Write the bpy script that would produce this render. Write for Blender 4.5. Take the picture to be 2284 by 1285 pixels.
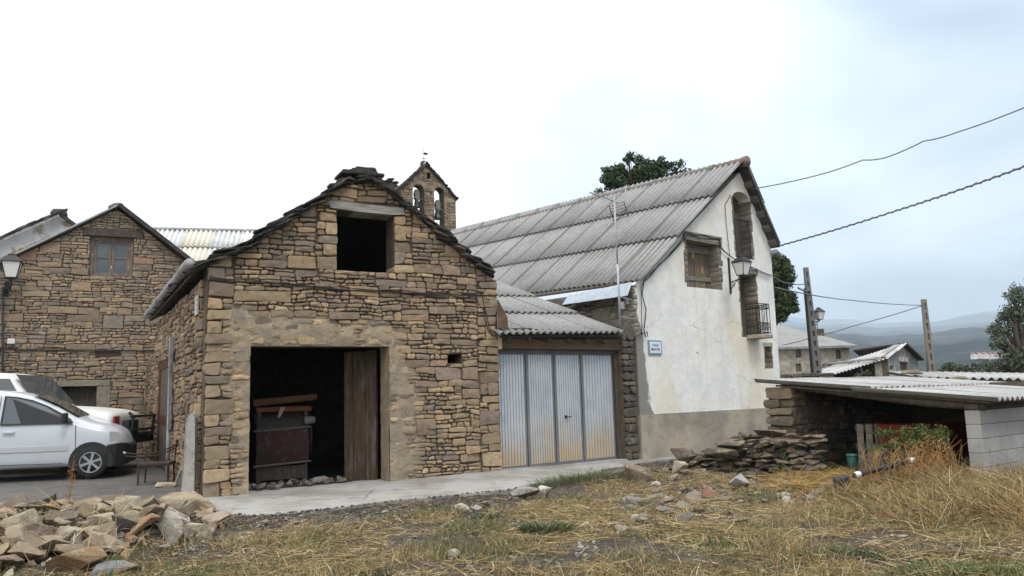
import bpy, bmesh, math, random
import numpy as np
from mathutils import Vector, noise as mnoise
from mathutils.geometry import delaunay_2d_cdt

for _o in list(bpy.data.objects):
    bpy.data.objects.remove(_o)
SC = bpy.context.scene
COL = SC.collection
R = math.radians

# ------------------------------------------------------------------ camera
FPX, CX, CY = 1780.0, 1142.0, 642.5          # focal length and centre in photo pixels (2284 x 1285)
PITCH = math.atan((885 - 642.5) / FPX)
ROLL = 0.030
EYE = 1.4
_f = Vector((0, math.cos(PITCH), math.sin(PITCH)))
_r0 = Vector((1, 0, 0))
_u0 = _r0.cross(_f)
CR = math.cos(ROLL) * _r0 - math.sin(ROLL) * _u0
CU = math.sin(ROLL) * _r0 + math.cos(ROLL) * _u0
cam_d = bpy.data.cameras.new('camera')
cam_d.sensor_width = 36.0
cam_d.lens = 36.0 * FPX / 2284.0
cam_d.clip_start = 0.05
cam_d.clip_end = 20000
cam = bpy.data.objects.new('camera', cam_d)
COL.objects.link(cam)
from mathutils import Matrix
_m = Matrix((CR, CU, -_f)).transposed().to_4x4()
_m.translation = (0, 0, EYE)
cam.matrix_world = _m
SC.camera = cam

# ------------------------------------------------------------------ world: overcast sky
SUN_EL, SUN_AZ = 58.0, 150.0                  # azimuth clockwise from +Y (behind the camera, to the right)
W = bpy.data.worlds.new('World')
SC.world = W
W.use_nodes = True
nt = W.node_tree
nt.nodes.clear()
def _n(t, **k):
    x = nt.nodes.new(t)
    for a, b in k.items():
        setattr(x, a, b)
    return x
wout = _n('ShaderNodeOutputWorld')
sky = _n('ShaderNodeTexSky', sky_type='NISHITA')
sky.sun_disc = False
sky.sun_elevation = R(SUN_EL)
sky.sun_rotation = R(SUN_AZ)
bg1 = _n('ShaderNodeBackground')
bg1.inputs[1].default_value = 0.10
nt.links.new(sky.outputs[0], bg1.inputs[0])
tc = _n('ShaderNodeTexCoord')
sep = _n('ShaderNodeSeparateXYZ')
nt.links.new(tc.outputs['Generated'], sep.inputs[0])
def wmath(op, a, b=None, clamp=False):
    x = _n('ShaderNodeMath', operation=op, use_clamp=clamp)
    for i, v in enumerate((a, b)):
        if v is None:
            continue
        if isinstance(v, (int, float)):
            x.inputs[i].default_value = v
        else:
            nt.links.new(v, x.inputs[i])
    return x.outputs[0]
elev = wmath('MAXIMUM', sep.outputs[2], 0.0)
grad = wmath('ADD', wmath('MULTIPLY', elev, 1.45), 0.86)      # overcast: zenith brighter than the horizon
# cloud sheet projected on a plane above: vector = dir.xy / (z + 0.25)
dz = wmath('ADD', elev, 0.28)
cmb = _n('ShaderNodeCombineXYZ')
nt.links.new(wmath('DIVIDE', sep.outputs[0], dz), cmb.inputs[0])
nt.links.new(wmath('DIVIDE', sep.outputs[1], dz), cmb.inputs[1])
nz = _n('ShaderNodeTexNoise')
nz.inputs['Scale'].default_value = 0.85
nz.inputs['Detail'].default_value = 4.0
nz.inputs['Roughness'].default_value = 0.5
nz.inputs['Distortion'].default_value = 0.35
nt.links.new(cmb.outputs[0], nz.inputs['Vector'])
# a darker bank of cloud lies to the east (right of the view)
bank = wmath('MULTIPLY', sep.outputs[0], 0.95)
mask = wmath('ADD', wmath('SUBTRACT', wmath('MULTIPLY', nz.outputs[0], 1.7), 0.33), bank)
mask = wmath('SUBTRACT', mask, wmath('MULTIPLY', elev, 0.30))
ramp = _n('ShaderNodeValToRGB')
ramp.color_ramp.elements[0].position = 0.46
ramp.color_ramp.elements[0].color = (1.0, 1.0, 1.0, 1)
ramp.color_ramp.elements[1].position = 1.0
ramp.color_ramp.elements[1].color = (0.24, 0.31, 0.39, 1)
e = ramp.color_ramp.elements.new(0.64)
e.color = (0.68, 0.77, 0.85, 1)
nt.links.new(mask, ramp.inputs[0])
bg2 = _n('ShaderNodeBackground')
nt.links.new(ramp.outputs[0], bg2.inputs[0])
nt.links.new(wmath('MULTIPLY', grad, 1.05), bg2.inputs[1])
mixs = _n('ShaderNodeMixShader')
mixs.inputs[0].default_value = 0.93
nt.links.new(bg1.outputs[0], mixs.inputs[1])
nt.links.new(bg2.outputs[0], mixs.inputs[2])
nt.links.new(mixs.outputs[0], wout.inputs[0])

sun_d = bpy.data.lights.new('sun', 'SUN')
sun_d.energy = 1.1
sun_d.angle = R(16)
sun_d.color = (1.0, 0.955, 0.90)
sun = bpy.data.objects.new('sun', sun_d)
COL.objects.link(sun)
_sd = Vector((math.sin(R(SUN_AZ)) * math.cos(R(SUN_EL)), math.cos(R(SUN_AZ)) * math.cos(R(SUN_EL)), math.sin(R(SUN_EL))))
sun.rotation_euler = _sd.to_track_quat('Z', 'Y').to_euler()
sun.location = (0, -20, 40)

SC.view_settings.view_transform = 'Standard'
SC.view_settings.look = 'None'
SC.view_settings.exposure = 0.42
SC.view_settings.gamma = 1.0
SC.cycles.use_denoising = True
SC.cycles.max_bounces = 6
SC.cycles.volume_bounces = 1

# ------------------------------------------------------------------ geometry helpers
def ray(px, py):
    return _f + CR * ((px - CX) / FPX) - CU * ((py - CY) / FPX)
def at(px, py, Y):
    d = ray(px, py)
    return Vector((0, 0, EYE)) + d * (Y / d.y)
def atz(px, py, z):
    d = ray(px, py)
    return Vector((0, 0, EYE)) + d * ((z - EYE) / d.z)

class Frame:
    """vertical wall plane: u along the wall, v up, w outwards"""
    def __init__(s, O, deg, flip=False):
        a = R(deg)
        s.O = Vector((O[0], O[1], 0))
        s.du = Vector((math.cos(a), math.sin(a), 0))
        s.n = Vector((math.sin(a), -math.cos(a), 0))
        if flip:
            s.n = -s.n
    def pt(s, u, v, w=0.0):
        return s.O + s.du * u + s.n * w + Vector((0, 0, v))
    def px(s, x, y, w=0.0):
        d = ray(x, y)
        o = Vector((0, 0, EYE))
        t = ((s.O + s.n * w - o).dot(s.n)) / d.dot(s.n)
        p = o + d * t
        return ((p - s.O).dot(s.du), p.z)

def wpos(o):
    v = Vector((0, 0, 0))
    while o is not None:
        v = v + o.location
        o = o.parent
    return v

class MB:
    """collects faces; build() links them as one mesh object"""
    def __init__(s):
        s.v, s.f, s.c = [], [], []
        s.tint = (1, 1, 1)
    def face(s, idx):
        s.f.append(idx); s.c.append(s.tint)
    def add(s, pts):
        b = len(s.v)
        s.v.extend([Vector(p) for p in pts])
        return b
    def poly(s, pts):
        b = s.add(pts)
        s.face(list(range(b, b + len(pts))))
    def box(s, a, ex, ey, ez):
        """corner a and three edge vectors"""
        a, ex, ey, ez = map(Vector, (a, ex, ey, ez))
        if ex.cross(ey).dot(ez) < 0:
            ex, ey = ey, ex
        b = s.add([a, a + ex, a + ex + ey, a + ey, a + ez, a + ex + ez, a + ex + ey + ez, a + ey + ez])
        for q in ((0, 3, 2, 1), (4, 5, 6, 7), (0, 1, 5, 4), (1, 2, 6, 5), (2, 3, 7, 6), (3, 0, 4, 7)):
            s.face([b + i for i in q])
    def fbox(s, F, u0, u1, v0, v1, w0, w1):
        s.box(F.pt(u0, v0, w0), F.du * (u1 - u0), F.n * (w1 - w0), Vector((0, 0, v1 - v0)))
    def bar(s, p, q, r1, r2=None, seg=8, cap=True):
        """tapered round bar"""
        p, q = Vector(p), Vector(q)
        r2 = r1 if r2 is None else r2
        s.tube([p, q], [r1, r2], seg, cap)
    def tube(s, pts, rad, seg=8, cap=True):
        pts = [Vector(p) for p in pts]
        if isinstance(rad, (int, float)):
            rad = [rad] * len(pts)
        rings = []
        up = None
        for i, p in enumerate(pts):
            t = (pts[min(i + 1, len(pts) - 1)] - pts[max(i - 1, 0)]).normalized()
            if up is None:
                up = Vector((0, 0, 1)) if abs(t.z) < 0.9 else Vector((1, 0, 0))
            x = t.cross(up)
            if x.length < 1e-4:
                x = t.cross(Vector((0.3, 1, 0.2)))
            x.normalize()
            y = x.cross(t).normalized()
            up = y
            rings.append(s.add([p + (x * math.cos(2 * math.pi * k / seg) + y * math.sin(2 * math.pi * k / seg)) * rad[i] for k in range(seg)]))
        for a, b in zip(rings, rings[1:]):
            for k in range(seg):
                s.face([a + k, a + (k + 1) % seg, b + (k + 1) % seg, b + k])
        if cap:
            s.face([rings[0] + k for k in range(seg)][::-1])
            s.face([rings[-1] + k for k in range(seg)])
    def prism(s, P, outline, holes=(), w0=0.0, w1=-0.4):
        """extruded outline with holes; P maps (u, v, w) to a point; solid between w0 (front) and w1 (back)"""
        loops = [[Vector((a, b, 0)) for a, b in outline]] + [[Vector((a, b, 0)) for a, b in h] for h in holes]
        flat = [p for l in loops for p in l]
        ed, k0 = [], 0
        for l in loops:
            ed += [(k0 + i, k0 + (i + 1) % len(l)) for i in range(len(l))]
            k0 += len(l)
        res = delaunay_2d_cdt([p.to_2d() for p in flat], ed, [], 0, 1e-7)
        remap = []
        for i_, o_ in enumerate(res[3]):
            if o_:
                remap.append(o_[0])
            else:
                remap.append(len(flat)); flat.append(res[0][i_].to_3d())
        def inside(l, x, y):
            c = False
            for i in range(len(l)):
                a, b = l[i - 1], l[i]
                if (a.y > y) != (b.y > y) and x < (b.x - a.x) * (y - a.y) / (b.y - a.y) + a.x:
                    c = not c
            return c
        tris = []
        for f in res[2]:
            cx = sum(res[0][i].x for i in f) / 3; cy = sum(res[0][i].y for i in f) / 3
            if inside(loops[0], cx, cy) and not any(inside(h, cx, cy) for h in loops[1:]):
                tris.append([remap[i] for i in f])
        bf = s.add([P(p.x, p.y, w0) for p in flat])
        bb = s.add([P(p.x, p.y, w1) for p in flat])
        nref = (P(0, 0, w0) - P(0, 0, w1))
        for t in tris:
            a, b, c = [s.v[bf + i] for i in t]
            t = list(t)
            if (b - a).cross(c - a).dot(nref) < 0:
                t.reverse()
            s.face([bf + i for i in t])
            s.face([bb + i for i in reversed(t)])
        k = 0
        for l in loops:
            m = len(l)
            for i in range(m):
                j = (i + 1) % m
                s.face([bf + k + i, bf + k + j, bb + k + j, bb + k + i])
            k += m
    def build(s, name, mat, parent=None, smooth=False, tint=True, label=None, origin=None, sub=0):
        if not s.v:
            return None
        n = len(s.v)
        co = np.array([tuple(v) for v in s.v], dtype=np.float64)
        c = Vector((co.min(0) + co.max(0)) / 2) if origin is None else Vector(origin)
        me = bpy.data.meshes.new(name)
        me.from_pydata((co - np.array(c)).tolist(), [], s.f)
        if tint:
            at_ = me.color_attributes.new('tint', 'FLOAT_COLOR', 'CORNER')
            cols = np.ones((len(me.loops), 4), dtype=np.float32)
            lens = np.array([len(f) for f in s.f])
            cols[:, :3] = np.repeat(np.array(s.c, dtype=np.float32), lens, axis=0)
            at_.data.foreach_set('color', cols.ravel())
        if smooth:
            me.polygons.foreach_set('use_smooth', np.ones(len(me.polygons), dtype=bool))
        me.update()
        o = bpy.data.objects.new(name, me)
        o.location = c - wpos(parent)
        if parent is not None:
            o.parent = parent
        if mat is not None:
            me.materials.append(mat)
        COL.objects.link(o)
        if label:
            o['label'] = label
        if sub:
            m = o.modifiers.new('sub', 'SUBSURF')
            m.levels = m.render_levels = sub
        return o
def fix_normals(o):
    bm = bmesh.new(); bm.from_mesh(o.data)
    bmesh.ops.recalc_face_normals(bm, faces=bm.faces)
    bm.to_mesh(o.data); bm.free()
    return o

def bevel(o, w=0.01, seg=2):
    m = o.modifiers.new('bevel', 'BEVEL')
    m.width = w; m.segments = seg; m.limit_method = 'ANGLE'; m.angle_limit = R(35)
    return o

def tag(o, label, cat, group=None):
    o['label'] = label; o['category'] = cat
    if group:
        o['group'] = group
    return o
def thing(name, loc, label, cat, group=None):
    o = bpy.data.objects.new(name, None)
    o.empty_display_size = 0.2
    o.location = loc
    COL.objects.link(o)
    return tag(o, label, cat, group)
def structure(o):
    o['kind'] = 'structure'
    return o
def stuff(o, label=None, cat=None):
    o['kind'] = 'stuff'
    if label:
        o['label'] = label
    if cat:
        o['category'] = cat
    return o

def copy_of(o, name=None, parent=None, loc=None, rot=None, scale=None):
    c = o.copy()
    if name:
        c.name = name
    COL.objects.link(c)
    c.parent = parent
    if loc is not None:
        c.location = Vector(loc) - (wpos(parent) if parent else Vector((0, 0, 0)))
    if rot is not None:
        c.rotation_euler = rot
    if scale is not None:
        c.scale = scale
    return c

# ------------------------------------------------------------------ materials
def material(name, col=(0.5, 0.5, 0.5), rough=0.9, layers=(), bumps=(), tint=False, metal=0.0, spec=0.25, emit=None, trans=None, coords='pos', objrand=0.0, cracks=None):
    """layers: (colour, scale, lo, hi, strength, (sx,sy,sz), detail) noise patches mixed over the base;
       bumps: (scale, strength, distance, (sx,sy,sz))"""
    m = bpy.data.materials.new(name)
    m.use_nodes = True
    t = m.node_tree
    t.nodes.clear()
    N = t.nodes.new
    L = t.links.new
    out = N('ShaderNodeOutputMaterial')
    bs = N('ShaderNodeBsdfPrincipled')
    L(bs.outputs[0], out.inputs[0])
    bs.inputs['Roughness'].default_value = rough
    bs.inputs['Metallic'].default_value = metal
    bs.inputs['Specular IOR Level'].default_value = spec
    if coords == 'pos':
        g = N('ShaderNodeNewGeometry').outputs['Position']
    else:
        g = N('ShaderNodeTexCoord').outputs['Object']
    def mapped(sc):
        if tuple(sc) == (1, 1, 1):
            return g
        mp = N('ShaderNodeMapping')
        mp.inputs['Scale'].default_value = sc
        L(g, mp.inputs[0])
        return mp.outputs[0]
    if tint is True:
        a = N('ShaderNodeAttribute'); a.attribute_name = 'tint'
        mx = N('ShaderNodeMix'); mx.data_type = 'RGBA'; mx.blend_type = 'MULTIPLY'
        mx.inputs[0].default_value = 1.0
        mx.inputs[6].default_value = (*col, 1)
        L(a.outputs['Color'], mx.inputs[7])
        cur = mx.outputs[2]
    else:
        rgb = N('ShaderNodeRGB'); rgb.outputs[0].default_value = (*col, 1)
        cur = rgb.outputs[0]
    if objrand:
        oi = N('ShaderNodeObjectInfo')
        mr = N('ShaderNodeMapRange')
        mr.inputs[3].default_value = 1 - objrand; mr.inputs[4].default_value = 1 + objrand
        L(oi.outputs['Random'], mr.inputs[0])
        mx = N('ShaderNodeMix'); mx.data_type = 'RGBA'; mx.blend_type = 'MULTIPLY'
        mx.inputs[0].default_value = 1.0
        L(cur, mx.inputs[6]); L(mr.outputs[0], mx.inputs[7])
        cur = mx.outputs[2]
    for la in layers:
        c2, sc, lo, hi, st = la[:5]
        strt = la[5] if len(la) > 5 else (1, 1, 1)
        det = la[6] if len(la) > 6 else 5
        nzn = N('ShaderNodeTexNoise')
        nzn.inputs['Scale'].default_value = sc
        nzn.inputs['Detail'].default_value = det
        nzn.inputs['Roughness'].default_value = 0.6
        L(mapped(strt), nzn.inputs['Vector'])
        mr = N('ShaderNodeMapRange')
        mr.inputs[1].default_value = lo; mr.inputs[2].default_value = hi
        mr.inputs[4].default_value = st
        L(nzn.outputs[0], mr.inputs[0])
        mx = N('ShaderNodeMix'); mx.data_type = 'RGBA'
        L(mr.outputs[0], mx.inputs[0]); L(cur, mx.inputs[6])
        mx.inputs[7].default_value = (*c2, 1)
        cur = mx.outputs[2]
    if cracks:
        vs, wdt, cc = cracks
        nzn = N('ShaderNodeTexNoise'); nzn.inputs['Scale'].default_value = 3.0; nzn.inputs['Detail'].default_value = 5
        L(g, nzn.inputs['Vector'])
        mv = N('ShaderNodeMix'); mv.data_type = 'VECTOR'; mv.inputs[0].default_value = 0.12
        L(g, mv.inputs[4]); L(nzn.outputs['Color'], mv.inputs[5])
        vo = N('ShaderNodeTexVoronoi'); vo.feature = 'DISTANCE_TO_EDGE'; vo.inputs['Scale'].default_value = vs
        L(mv.outputs[1], vo.inputs['Vector'])
        mr = N('ShaderNodeMapRange'); mr.inputs[1].default_value = wdt; mr.inputs[2].default_value = 0.0; mr.inputs[4].default_value = 0.75
        L(vo.outputs['Distance'], mr.inputs[0])
        n2 = N('ShaderNodeTexNoise'); n2.inputs['Scale'].default_value = 0.8; L(g, n2.inputs['Vector'])
        m2 = N('ShaderNodeMapRange'); m2.inputs[1].default_value = 0.45; m2.inputs[2].default_value = 0.6; L(n2.outputs[0], m2.inputs[0])
        mm = N('ShaderNodeMath'); mm.operation = 'MULTIPLY'; L(mr.outputs[0], mm.inputs[0]); L(m2.outputs[0], mm.inputs[1])
        mx = N('ShaderNodeMix'); mx.data_type = 'RGBA'; L(mm.outputs[0], mx.inputs[0]); L(cur, mx.inputs[6]); mx.inputs[7].default_value = (*cc, 1)
        cur = mx.outputs[2]
    if tint == 'over':
        a = N('ShaderNodeAttribute'); a.attribute_name = 'tint'
        mx = N('ShaderNodeMix'); mx.data_type = 'RGBA'; mx.blend_type = 'MULTIPLY'
        mx.inputs[0].default_value = 1.0
        L(cur, mx.inputs[6]); L(a.outputs['Color'], mx.inputs[7])
        cur = mx.outputs[2]
    L(cur, bs.inputs['Base Color'])
    prev = None
    for b in bumps:
        sc, st, dist = b[:3]
        nzn = N('ShaderNodeTexNoise')
        nzn.inputs['Scale'].default_value = sc
        nzn.inputs['Detail'].default_value = 6
        nzn.inputs['Roughness'].default_value = 0.65
        L(mapped(b[3] if len(b) > 3 else (1, 1, 1)), nzn.inputs['Vector'])
        bp = N('ShaderNodeBump')
        bp.inputs['Strength'].default_value = st
        bp.inputs['Distance'].default_value = dist
        L(nzn.outputs[0], bp.inputs['Height'])
        if prev is not None:
            L(prev, bp.inputs['Normal'])
        prev = bp.outputs[0]
    if prev is not None:
        L(prev, bs.inputs['Normal'])
    if emit:
        bs.inputs['Emission Color'].default_value = (*emit[0], 1)
        bs.inputs['Emission Strength'].default_value = emit[1]
    if trans:
        bs.inputs['Transmission Weight'].default_value = trans
    return m

MAT = {}
MAT['stone'] = material('stone', (1, 1, 1), 0.92, tint=True,
    layers=[((0.12, 0.092, 0.06), 9, 0.50, 0.72, 0.55), ((0.45, 0.325, 0.20), 4, 0.54, 0.72, 0.5), ((0.13, 0.118, 0.105), 1.3, 0.50, 0.70, 0.35), ((0.30, 0.22, 0.12), 17, 0.52, 0.7, 0.4)],
    bumps=[(11, 0.7, 0.035), (55, 0.5, 0.008)])
MAT['mortar'] = material('mortar', (0.115, 0.09, 0.064), 0.95, layers=[((0.06, 0.048, 0.034), 6, 0.45, 0.65, 0.8), ((0.2, 0.16, 0.11), 2, 0.55, 0.7, 0.5)], bumps=[(25, 0.8, 0.02)])
MAT['plaster_old'] = material('plaster_old', (0.33, 0.262, 0.172), 0.95,
    layers=[((0.20, 0.17, 0.13), 3.0, 0.46, 0.66, 0.75), ((0.44, 0.36, 0.25), 7, 0.52, 0.70, 0.6), ((0.16, 0.15, 0.13), 1.1, 0.5, 0.68, 0.6), ((0.52, 0.45, 0.33), 26, 0.6, 0.72, 0.5)],
    bumps=[(9, 0.7, 0.03), (34, 0.7, 0.012)])
MAT['slate'] = material('slate', (1, 1, 1), 0.9, tint=True, layers=[((0.025, 0.024, 0.022), 4, 0.45, 0.65, 0.6), ((0.17, 0.16, 0.13), 14, 0.58, 0.75, 0.5)], bumps=[(18, 0.6, 0.012), (70, 0.3, 0.004)])
MAT['wood_grey'] = material('wood_grey', (0.23, 0.205, 0.175), 0.9, layers=[((0.09, 0.075, 0.06), 3, 0.45, 0.65, 0.8, (1, 1, 9)), ((0.38, 0.35, 0.31), 5, 0.55, 0.7, 0.5, (1, 1, 12))], bumps=[(8, 0.7, 0.012, (1, 1, 12))])
MAT['wood_brown'] = material('wood_brown', (0.105, 0.062, 0.036), 0.85, layers=[((0.05, 0.03, 0.02), 4, 0.45, 0.65, 0.8, (5, 5, 1)), ((0.2, 0.17, 0.14), 3, 0.55, 0.72, 0.7, (6, 6, 1))], bumps=[(9, 0.6, 0.01, (10, 10, 1))])
MAT['wood_dark'] = material('wood_dark', (0.075, 0.06, 0.047), 0.9, layers=[((0.16, 0.14, 0.12), 4, 0.5, 0.7, 0.6, (4, 4, 1))], bumps=[(9, 0.6, 0.01, (8, 8, 1))])
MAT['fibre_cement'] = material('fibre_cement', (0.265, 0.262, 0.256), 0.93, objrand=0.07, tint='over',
    layers=[((0.19, 0.185, 0.175), 14, 0.46, 0.68, 0.75), ((0.43, 0.425, 0.41), 33, 0.52, 0.68, 0.5), ((0.16, 0.155, 0.145), 1.1, 0.48, 0.72, 0.55), ((0.33, 0.31, 0.24), 4, 0.55, 0.7, 0.35)],
    bumps=[(45, 0.35, 0.006)])
MAT['white_plaster'] = None
MAT['iron'] = material('iron', (0.022, 0.021, 0.021), 0.6, spec=0.4, layers=[((0.06, 0.04, 0.03), 20, 0.5, 0.7, 0.4)])
MAT['cable'] = material('cable', (0.03, 0.029, 0.028), 0.7)
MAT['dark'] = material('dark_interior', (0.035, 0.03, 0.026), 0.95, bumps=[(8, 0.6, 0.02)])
MAT['concrete'] = material('concrete', (0.335, 0.32, 0.295), 0.93, layers=[((0.33, 0.32, 0.30), 1.6, 0.42, 0.66, 0.85), ((0.24, 0.23, 0.21), 5, 0.54, 0.72, 0.6), ((0.42, 0.41, 0.39), 13, 0.55, 0.72, 0.5), ((0.20, .175, .145), 0.9, .46, .60, .7), ((0.17, .15, .125), 3.5, .56, .68, .6)], cracks=(0.55, 0.012, (0.10, .09, .075)), bumps=[(30, 0.6, 0.01), (4, 0.5, 0.04)])
MAT['asphalt'] = material('asphalt', (0.105, 0.099, 0.090), 0.93, layers=[((0.065, 0.063, 0.06), 1.2, 0.45, 0.66, 0.8), ((0.19, 0.185, 0.175), 4, 0.52, 0.7, 0.6), ((0.24, 0.23, 0.215), 90, 0.56, 0.7, 0.5)], bumps=[(60, 0.5, 0.01), (6, 0.4, 0.03)])
MAT['glass_lamp'] = material('glass_lamp', (0.72, 0.71, 0.66), 0.35, spec=0.4)
MAT['galvanised'] = material('galvanised', (0.44, 0.46, 0.48), 0.55, metal=0.35, layers=[((0.3, 0.32, 0.34), 6, 0.45, 0.65, 0.6)])
MAT['pvc_grey'] = material('pvc_grey', (0.30, 0.30, 0.295), 0.6, layers=[((0.12, 0.115, 0.11), 3, 0.5, 0.66, 0.7), ((0.42, 0.42, 0.41), 7, 0.55, 0.7, 0.5)])

# ------------------------------------------------------------------ masonry
def jit(rng, a):
    return rng.uniform(-a, a)

def partition(u0, u1, v0, v1, rng, size=1.0):
    """irregular courses of rubble: list of (u0, u1, v0, v1)"""
    out = []
    def split(a, b, c, d, lv):
        w, h = b - a, d - c
        r = rng.random()
        if h > 0.25 * size:
            if w < 0.62 * size and r < 0.28:
                out.append((a, b, c, d)); return
            m = c + h * rng.uniform(0.36, 0.64)
            split(a, b, c, m, lv + 1); split(a, b, m, d, lv + 1); return
        if h > 0.135 * size and r < 0.58 and w > 0.16 * size:
            m = c + h * rng.uniform(0.36, 0.64)
            split(a, b, c, m, lv + 1); split(a, b, m, d, lv + 1); return
        lim = rng.uniform(1.9, 5.8) * max(h, 0.075 * size)
        if w > lim and w > 0.17 * size:
            m = a + w * rng.uniform(0.33, 0.67)
            split(a, m, c, d, lv + 1); split(m, b, c, d, lv + 1); return
        out.append((a, b, c, d))
    v = v0
    while v < v1 - 1e-6:
        h = rng.choice((0.16, 0.21, 0.26, 0.32, 0.38)) * size * rng.uniform(0.9, 1.1)
        if v + h > v1 - 0.09 * size:
            h = v1 - v
        u = u0
        while u < u1 - 1e-6:
            w = rng.uniform(0.4, 1.25) * size
            if u + w > u1 - 0.22 * size:
                w = u1 - u
            split(u, u + w, v, v + h, 0)
            u += w
        v += h
    return out

def clip_halfplane(poly, nx, ny, d):
    """keep nx*u + ny*v <= d"""
    res = []
    for i in range(len(poly)):
        p, q = poly[i], poly[(i + 1) % len(poly)]
        a, b = nx * p[0] + ny * p[1] - d, nx * q[0] + ny * q[1] - d
        if a <= 0:
            res.append(p)
        if (a < 0 < b) or (b < 0 < a):
            t = a / (a - b)
            res.append((p[0] + (q[0] - p[0]) * t, p[1] + (q[1] - p[1]) * t))
    return res
def area(poly):
    return 0.5 * sum(poly[i][0] * poly[(i + 1) % len(poly)][1] - poly[(i + 1) % len(poly)][0] * poly[i][1] for i in range(len(poly)))

def cut_rect(rc, hole):
    """what is left of a rectangle beside a rectangular opening (largest remainder)"""
    a, b, c, d = rc
    A, B, C, D = hole
    if b <= A or a >= B or d <= C or c >= D:
        return rc
    opts = [(a, min(b, A), c, d), (max(a, B), b, c, d), (a, b, c, min(d, C)), (a, b, max(c, D), d)]
    opts = [o for o in opts if o[1] - o[0] > 0.05 and o[3] - o[2] > 0.03]
    return max(opts, key=lambda o: (o[1] - o[0]) * (o[3] - o[2])) if opts else None

def round_poly(poly, rng, gap, r, jitter):
    """inset, rounded and roughened outline (ccw)"""
    if area(poly) < 0:
        poly = poly[::-1]
    cx = sum(p[0] for p in poly) / len(poly); cy = sum(p[1] for p in poly) / len(poly)
    w = max(p[0] for p in poly) - min(p[0] for p in poly)
    h = max(p[1] for p in poly) - min(p[1] for p in poly)
    sx = max(0.3, 1 - 2 * gap / max(w, 1e-3)); sy = max(0.3, 1 - 2 * gap / max(h, 1e-3))
    P = [(cx + (x - cx) * sx + jit(rng, jitter), cy + (y - cy) * sy + jit(rng, jitter)) for x, y in poly]
    out = []
    m = len(P)
    for i in range(m):
        p0, p, q = P[i - 1], P[i], P[(i + 1) % m]
        def to(p, t, k):
            L = math.hypot(t[0] - p[0], t[1] - p[1])
            k = min(k * rng.uniform(0.6, 1.3), 0.38 * L) / max(L, 1e-4)
            return (p[0] + (t[0] - p[0]) * k, p[1] + (t[1] - p[1]) * k)
        out.append(to(p, p0, r)); out.append(to(p, q, r))
        L = math.hypot(q[0] - p[0], q[1] - p[1])
        if L > 4 * r and m <= 5:
            out.append(((p[0] + q[0]) / 2 + jit(rng, jitter), (p[1] + q[1]) / 2 + jit(rng, jitter)))
    return out

def stone_mesh(mb, P, poly, rng, out=0.02, back=-0.06, bev=0.012, tint=None, gap=0.006, bulge=0.008, jitter=0.011, r=0.02):
    w = max(p[0] for p in poly) - min(p[0] for p in poly)
    h = max(p[1] for p in poly) - min(p[1] for p in poly)
    r = min(r, 0.42 * min(w, h)); bev = min(bev, 0.3 * min(w, h)); jitter = min(jitter, 0.11 * min(w, h))
    o = round_poly(poly, rng, gap, r, jitter)
    n = len(o)
    cx = sum(p[0] for p in o) / n; cy = sum(p[1] for p in o) / n
    tx, ty = jit(rng, 0.09), jit(rng, 0.12)
    if tint is not None:
        mb.tint = tint
    hgt = lambda x, y: out + (x - cx) * tx + (y - cy) * ty
    ins = []
    for x, y in o:
        L = max(math.hypot(x - cx, y - cy), 1e-4)
        ins.append((x - (x - cx) / L * bev, y - (y - cy) / L * bev * 0.9))
    b0 = mb.add([P(x, y, back) for x, y in o])
    b1 = mb.add([P(x, y, hgt(x, y) - bev * rng.uniform(0.7, 1.2)) for x, y in o])
    b2 = mb.add([P(x, y, hgt(x, y) + jit(rng, 0.003)) for x, y in ins])
    b3 = mb.add([P(cx + jit(rng, 0.1) * w, cy + jit(rng, 0.1) * h, out + bulge * rng.uniform(0.2, 1.3))])
    for A, B in ((b0, b1), (b1, b2)):
        for k in range(n):
            j = (k + 1) % n
            mb.face([A + k, A + j, B + j, B + k])
    for k in range(n):
        mb.face([b2 + k, b2 + (k + 1) % n, b3])

PAL_BARN = [((0.31, 0.235, 0.15), 5), ((0.26, 0.20, 0.135), 5), ((0.37, 0.275, 0.17), 3.5), ((0.215, 0.175, 0.13), 4), ((0.205, 0.18, 0.15), 2.5), ((0.45, 0.345, 0.215), 1.6), ((0.16, 0.135, 0.11), 1.5), ((0.31, 0.21, 0.14), 0.5)]
PAL_HOUSE = [((0.25, 0.20, 0.14), 5), ((0.29, 0.225, 0.15), 4), ((0.21, 0.175, 0.135), 4), ((0.33, 0.25, 0.155), 2.5), ((0.19, 0.17, 0.145), 2.5), ((0.40, 0.31, 0.20), 0.8), ((0.30, 0.20, 0.14), 0.6)]
PAL_BARN = [(tuple(x * k for x, k in zip(c, (1.10, 1.05, 1.0))), w) for c, w in PAL_BARN]
PAL_HOUSE = [(tuple(x * k for x, k in zip(c, (1.08, 1.035, 1.0))), w) for c, w in PAL_HOUSE]
PAL_GREY = [((0.075, 0.07, 0.062), 4), ((0.11, 0.098, 0.08), 4), ((0.055, 0.053, 0.05), 3), ((0.16, 0.14, 0.105), 1.5)]
def pick(rng, pal, var=0.15):
    t = rng.random() * sum(w for _, w in pal)
    for c, w in pal:
        t -= w
        if t <= 0:
            break
    k = 1 + jit(rng, var)
    tot = sum(w for _, w in pal)
    mean = [sum(cc[i] * w for cc, w in pal) / tot for i in range(3)]
    return tuple(min(0.9, (x * 0.88 + m * 0.12) * k * (1 + jit(rng, 0.03))) for x, m in zip(c, mean))

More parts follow.
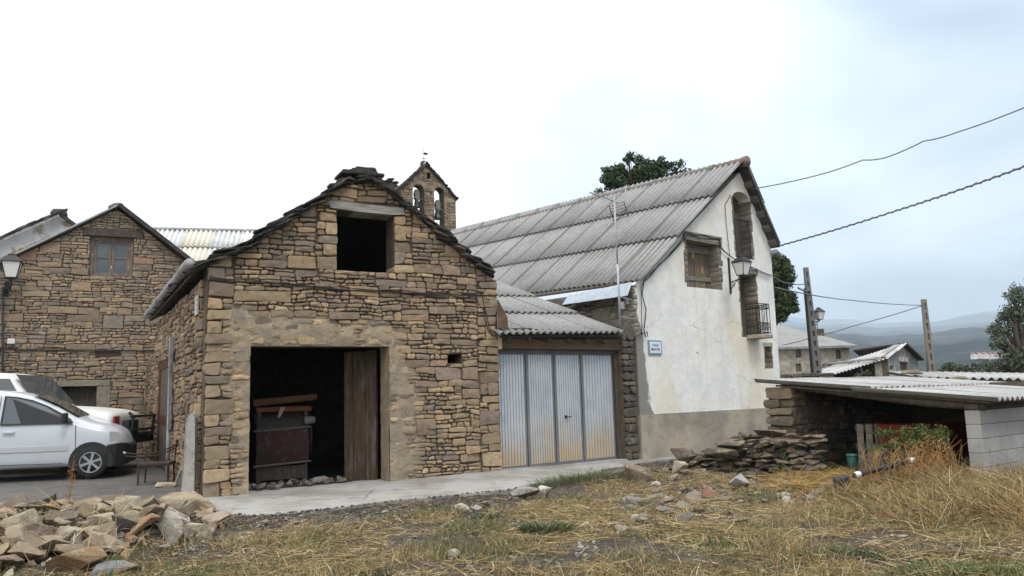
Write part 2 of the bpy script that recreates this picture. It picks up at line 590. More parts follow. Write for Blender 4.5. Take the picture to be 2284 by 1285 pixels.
def masonry(F, parent, rects, rng, pal, mat, clips=(), holes=(), keep=None, deep=None, warp=0.02, out=(0.004, 0.042), max_parts=300, min_area=0.0, name='stone', gap=0.007, jobs=None, r=0.02, bias=None):
    """stones of one wall.  jobs collects (area, mb) so that several walls of one thing share the part limit"""
    P = F.pt
    for rc in rects:
        for h in holes:
            rc = cut_rect(rc, h)
            if rc is None:
                break
        if rc is None:
            continue
        a, b, c, d = rc
        poly = [(a, c), (b, c), (b, d), (a, d)]
        for cp in (clips(a, b, c, d) if callable(clips) else clips):
            poly = clip_halfplane(poly, *cp)
            if len(poly) < 3:
                break
        if len(poly) < 3 or abs(area(poly)) < 0.0018:
            continue
        cu = sum(p[0] for p in poly) / len(poly); cv = sum(p[1] for p in poly) / len(poly)
        if keep and not keep(cu, cv):
            continue
        if warp:
            q = []
            for (x, y) in poly:
                z = Vector((x * 0.9, y * 0.9, F.O.x))
                k = warp * (1.0 if all(not (h[0] - 0.03 < x < h[1] + 0.03 and h[2] - 0.03 < y < h[3] + 0.03) for h in holes) else 0.2)
                m_ = k / max(warp, 1e-6)
                ku, kv = min(1.0, warp / 0.03) * m_, min(1.0, warp / 0.03) * m_
                q.append((x + ku * (0.050 * mnoise.noise(z * 3.4) + 0.022 * mnoise.noise(z * 8.5)) + jit(rng, 0.006) * m_,
                          y + k * mnoise.noise(z + Vector((7, 3, 1))) + kv * (0.036 * mnoise.noise(z * 2.9 + Vector((3, 9, 4))) + 0.018 * mnoise.noise(z * 8.0 + Vector((1, 5, 2)))) + jit(rng, 0.004) * m_))
            poly = q
        bk = -0.05
        if deep:
            bk = deep(a, b, c, d)
        mb = MB()
        t = pick(rng, pal)
        if bias:
            t = bias(cu, cv, t)
        stone_mesh(mb, P, poly, rng, out=rng.uniform(*out), back=bk, tint=t, gap=gap * rng.uniform(0.6, 1.7), r=r)
        jobs.append((abs(area(poly)), mb, parent, mat, name))

def flush(jobs, max_parts, stuff_parent, stuff_label, min_area=0.0, stuff_name='small_stones'):
    """the largest stones become parts of their own, the remainder one joined part"""
    jobs.sort(key=lambda j: -j[0])
    rest = {}
    for i, (ar, mb, par, mat, name) in enumerate(jobs):
        if i < max_parts and ar >= min_area:
            mb.build(name, mat, par, smooth=False)
        else:
            k = mat.name
            if k not in rest:
                rest[k] = (MB(), mat)
            q = rest[k][0]
            b = len(q.v)
            q.v.extend(mb.v)
            q.f.extend([[x + b for x in f] for f in mb.f])
            q.c.extend(mb.c)
    for k, (q, mat) in rest.items():
        o = q.build(stuff_name, mat, stuff_parent, smooth=False)
        o['kind'] = 'stuff'
        if stuff_label:
            o['label'] = stuff_label

# corrugated sheet: local x across the waves, y along the slope, z out
def corrugated(name, mat, nw, pitch, length, amp, th=0.008, seg=6, sag=0.0, rng=None):
    n = nw * seg + 1
    me = bpy.data.meshes.new(name)
    vs, fs = [], []
    ys = [0.0, length * 0.5, length]
    for lay in (0, 1):
        for y in ys:
            for i in range(n):
                x = i / seg * pitch
                z = amp * math.cos(2 * math.pi * i / seg) - lay * th
                if rng:
                    z += jit(rng, 0.0025)
                vs.append((x, y, z))
    def I(l, j, i):
        return (l * 3 + j) * n + i
    for l in (0, 1):
        for j in range(2):
            for i in range(n - 1):
                q = [I(l, j, i), I(l, j, i + 1), I(l, j + 1, i + 1), I(l, j + 1, i)]
                fs.append(q if l == 0 else q[::-1])
    for i in range(n - 1):
        fs.append([I(1, 0, i), I(1, 0, i + 1), I(0, 0, i + 1), I(0, 0, i)])
        fs.append([I(0, 2, i), I(0, 2, i + 1), I(1, 2, i + 1), I(1, 2, i)])
    for j in range(2):
        fs.append([I(0, j, 0), I(0, j + 1, 0), I(1, j + 1, 0), I(1, j, 0)])
        fs.append([I(1, j, n - 1), I(1, j + 1, n - 1), I(0, j + 1, n - 1), I(0, j, n - 1)])
    me.from_pydata(vs, [], fs)
    me.polygons.foreach_set('use_smooth', np.ones(len(me.polygons), dtype=bool))
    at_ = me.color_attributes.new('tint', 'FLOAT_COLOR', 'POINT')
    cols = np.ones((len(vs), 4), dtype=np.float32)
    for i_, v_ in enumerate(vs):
        k_ = 0.68 + 0.32 * min(1.0, max(0.0, (v_[2] / amp + 1.0) / 1.3))      # tint darkens from the crests down to the valleys
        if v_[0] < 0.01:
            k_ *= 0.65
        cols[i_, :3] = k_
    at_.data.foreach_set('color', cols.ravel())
    me.materials.append(mat)
    return me

def basis_euler(x, y, z):
    return Matrix((x, y, z)).transposed().to_euler()
def lay_sheets(me, parent, name, O, across, up, cols, rows, stepx, stepy, rng, lift=0.012, skip=None, tilt=0.006):
    """sheets in rows; the upper row laps over the lower one"""
    across = Vector(across).normalized(); up = Vector(up).normalized()
    nz_ = across.cross(up).normalized()
    res = []
    pw = wpos(parent)
    for r_ in range(rows):
        for c_ in range(cols):
            if skip and skip(c_, r_):
                continue
            o = bpy.data.objects.new(name, me)
            o.parent = parent
            y2 = (up + nz_ * -tilt).normalized()
            z2 = across.cross(y2).normalized()
            o.rotation_euler = basis_euler(across, y2, z2)
            o.location = Vector(O) + across * (c_ * stepx + jit(rng, 0.006)) + up * (r_ * stepy + jit(rng, 0.012)) + nz_ * (lift * r_ + 0.004 * (c_ % 2) + jit(rng, 0.003)) - pw
            COL.objects.link(o)
            res.append(o)
    return res
# ================================================================== STONE BARN
rng = random.Random(11)
A0 = atz(450, 1112, 0)
FB = Frame(A0, 27)
FS = Frame(A0, 119, flip=True)              # left side wall, u runs backwards
BW = FB.px(1115, 900)[0]
BD = FS.du                                   # direction of the barn's depth
barn = thing('stone_barn', A0, 'brown rubble stone barn with dark open doorway, loft opening and slate-edged gable', 'barn')
prof_px = [(433, 592), (443, 577), (484, 562), (532, 545), (580, 519), (590, 506), (624, 490), (652, 466), (682, 451), (727, 425), (751, 400), (768, 391), (812, 384), (846, 391), (861, 403), (894, 434), (916, 455), (952, 476), (978, 503), (1004, 526), (1051, 563), (1084, 584), (1107, 608)]
PROF = [FB.px(x, y, 0.10) for x, y in prof_px]
def prof_at(u):
    for (a, b), (c, d) in zip(PROF, PROF[1:]):
        if a <= u <= c:
            t = (u - a) / (c - a)
            return b + (d - b) * t, (d - b) / (c - a)
    return (PROF[0][1], 0.35) if u < PROF[0][0] else (PROF[-1][1], -0.9)
def smooth_prof(u):
    us = [u + k * 0.09 for k in (-2, -1, 0, 1, 2)]
    v = sum(prof_at(x)[0] for x in us) / 5
    s = (prof_at(u + 0.18)[0] - prof_at(u - 0.18)[0]) / 0.36
    return v, s
BAND = 0.17
dl, _ = FB.px(556, 950); dr, _ = FB.px(869, 950)
_, dt = FB.px(720, 772)
DOOR = (dl, dr, -0.3, dt)
wl_, _ = FB.px(752, 540); wr_, _ = FB.px(879, 540)
_, wt_ = FB.px(815, 474); _, wb_ = FB.px(815, 606)
LOFT = (wl_, wr_, wb_, wt_)
bl_, bb_ = FB.px(736, 468); br_, bt_ = FB.px(900, 462)
BEAM = (bl_, br_, wt_, wt_ + 0.17)
hl, hb = FB.px(999, 810); hr, ht = FB.px(1030, 790)
VENT = (hl, hr, hb, ht)
facade = MB()
top = [(u, smooth_prof(u)[0] - BAND) for u in np.linspace(BW, 0.0, 25)]
facade.prism(FB.pt, [(0.0, -0.3), (DOOR[0], -0.3), (DOOR[0], DOOR[3]), (DOOR[1], DOOR[3]), (DOOR[1], -0.3), (BW, -0.3)] + top,
             [[(LOFT[0], LOFT[2]), (LOFT[1], LOFT[2]), (LOFT[1], LOFT[3]), (LOFT[0], LOFT[3])],
              [(VENT[0], VENT[2]), (VENT[1], VENT[2]), (VENT[1], VENT[3]), (VENT[0], VENT[3])]], -0.018, -0.46)
fw = facade.build('facade_wall', MAT['mortar'], barn)
jobs = []
def barn_clip(a, b, c, d):
    u = (a + b) / 2
    v, s = smooth_prof(u)
    v -= BAND - 0.02
    return [(-s, 1, v - s * u)]
def barn_deep(a, b, c, d):
    if a < 0.04:
        return -0.30
    if b > BW - 0.04:
        return -0.3
    for h in (DOOR, LOFT):
        if c < h[3] and d > h[2] and (abs(b - h[0]) < 0.03 or abs(a - h[1]) < 0.03):
            return -0.44
    if abs(d - LOFT[2]) < 0.03 and LOFT[0] - 0.1 < (a + b) / 2 < LOFT[1] + 0.1:
        return -0.4
    if VENT[0] - 0.02 < b < VENT[0] + 0.05 or abs(a - VENT[1]) < 0.04:
        return -0.25
    return -0.05
# big quoins and jamb stones first, rubble between
rects = []
def quoin_col(u0, u1, v0, v1, side):
    v = v0
    k = 0
    while v < v1:
        h = rng.uniform(0.13, 0.25)
        w = (u1 - u0) * (1.0 if k % 2 == 0 else 0.62) * rng.uniform(0.85, 1.05)
        h = min(h, v1 - v)
        if side > 0:
            rects.append((u0, u0 + w, v, v + h))
            if u1 - (u0 + w) > 0.07:
                rects.append((u0 + w, u1, v, v + h * 0.5)); rects.append((u0 + w, u1, v + h * 0.5, v + h))
        else:
            rects.append((u1 - w, u1, v, v + h))
            if (u1 - w) - u0 > 0.07:
                rects.append((u0, u1 - w, v, v + h * 0.45)); rects.append((u0, u1 - w, v + h * 0.45, v + h))
        v += h; k += 1
quoin_col(0.0, 0.42, -0.2, 4.4, 1)
quoin_col(BW - 0.42, BW, -0.2, 4.4, -1)
quoin_col(LOFT[0] - 0.36, LOFT[0], LOFT[2], LOFT[3] + 0.05, -1)
quoin_col(LOFT[1], LOFT[1] + 0.34, LOFT[2], LOFT[3] + 0.05, 1)
lq = (LOFT[0] - 0.36, LOFT[1] + 0.34, LOFT[2], LOFT[3] + 0.05)
body = partition(0.42, BW - 0.42, -0.2, LOFT[2], rng, 0.86)
body += partition(0.42, lq[0], LOFT[2], lq[3], rng, 0.98)
body += partition(lq[1], BW - 0.42, LOFT[2], lq[3], rng, 0.95)
body += partition(0.42, BW - 0.42, lq[3], 5.7, rng, 1.05)
rects += body
DRO = (DOOR[0], DOOR[1], DOOR[2], DOOR[3])
def barn_tone(u, v, t):
    k = 1.0
    if v > 2.2 and v < 3.3:
        k *= 1.0
    return tuple(x * k for x in t)
masonry(FB, fw, rects, rng, PAL_BARN, MAT['stone'], out=(0.006, 0.044), clips=barn_clip, holes=[DRO, LOFT, BEAM, VENT], deep=barn_deep, jobs=jobs, warp=0.03)
# side wall
SL = 11.2
side_top = FB.px(440, 600)[1] - 0.10
SIDE_END = FS.px(352, 705)[0]
sidew = MB()
sidew.prism(FS.pt, [(0.02, -0.3), (SL, -0.3), (SL, 2.75), (SIDE_END, 2.8), (SIDE_END, side_top - 0.02), (0.02, side_top)], [], -0.02, -0.5)
sw = sidew.build('side_wall', MAT['mortar'], barn)
sd_u0 = FS.px(378, 900)[0]; sd_u1 = FS.px(352, 900)[0]
sd_t = FS.px(365, 806)[1]
SDOOR = (sd_u0, sd_u1, -0.3, sd_t)
srects = partition(0.30, SIDE_END, -0.2, side_top, rng, 0.95) + partition(SIDE_END, SL, -0.2, 2.75, rng, 0.95)
masonry(FS, sw, srects, rng, [((a[0] * 0.85, a[1] * 0.85, a[2] * 0.88), b) for a, b in PAL_BARN], MAT['stone'], holes=[SDOOR], jobs=jobs, warp=0.05, out=(0.0, 0.045))  # side wall's shade put into the colour: darker, cooler copy of the facade palette
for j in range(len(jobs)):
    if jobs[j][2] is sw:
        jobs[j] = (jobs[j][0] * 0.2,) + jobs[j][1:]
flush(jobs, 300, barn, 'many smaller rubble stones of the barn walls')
# other walls, closed so that the inside is dark
ow = MB()
Bk = A0 + BD * SIDE_END
ow.box(FB.pt(BW - 0.45, -0.3, -0.47), FB.du * 0.42, BD * (SIDE_END - 0.6), Vector((0, 0, side_top + 0.2)))
ow.prism(lambda u, v, w: FB.pt(u, v, 0) + BD * (SIDE_END - 0.5 - w), [(0.05, -0.3), (BW - 0.05, -0.3)] + [(min(max(u, .05), BW - .05), v - 0.03) for u, v in top], [], 0.0, 0.4)
ow.build('rear_wall', MAT['mortar'], barn)
fl = MB()
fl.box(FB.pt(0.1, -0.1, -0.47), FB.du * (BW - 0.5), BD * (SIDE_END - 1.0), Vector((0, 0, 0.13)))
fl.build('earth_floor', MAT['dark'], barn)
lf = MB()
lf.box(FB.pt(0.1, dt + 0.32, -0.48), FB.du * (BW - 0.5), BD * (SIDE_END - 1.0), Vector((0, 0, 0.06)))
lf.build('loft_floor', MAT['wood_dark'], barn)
# lintels
lb = MB(); lb.fbox(FB, DOOR[0] - 0.25, DOOR[1] + 0.25, DOOR[3] + 0.001, DOOR[3] + 0.2, -0.455, -0.02)
bevel(lb.build('door_lintel', MAT['wood_grey'], barn), 0.01)
lb = MB()
P8 = lambda u, v, w: FB.pt(u, v, w)
lb.prism(P8, [(BEAM[0], BEAM[2] + 0.03), (BEAM[0] + 0.5, BEAM[2] - 0.005), (BEAM[1] - 0.2, BEAM[2] - 0.012), (BEAM[1], BEAM[2] + 0.02), (BEAM[1] - 0.02, BEAM[3] - 0.05), (BEAM[1] - 0.6, BEAM[3] - 0.02), (BEAM[0] + 0.3, BEAM[3]), (BEAM[0] - 0.02, BEAM[3] - 0.01)], [], 0.035, -0.44)
bevel(lb.build('loft_lintel', material('beam_grey', (0.36, 0.335, 0.30), 0.9, layers=[((0.16, 0.14, 0.12), 2.6, 0.45, 0.62, 0.75, (1, 1, 14)), ((0.46, 0.44, 0.41), 4, 0.55, 0.7, 0.5, (1, 1, 12))], bumps=[(5, 0.9, 0.02, (1, 1, 14))]), barn), 0.012)
# plaster: an uneven coat around the doorway that thins out over the stones
def plaster_patch(F, mask, u0, u1, v0, v1, step, hole, name, mat, parent, tmax=0.042, seedv=0.0):
    nu, nv = int((u1 - u0) / step) + 1, int((v1 - v0) / step) + 1
    mb = MB()
    H = {}
    for j in range(nv):
        for i in range(nu):
            u, v = u0 + i * step, v0 + j * step
            q = Vector((u, v, seedv))
            m = mask(u, v) + 0.20 * mnoise.noise(q * 2.2) + 0.14 * mnoise.noise(q * 5.5) + 0.08 * mnoise.noise(q * 13) - 0.03
            w = max(-0.03, min(1.0, m * 3.2) * tmax) + 0.012 * mnoise.noise(q * 8) + 0.008 * mnoise.noise(q * 22)
            H[i, j] = (w, m)
    idx = {}
    def vid(i, j):
        if (i, j) not in idx:
            idx[i, j] = mb.add([F.pt(u0 + i * step + 0.3 * step * mnoise.noise(Vector((i * .7, j * .7, 3))), v0 + j * step, H[i, j][0])])
        return idx[i, j]
    for j in range(nv - 1):
        for i in range(nu - 1):
            c = [(i, j), (i + 1, j), (i + 1, j + 1), (i, j + 1)]
            if max(H[k][1] for k in c) < -0.02:
                continue
            cu, cv = u0 + (i + .5) * step, v0 + (j + .5) * step
            if any(h[0] < cu < h[1] and h[2] < cv < h[3] for h in hole):
                continue
            mb.face([vid(*k) for k in c])
    return mb.build(name, mat, parent, smooth=True)
def pm(u, v):
    # band over the door, strip right of it, patch along the left jamb
    a = min(min(u - (DOOR[0] - 0.42), (DOOR[1] + 0.26) - u), min(v - (DOOR[3] - 0.1), (DOOR[3] + 0.62) - v - 0.10 * (u - DOOR[0])))
    b = min(min(u - (DOOR[1] - 0.2), DOOR[1] + 0.56 - 0.22 * (v > 1.9) - u), DOOR[3] + 0.4 - v)
    c = min(min(u - (DOOR[0] - 0.33 + 0.13 * (v < 1.1)), DOOR[0] + 0.2 - u), DOOR[3] + 0.2 - v)
    return max(a, b, c) * 1.2
plaster_patch(FB, pm, 0.05, DOOR[1] + 0.95, -0.1, DOOR[3] + 0.8, 0.03, [(DOOR[0], DOOR[1], -1, DOOR[3])], 'door_plaster', MAT['plaster_old'], barn, seedv=2.0)
# reveal plaster on the right jamb of the doorway
rv = MB()
for k in range(14):
    v0 = k * dt / 14; v1 = v0 + dt / 14
    a = [FB.pt(DOOR[1] - 0.012 - 0.012 * rng.random(), v, w) for v, w in ((v0, 0.03), (v1, 0.03), (v1, -0.44), (v0, -0.44))]
    rv.poly(a)
rv.build('jamb_plaster', MAT['plaster_old'], barn)
# roof: boarded deck and slate slabs
def fp(u, v, b):
    """point at facade coordinate u, height v, b metres behind the facade along the barn's depth"""
    return FB.pt(u, v, 0) + BD * b
deck = MB()
us = list(np.linspace(PROF[0][0] + 0.02, PROF[-1][0] - 0.02, 24))
for a, b in zip(us, us[1:]):
    va, vb = smooth_prof(a)[0] - BAND + 0.015, smooth_prof(b)[0] - BAND + 0.015
    p = [fp(a, va, 0.02), fp(b, vb, 0.02), fp(b, vb, SIDE_END + 0.1), fp(a, va, SIDE_END + 0.1)]
    q = [x + Vector((0, 0, 0.06)) for x in p]
    i = deck.add(p + q)
    for f in ((3, 2, 1, 0), (4, 5, 6, 7), (0, 1, 5, 4), (2, 3, 7, 6), (1, 2, 6, 5), (3, 0, 4, 7)):
        deck.face([i + k for k in f])
roof = deck.build('roof', MAT['wood_dark'], barn)
PAL_SLATE = [((0.055, 0.052, 0.048), 4), ((0.085, 0.078, 0.068), 3), ((0.12, 0.105, 0.085), 2), ((0.04, 0.039, 0.038), 3), ((0.16, 0.14, 0.11), 1)]
def slab(mb, C, T, B, N, lt, lb_, th, rng):
    """irregular flat slab: T along the slope, B along the ridge"""
    k = rng.choice((7, 8, 9))
    ang0 = rng.random()
    pts = []
    for i in range(k):
        a = 2 * math.pi * (i + ang0 + jit(rng, 0.25)) / k
        c, s_ = math.cos(a), math.sin(a)
        m = max(abs(c), abs(s_))
        f = (0.75 + 0.25 * 1 / m) * rng.uniform(0.86, 1.05)
        pts.append((c * f * lt / 2, s_ * f * lb_ / 2))
    mb.tint = pick(rng, PAL_SLATE, 0.2)
    tt = [C + T * x + B * y + N * (th / 2 + jit(rng, 0.004)) for x, y in pts]
    bt = [C + T * (x * 0.97 + jit(rng, .008)) + B * (y * 0.97 + jit(rng, .008)) - N * (th / 2 + jit(rng, 0.006)) for x, y in pts]
    i = mb.add(tt + bt)
    mb.face([i + q for q in range(k)])
    mb.face([i + k + q for q in range(k)][::-1])
    for q in range(k):
        mb.face([i + k + q, i + k + (q + 1) % k, i + (q + 1) % k, i + q])
sjobs = []
for sideflag in (1, -1):
    u = PROF[0][0] + 0.10 if sideflag > 0 else PROF[-1][0] - 0.10
    apex = (PROF[10][0] + PROF[13][0]) / 2
    row = 0
    while (apex - u) * sideflag > 0.1:
        v, s = smooth_prof(u)
        T = (FB.du + Vector((0, 0, s))).normalized() * sideflag
        if T.z < 0:
            T = -T
        tilt = R(rng.uniform(-13, -6))
        ang = math.asin(max(-1, min(1, T.z))) + tilt
        T = FB.du * sideflag * math.cos(ang) + Vector((0, 0, math.sin(ang)))
        B = BD
        N = T.cross(B).normalized()
        if N.z < 0:
            N = -N
        for col in range(19):
            layers = 2 if col < 1 else 1
            for ly in range(layers):
                b = -0.13 + col * 0.43 + rng.uniform(-0.06, 0.07) + 0.2
                C = fp(u + jit(rng, 0.04), v - 0.05 - ly * 0.065 + jit(rng, 0.016), b)
                mb = MB()
                slab(mb, C, (T + N * jit(rng, 0.12)).normalized(), B, N, rng.uniform(0.32, 0.52), rng.uniform(0.46, 0.62), rng.uniform(0.018, 0.042), rng)
                sjobs.append((10 - col if col < 2 else 0, mb, roof, MAT['slate'], 'slate_slab'))
        u += sideflag * rng.uniform(0.095, 0.15) * math.cos(math.atan(s))
        row += 1
nv_ = sum(1 for j in sjobs if j[0] > 0)
sjobs.sort(key=lambda j: -j[0])
q = MB()
for i, (k, mb, par, mt, nm) in enumerate(sjobs):
    if k > 0 and i < 280:
        mb.build(nm, mt, par)
    else:
        b = len(q.v); q.v.extend(mb.v); q.f.extend([[x + b for x in f] for f in mb.f]); q.c.extend(mb.c)
stuff(q.build('rear_slates', MAT['slate'], roof))
# cap stones on the ridge
for k, (dx, dv, w, h) in enumerate(((-0.30, 0.0, 0.24, 0.07), (0.0, 0.015, 0.50, 0.085), (0.02, 0.085, 0.40, 0.05), (0.27, 0.0, 0.2, 0.05))):
    mb = MB()
    uu, vv = FB.px(812, 388, 0.1)
    cx, cv = uu + dx, vv + dv - 0.02
    poly = [(cx - w / 2, cv), (cx + w / 2, cv - 0.01), (cx + w / 2 - 0.02, cv + h), (cx - w / 2 + 0.03, cv + h)]
    stone_mesh(mb, lambda a, b, c: FB.pt(a, b, c + 0.12), poly, rng, out=0.03, back=-0.5, tint=(0.07, 0.062, 0.052), gap=0.0)
    mb.build('cap_stone', MAT['slate'], roof)
rd = MB()
for k in range(14):
    rd.box(fp(apex - 0.2 + jit(rng, 0.04), PROF[12][1] - 0.07, 0.5 + k * 0.55), FB.du * 0.4, BD * 0.5, Vector((0, 0, 0.05)))
rd.build('ridge_slabs', MAT['slate'], roof)
# gutter along the left eave
gt = MB()
g0 = FS.px(441, 604)[1] + 0.02
for k in range(7):
    a = 0.05 + k * SIDE_END / 7; b = a + SIDE_END / 7 - 0.03
    gt.tube([FS.pt(a, g0 - 0.07, 0.25), FS.pt(b, g0 - 0.07, 0.25)], 0.075 if k % 2 else 0.085, 10)
gutter = gt.build('gutter', MAT['pvc_grey'], barn, smooth=True)
for k in range(6):
    b_ = MB(); u = 0.4 + k * SIDE_END / 6.3
    b_.box(FS.pt(u, g0 - 0.175, 0.0), FS.du * 0.03, FS.n * 0.32, Vector((0, 0, 0.02)))
    b_.build('gutter_bracket', MAT['iron'], gutter)
MAT['door_old'] = material('door_old', (0.06, 0.040, 0.027), 0.9, layers=[((0.04, 0.027, 0.02), 4, 0.45, 0.62, 0.8, (5, 5, 1)), ((0.13, 0.115, 0.10), 2.2, 0.50, 0.66, 0.75, (5, 5, .7)), ((0.13, .055, .025), 3, .56, .7, .6, (6, 6, .6))], bumps=[(9, 0.7, 0.012, (10, 10, 1))])
# wooden door leaf folded back inside the right jamb
leaf = thing_door = None
hx0 = FB.px(842, 900, -0.5)[0]; hx1 = FB.px(768, 900, -0.75)[0]
dlp = MB(); dlp.box(FB.pt(hx0 - 0.02, 0.04, -0.56), FB.du * 0.02, FB.n * 0.04, Vector((0, 0, dt - 0.06)))
dleaf = dlp.build('door_leaf', MAT['wood_dark'], barn)
dvec = (FB.pt(hx1, 0, -0.78) - FB.pt(hx0, 0, -0.5))
wd = dvec.length; dvec.normalize(); dnn = Vector((dvec.y, -dvec.x, 0))
pos = 0.0
for k, w in enumerate((0.03 * wd, 0.33 * wd, 0.36 * wd, 0.27 * wd)):
    p_ = MB()
    p_.box(FB.pt(hx0, 0.03 + jit(rng, 0.01), -0.5) + dvec * pos + dnn * (0.004 * (k % 2)), dvec * (w - 0.008), dnn * -0.04, Vector((0, 0, dt - 0.07 + jit(rng, 0.02))))
    bevel(p_.build('plank', MAT['door_old'], dleaf), 0.004)
    pos += w
# brown side door of the yard side, cables, number plate
sdm = material('door_brown', (0.085, 0.036, 0.02), 0.6, layers=[((0.05, 0.022, 0.014), 5, 0.45, 0.65, 0.7, (6, 6, 1))])
dm = MB(); dm.fbox(FS, sd_u0, sd_u1, 0.0, sd_t, -0.10, -0.04)
sdoor = dm.build('side_door', sdm, barn)
for (a, b, c, d) in ((0.0, 0.12, 0, 1), (0.88, 1.0, 0, 1), (0.12, 0.88, 0.93, 1), (0.12, 0.88, 0.42, 0.5)):
    m_ = MB(); m_.fbox(FS, sd_u0 + (sd_u1 - sd_u0) * a, sd_u0 + (sd_u1 - sd_u0) * b, sd_t * c + 0.01, sd_t * d - 0.005, -0.04, -0.005)
    m_.build('door_rail', sdm, sdoor)
m_ = MB(); m_.fbox(FS, sd_u0 + 0.35, sd_u0 + 0.65, 1.15, 1.75, -0.039, -0.03)
m_.build('door_notice', material('paper', (0.55, 0.54, 0.52), 0.8), sdoor)
cd = MB()
cu = FS.px(386, 1000)[0]
cd.tube([FS.pt(cu, 0.0, 0.09), FS.pt(cu, 1.2, 0.09)], 0.04, 8)
conduit = cd.build('drain_pipe', MAT['pvc_grey'], barn, smooth=True)
c2 = MB(); c2.fbox(FS, cu - 0.09, cu + 0.09, 0.95, FS.px(386, 757)[1], 0.05, 0.12)
bevel(c2.build('cable_duct', MAT['pvc_grey'], barn), 0.008)
pl = MB(); a, b = FS.px(449, 700); a2, b2 = FS.px(443, 664)
pl.fbox(FS, a, max(a2, a + 0.16), b, b2, 0.045, 0.06)
plate = pl.build('house_number_plate', material('plate_white', (0.55, 0.54, 0.5), 0.5), barn)
m_ = MB()
for k in range(3):
    zz = b + 0.05 + k * 0.08
    m_.fbox(FS, a + 0.05, a + 0.11, zz, zz + 0.05, 0.06, 0.063)
m_.build('plate_mark', MAT['cable'], plate)
def wire(parent, pts, r=0.008, name='cable', mat=None, seg=5):
    mb = MB(); mb.tube(pts, r, seg)
    return mb.build(name, mat or MAT['cable'], parent, smooth=True)
def facade_wire(F, parent, pxs, w=0.045, r=0.008, sub=5, wob=0.006, name='cable'):
    uv = [F.px(x, y, w) for x, y in pxs]
    pts = []
    for (a, b), (c, d) in zip(uv, uv[1:]):
        for k in range(sub):
            t = k / sub
            pts.append(F.pt(a + (c - a) * t, b + (d - b) * t - 0.03 * math.sin(math.pi * t) + jit(rng, wob), w + jit(rng, 0.004)))
    pts.append(F.pt(uv[-1][0], uv[-1][1], w))
    return wire(parent, pts, r, name)
facade_wire(FB, barn, [(466, 617), (560, 622), (640, 631), (760, 640), (890, 646), (1000, 654), (1075, 658), (1085, 700), (1095, 745), (1108, 748)])
facade_wire(FB, barn, [(466, 621), (600, 628), (700, 638), (884, 650), (1000, 657), (1060, 661), (1078, 690), (1088, 735), (1105, 750)])
facade_wire(FB, barn, [(640, 634), (890, 652), (1010, 648), (1070, 654), (1092, 668)])
# ---------------- threshing machine inside
mach_red = material('machine_red', (0.065, 0.022, 0.017), 0.75, layers=[((0.05, 0.04, 0.033), 5, 0.42, 0.62, 0.85), ((0.14, 0.11, 0.09), 8, 0.55, 0.70, 0.6)], bumps=[(20, 0.3, 0.006)])
FM = Frame(FB.pt(0, 0, -1.45), 27)
m0 = FM.px(570, 1000)[0]; m1 = FM.px(688, 1000)[0]
thr = thing('threshing_machine', FM.pt((m0 + m1) / 2, 0.03, -0.3), 'old dusty red grain machine with wooden top board inside the dark doorway', 'machine')
def zz(y):
    return FM.px(625, y)[1]
mb = MB(); mb.prism(lambda u, v, w: FM.pt(w, v, u), [(0.0, zz(1036)), (0.06, zz(1010)), (0.07, zz(985)), (0.02, zz(958)), (-0.7, zz(958)), (-0.7, zz(1036))], [], m1, m0)
b2_ = MB(); b2_.fbox(FM, m0 + 0.02, m1 - 0.03, 0.06, zz(1040), -0.68, -0.03)
bevel(b2_.build('sieve_box', MAT['wood_dark'], thr), 0.01)
bd_ = bevel(mb.build('drum_casing', mach_red, thr), 0.01)
for y in (1038, 960):
    mb = MB(); mb.tube([FM.pt(m0 - 0.04, zz(y), 0.02), FM.pt(m1 + 0.04, zz(y - 6), 0.02)], 0.018, 8)
    mb.build('rim_bar', material('rim_dull', (0.16, .13, .11), .7), bd_)
mb = MB(); mb.prism(lambda u, v, w: FM.pt(w, v, u), [(0.0, zz(958)), (-0.7, zz(958)), (-0.75, zz(915)), (-0.35, zz(925))], [], m1 - 0.02, m0 + 0.02)
mb.build('slanted_hood', material('hood_grey', (0.10, 0.085, 0.07), 0.8, layers=[((0.17, 0.15, 0.13), 7, .5, .7, .7)]), thr)
for u in (m0 + 0.03, m1 - 0.07):
    for w in (-0.02, -0.62):
        mb = MB(); mb.fbox(FM, u, u + 0.06, 0.02, zz(1030) + (0.9 if w < -0.5 else 0.9), w - 0.05, w)
        mb.build('leg', MAT['wood_dark'], thr)
mb = MB(); mb.prism(FM.pt, [(m0 - 0.05, zz(905)), (m1 + 0.14, zz(893)), (m1 + 0.14, zz(881)), (m0 - 0.05, zz(890))], [], 0.02, -0.75)
mb.build('top_board', material('board_orange', (0.12, 0.062, 0.03), 0.8, layers=[((0.09, 0.05, 0.03), 4, .45, .65, .7)]), thr)
mb = MB(); mb.fbox(FM, m0, m1 + 0.05, zz(918), zz(908), -0.02, 0.0)
mb.build('orange_strip', material('orange_red', (0.20, 0.05, 0.022), 0.7, layers=[((0.12, 0.07, 0.04), 9, .45, .6, .8)]), thr)
mb = MB(); mb.prism(FM.pt, [(m0 + 0.36, zz(932)), (m0 + 0.42, zz(930)), (m0 + 0.50, zz(908)), (m0 + 0.42, zz(908))], [], 0.03, 0.015)
mb.build('torn_strap', material('strap_tan', (0.36, 0.28, 0.2), 0.8), thr)
mb = MB()
cu_, cv_ = FM.px(690, 975)
ring = [FM.pt(cu_ + 0.03, cv_ + 0.30 * math.sin(t), -0.25 + 0.30 * math.cos(t)) for t in np.linspace(0, 2 * math.pi, 25)]
mb.tube(ring, 0.022, 6, cap=False)
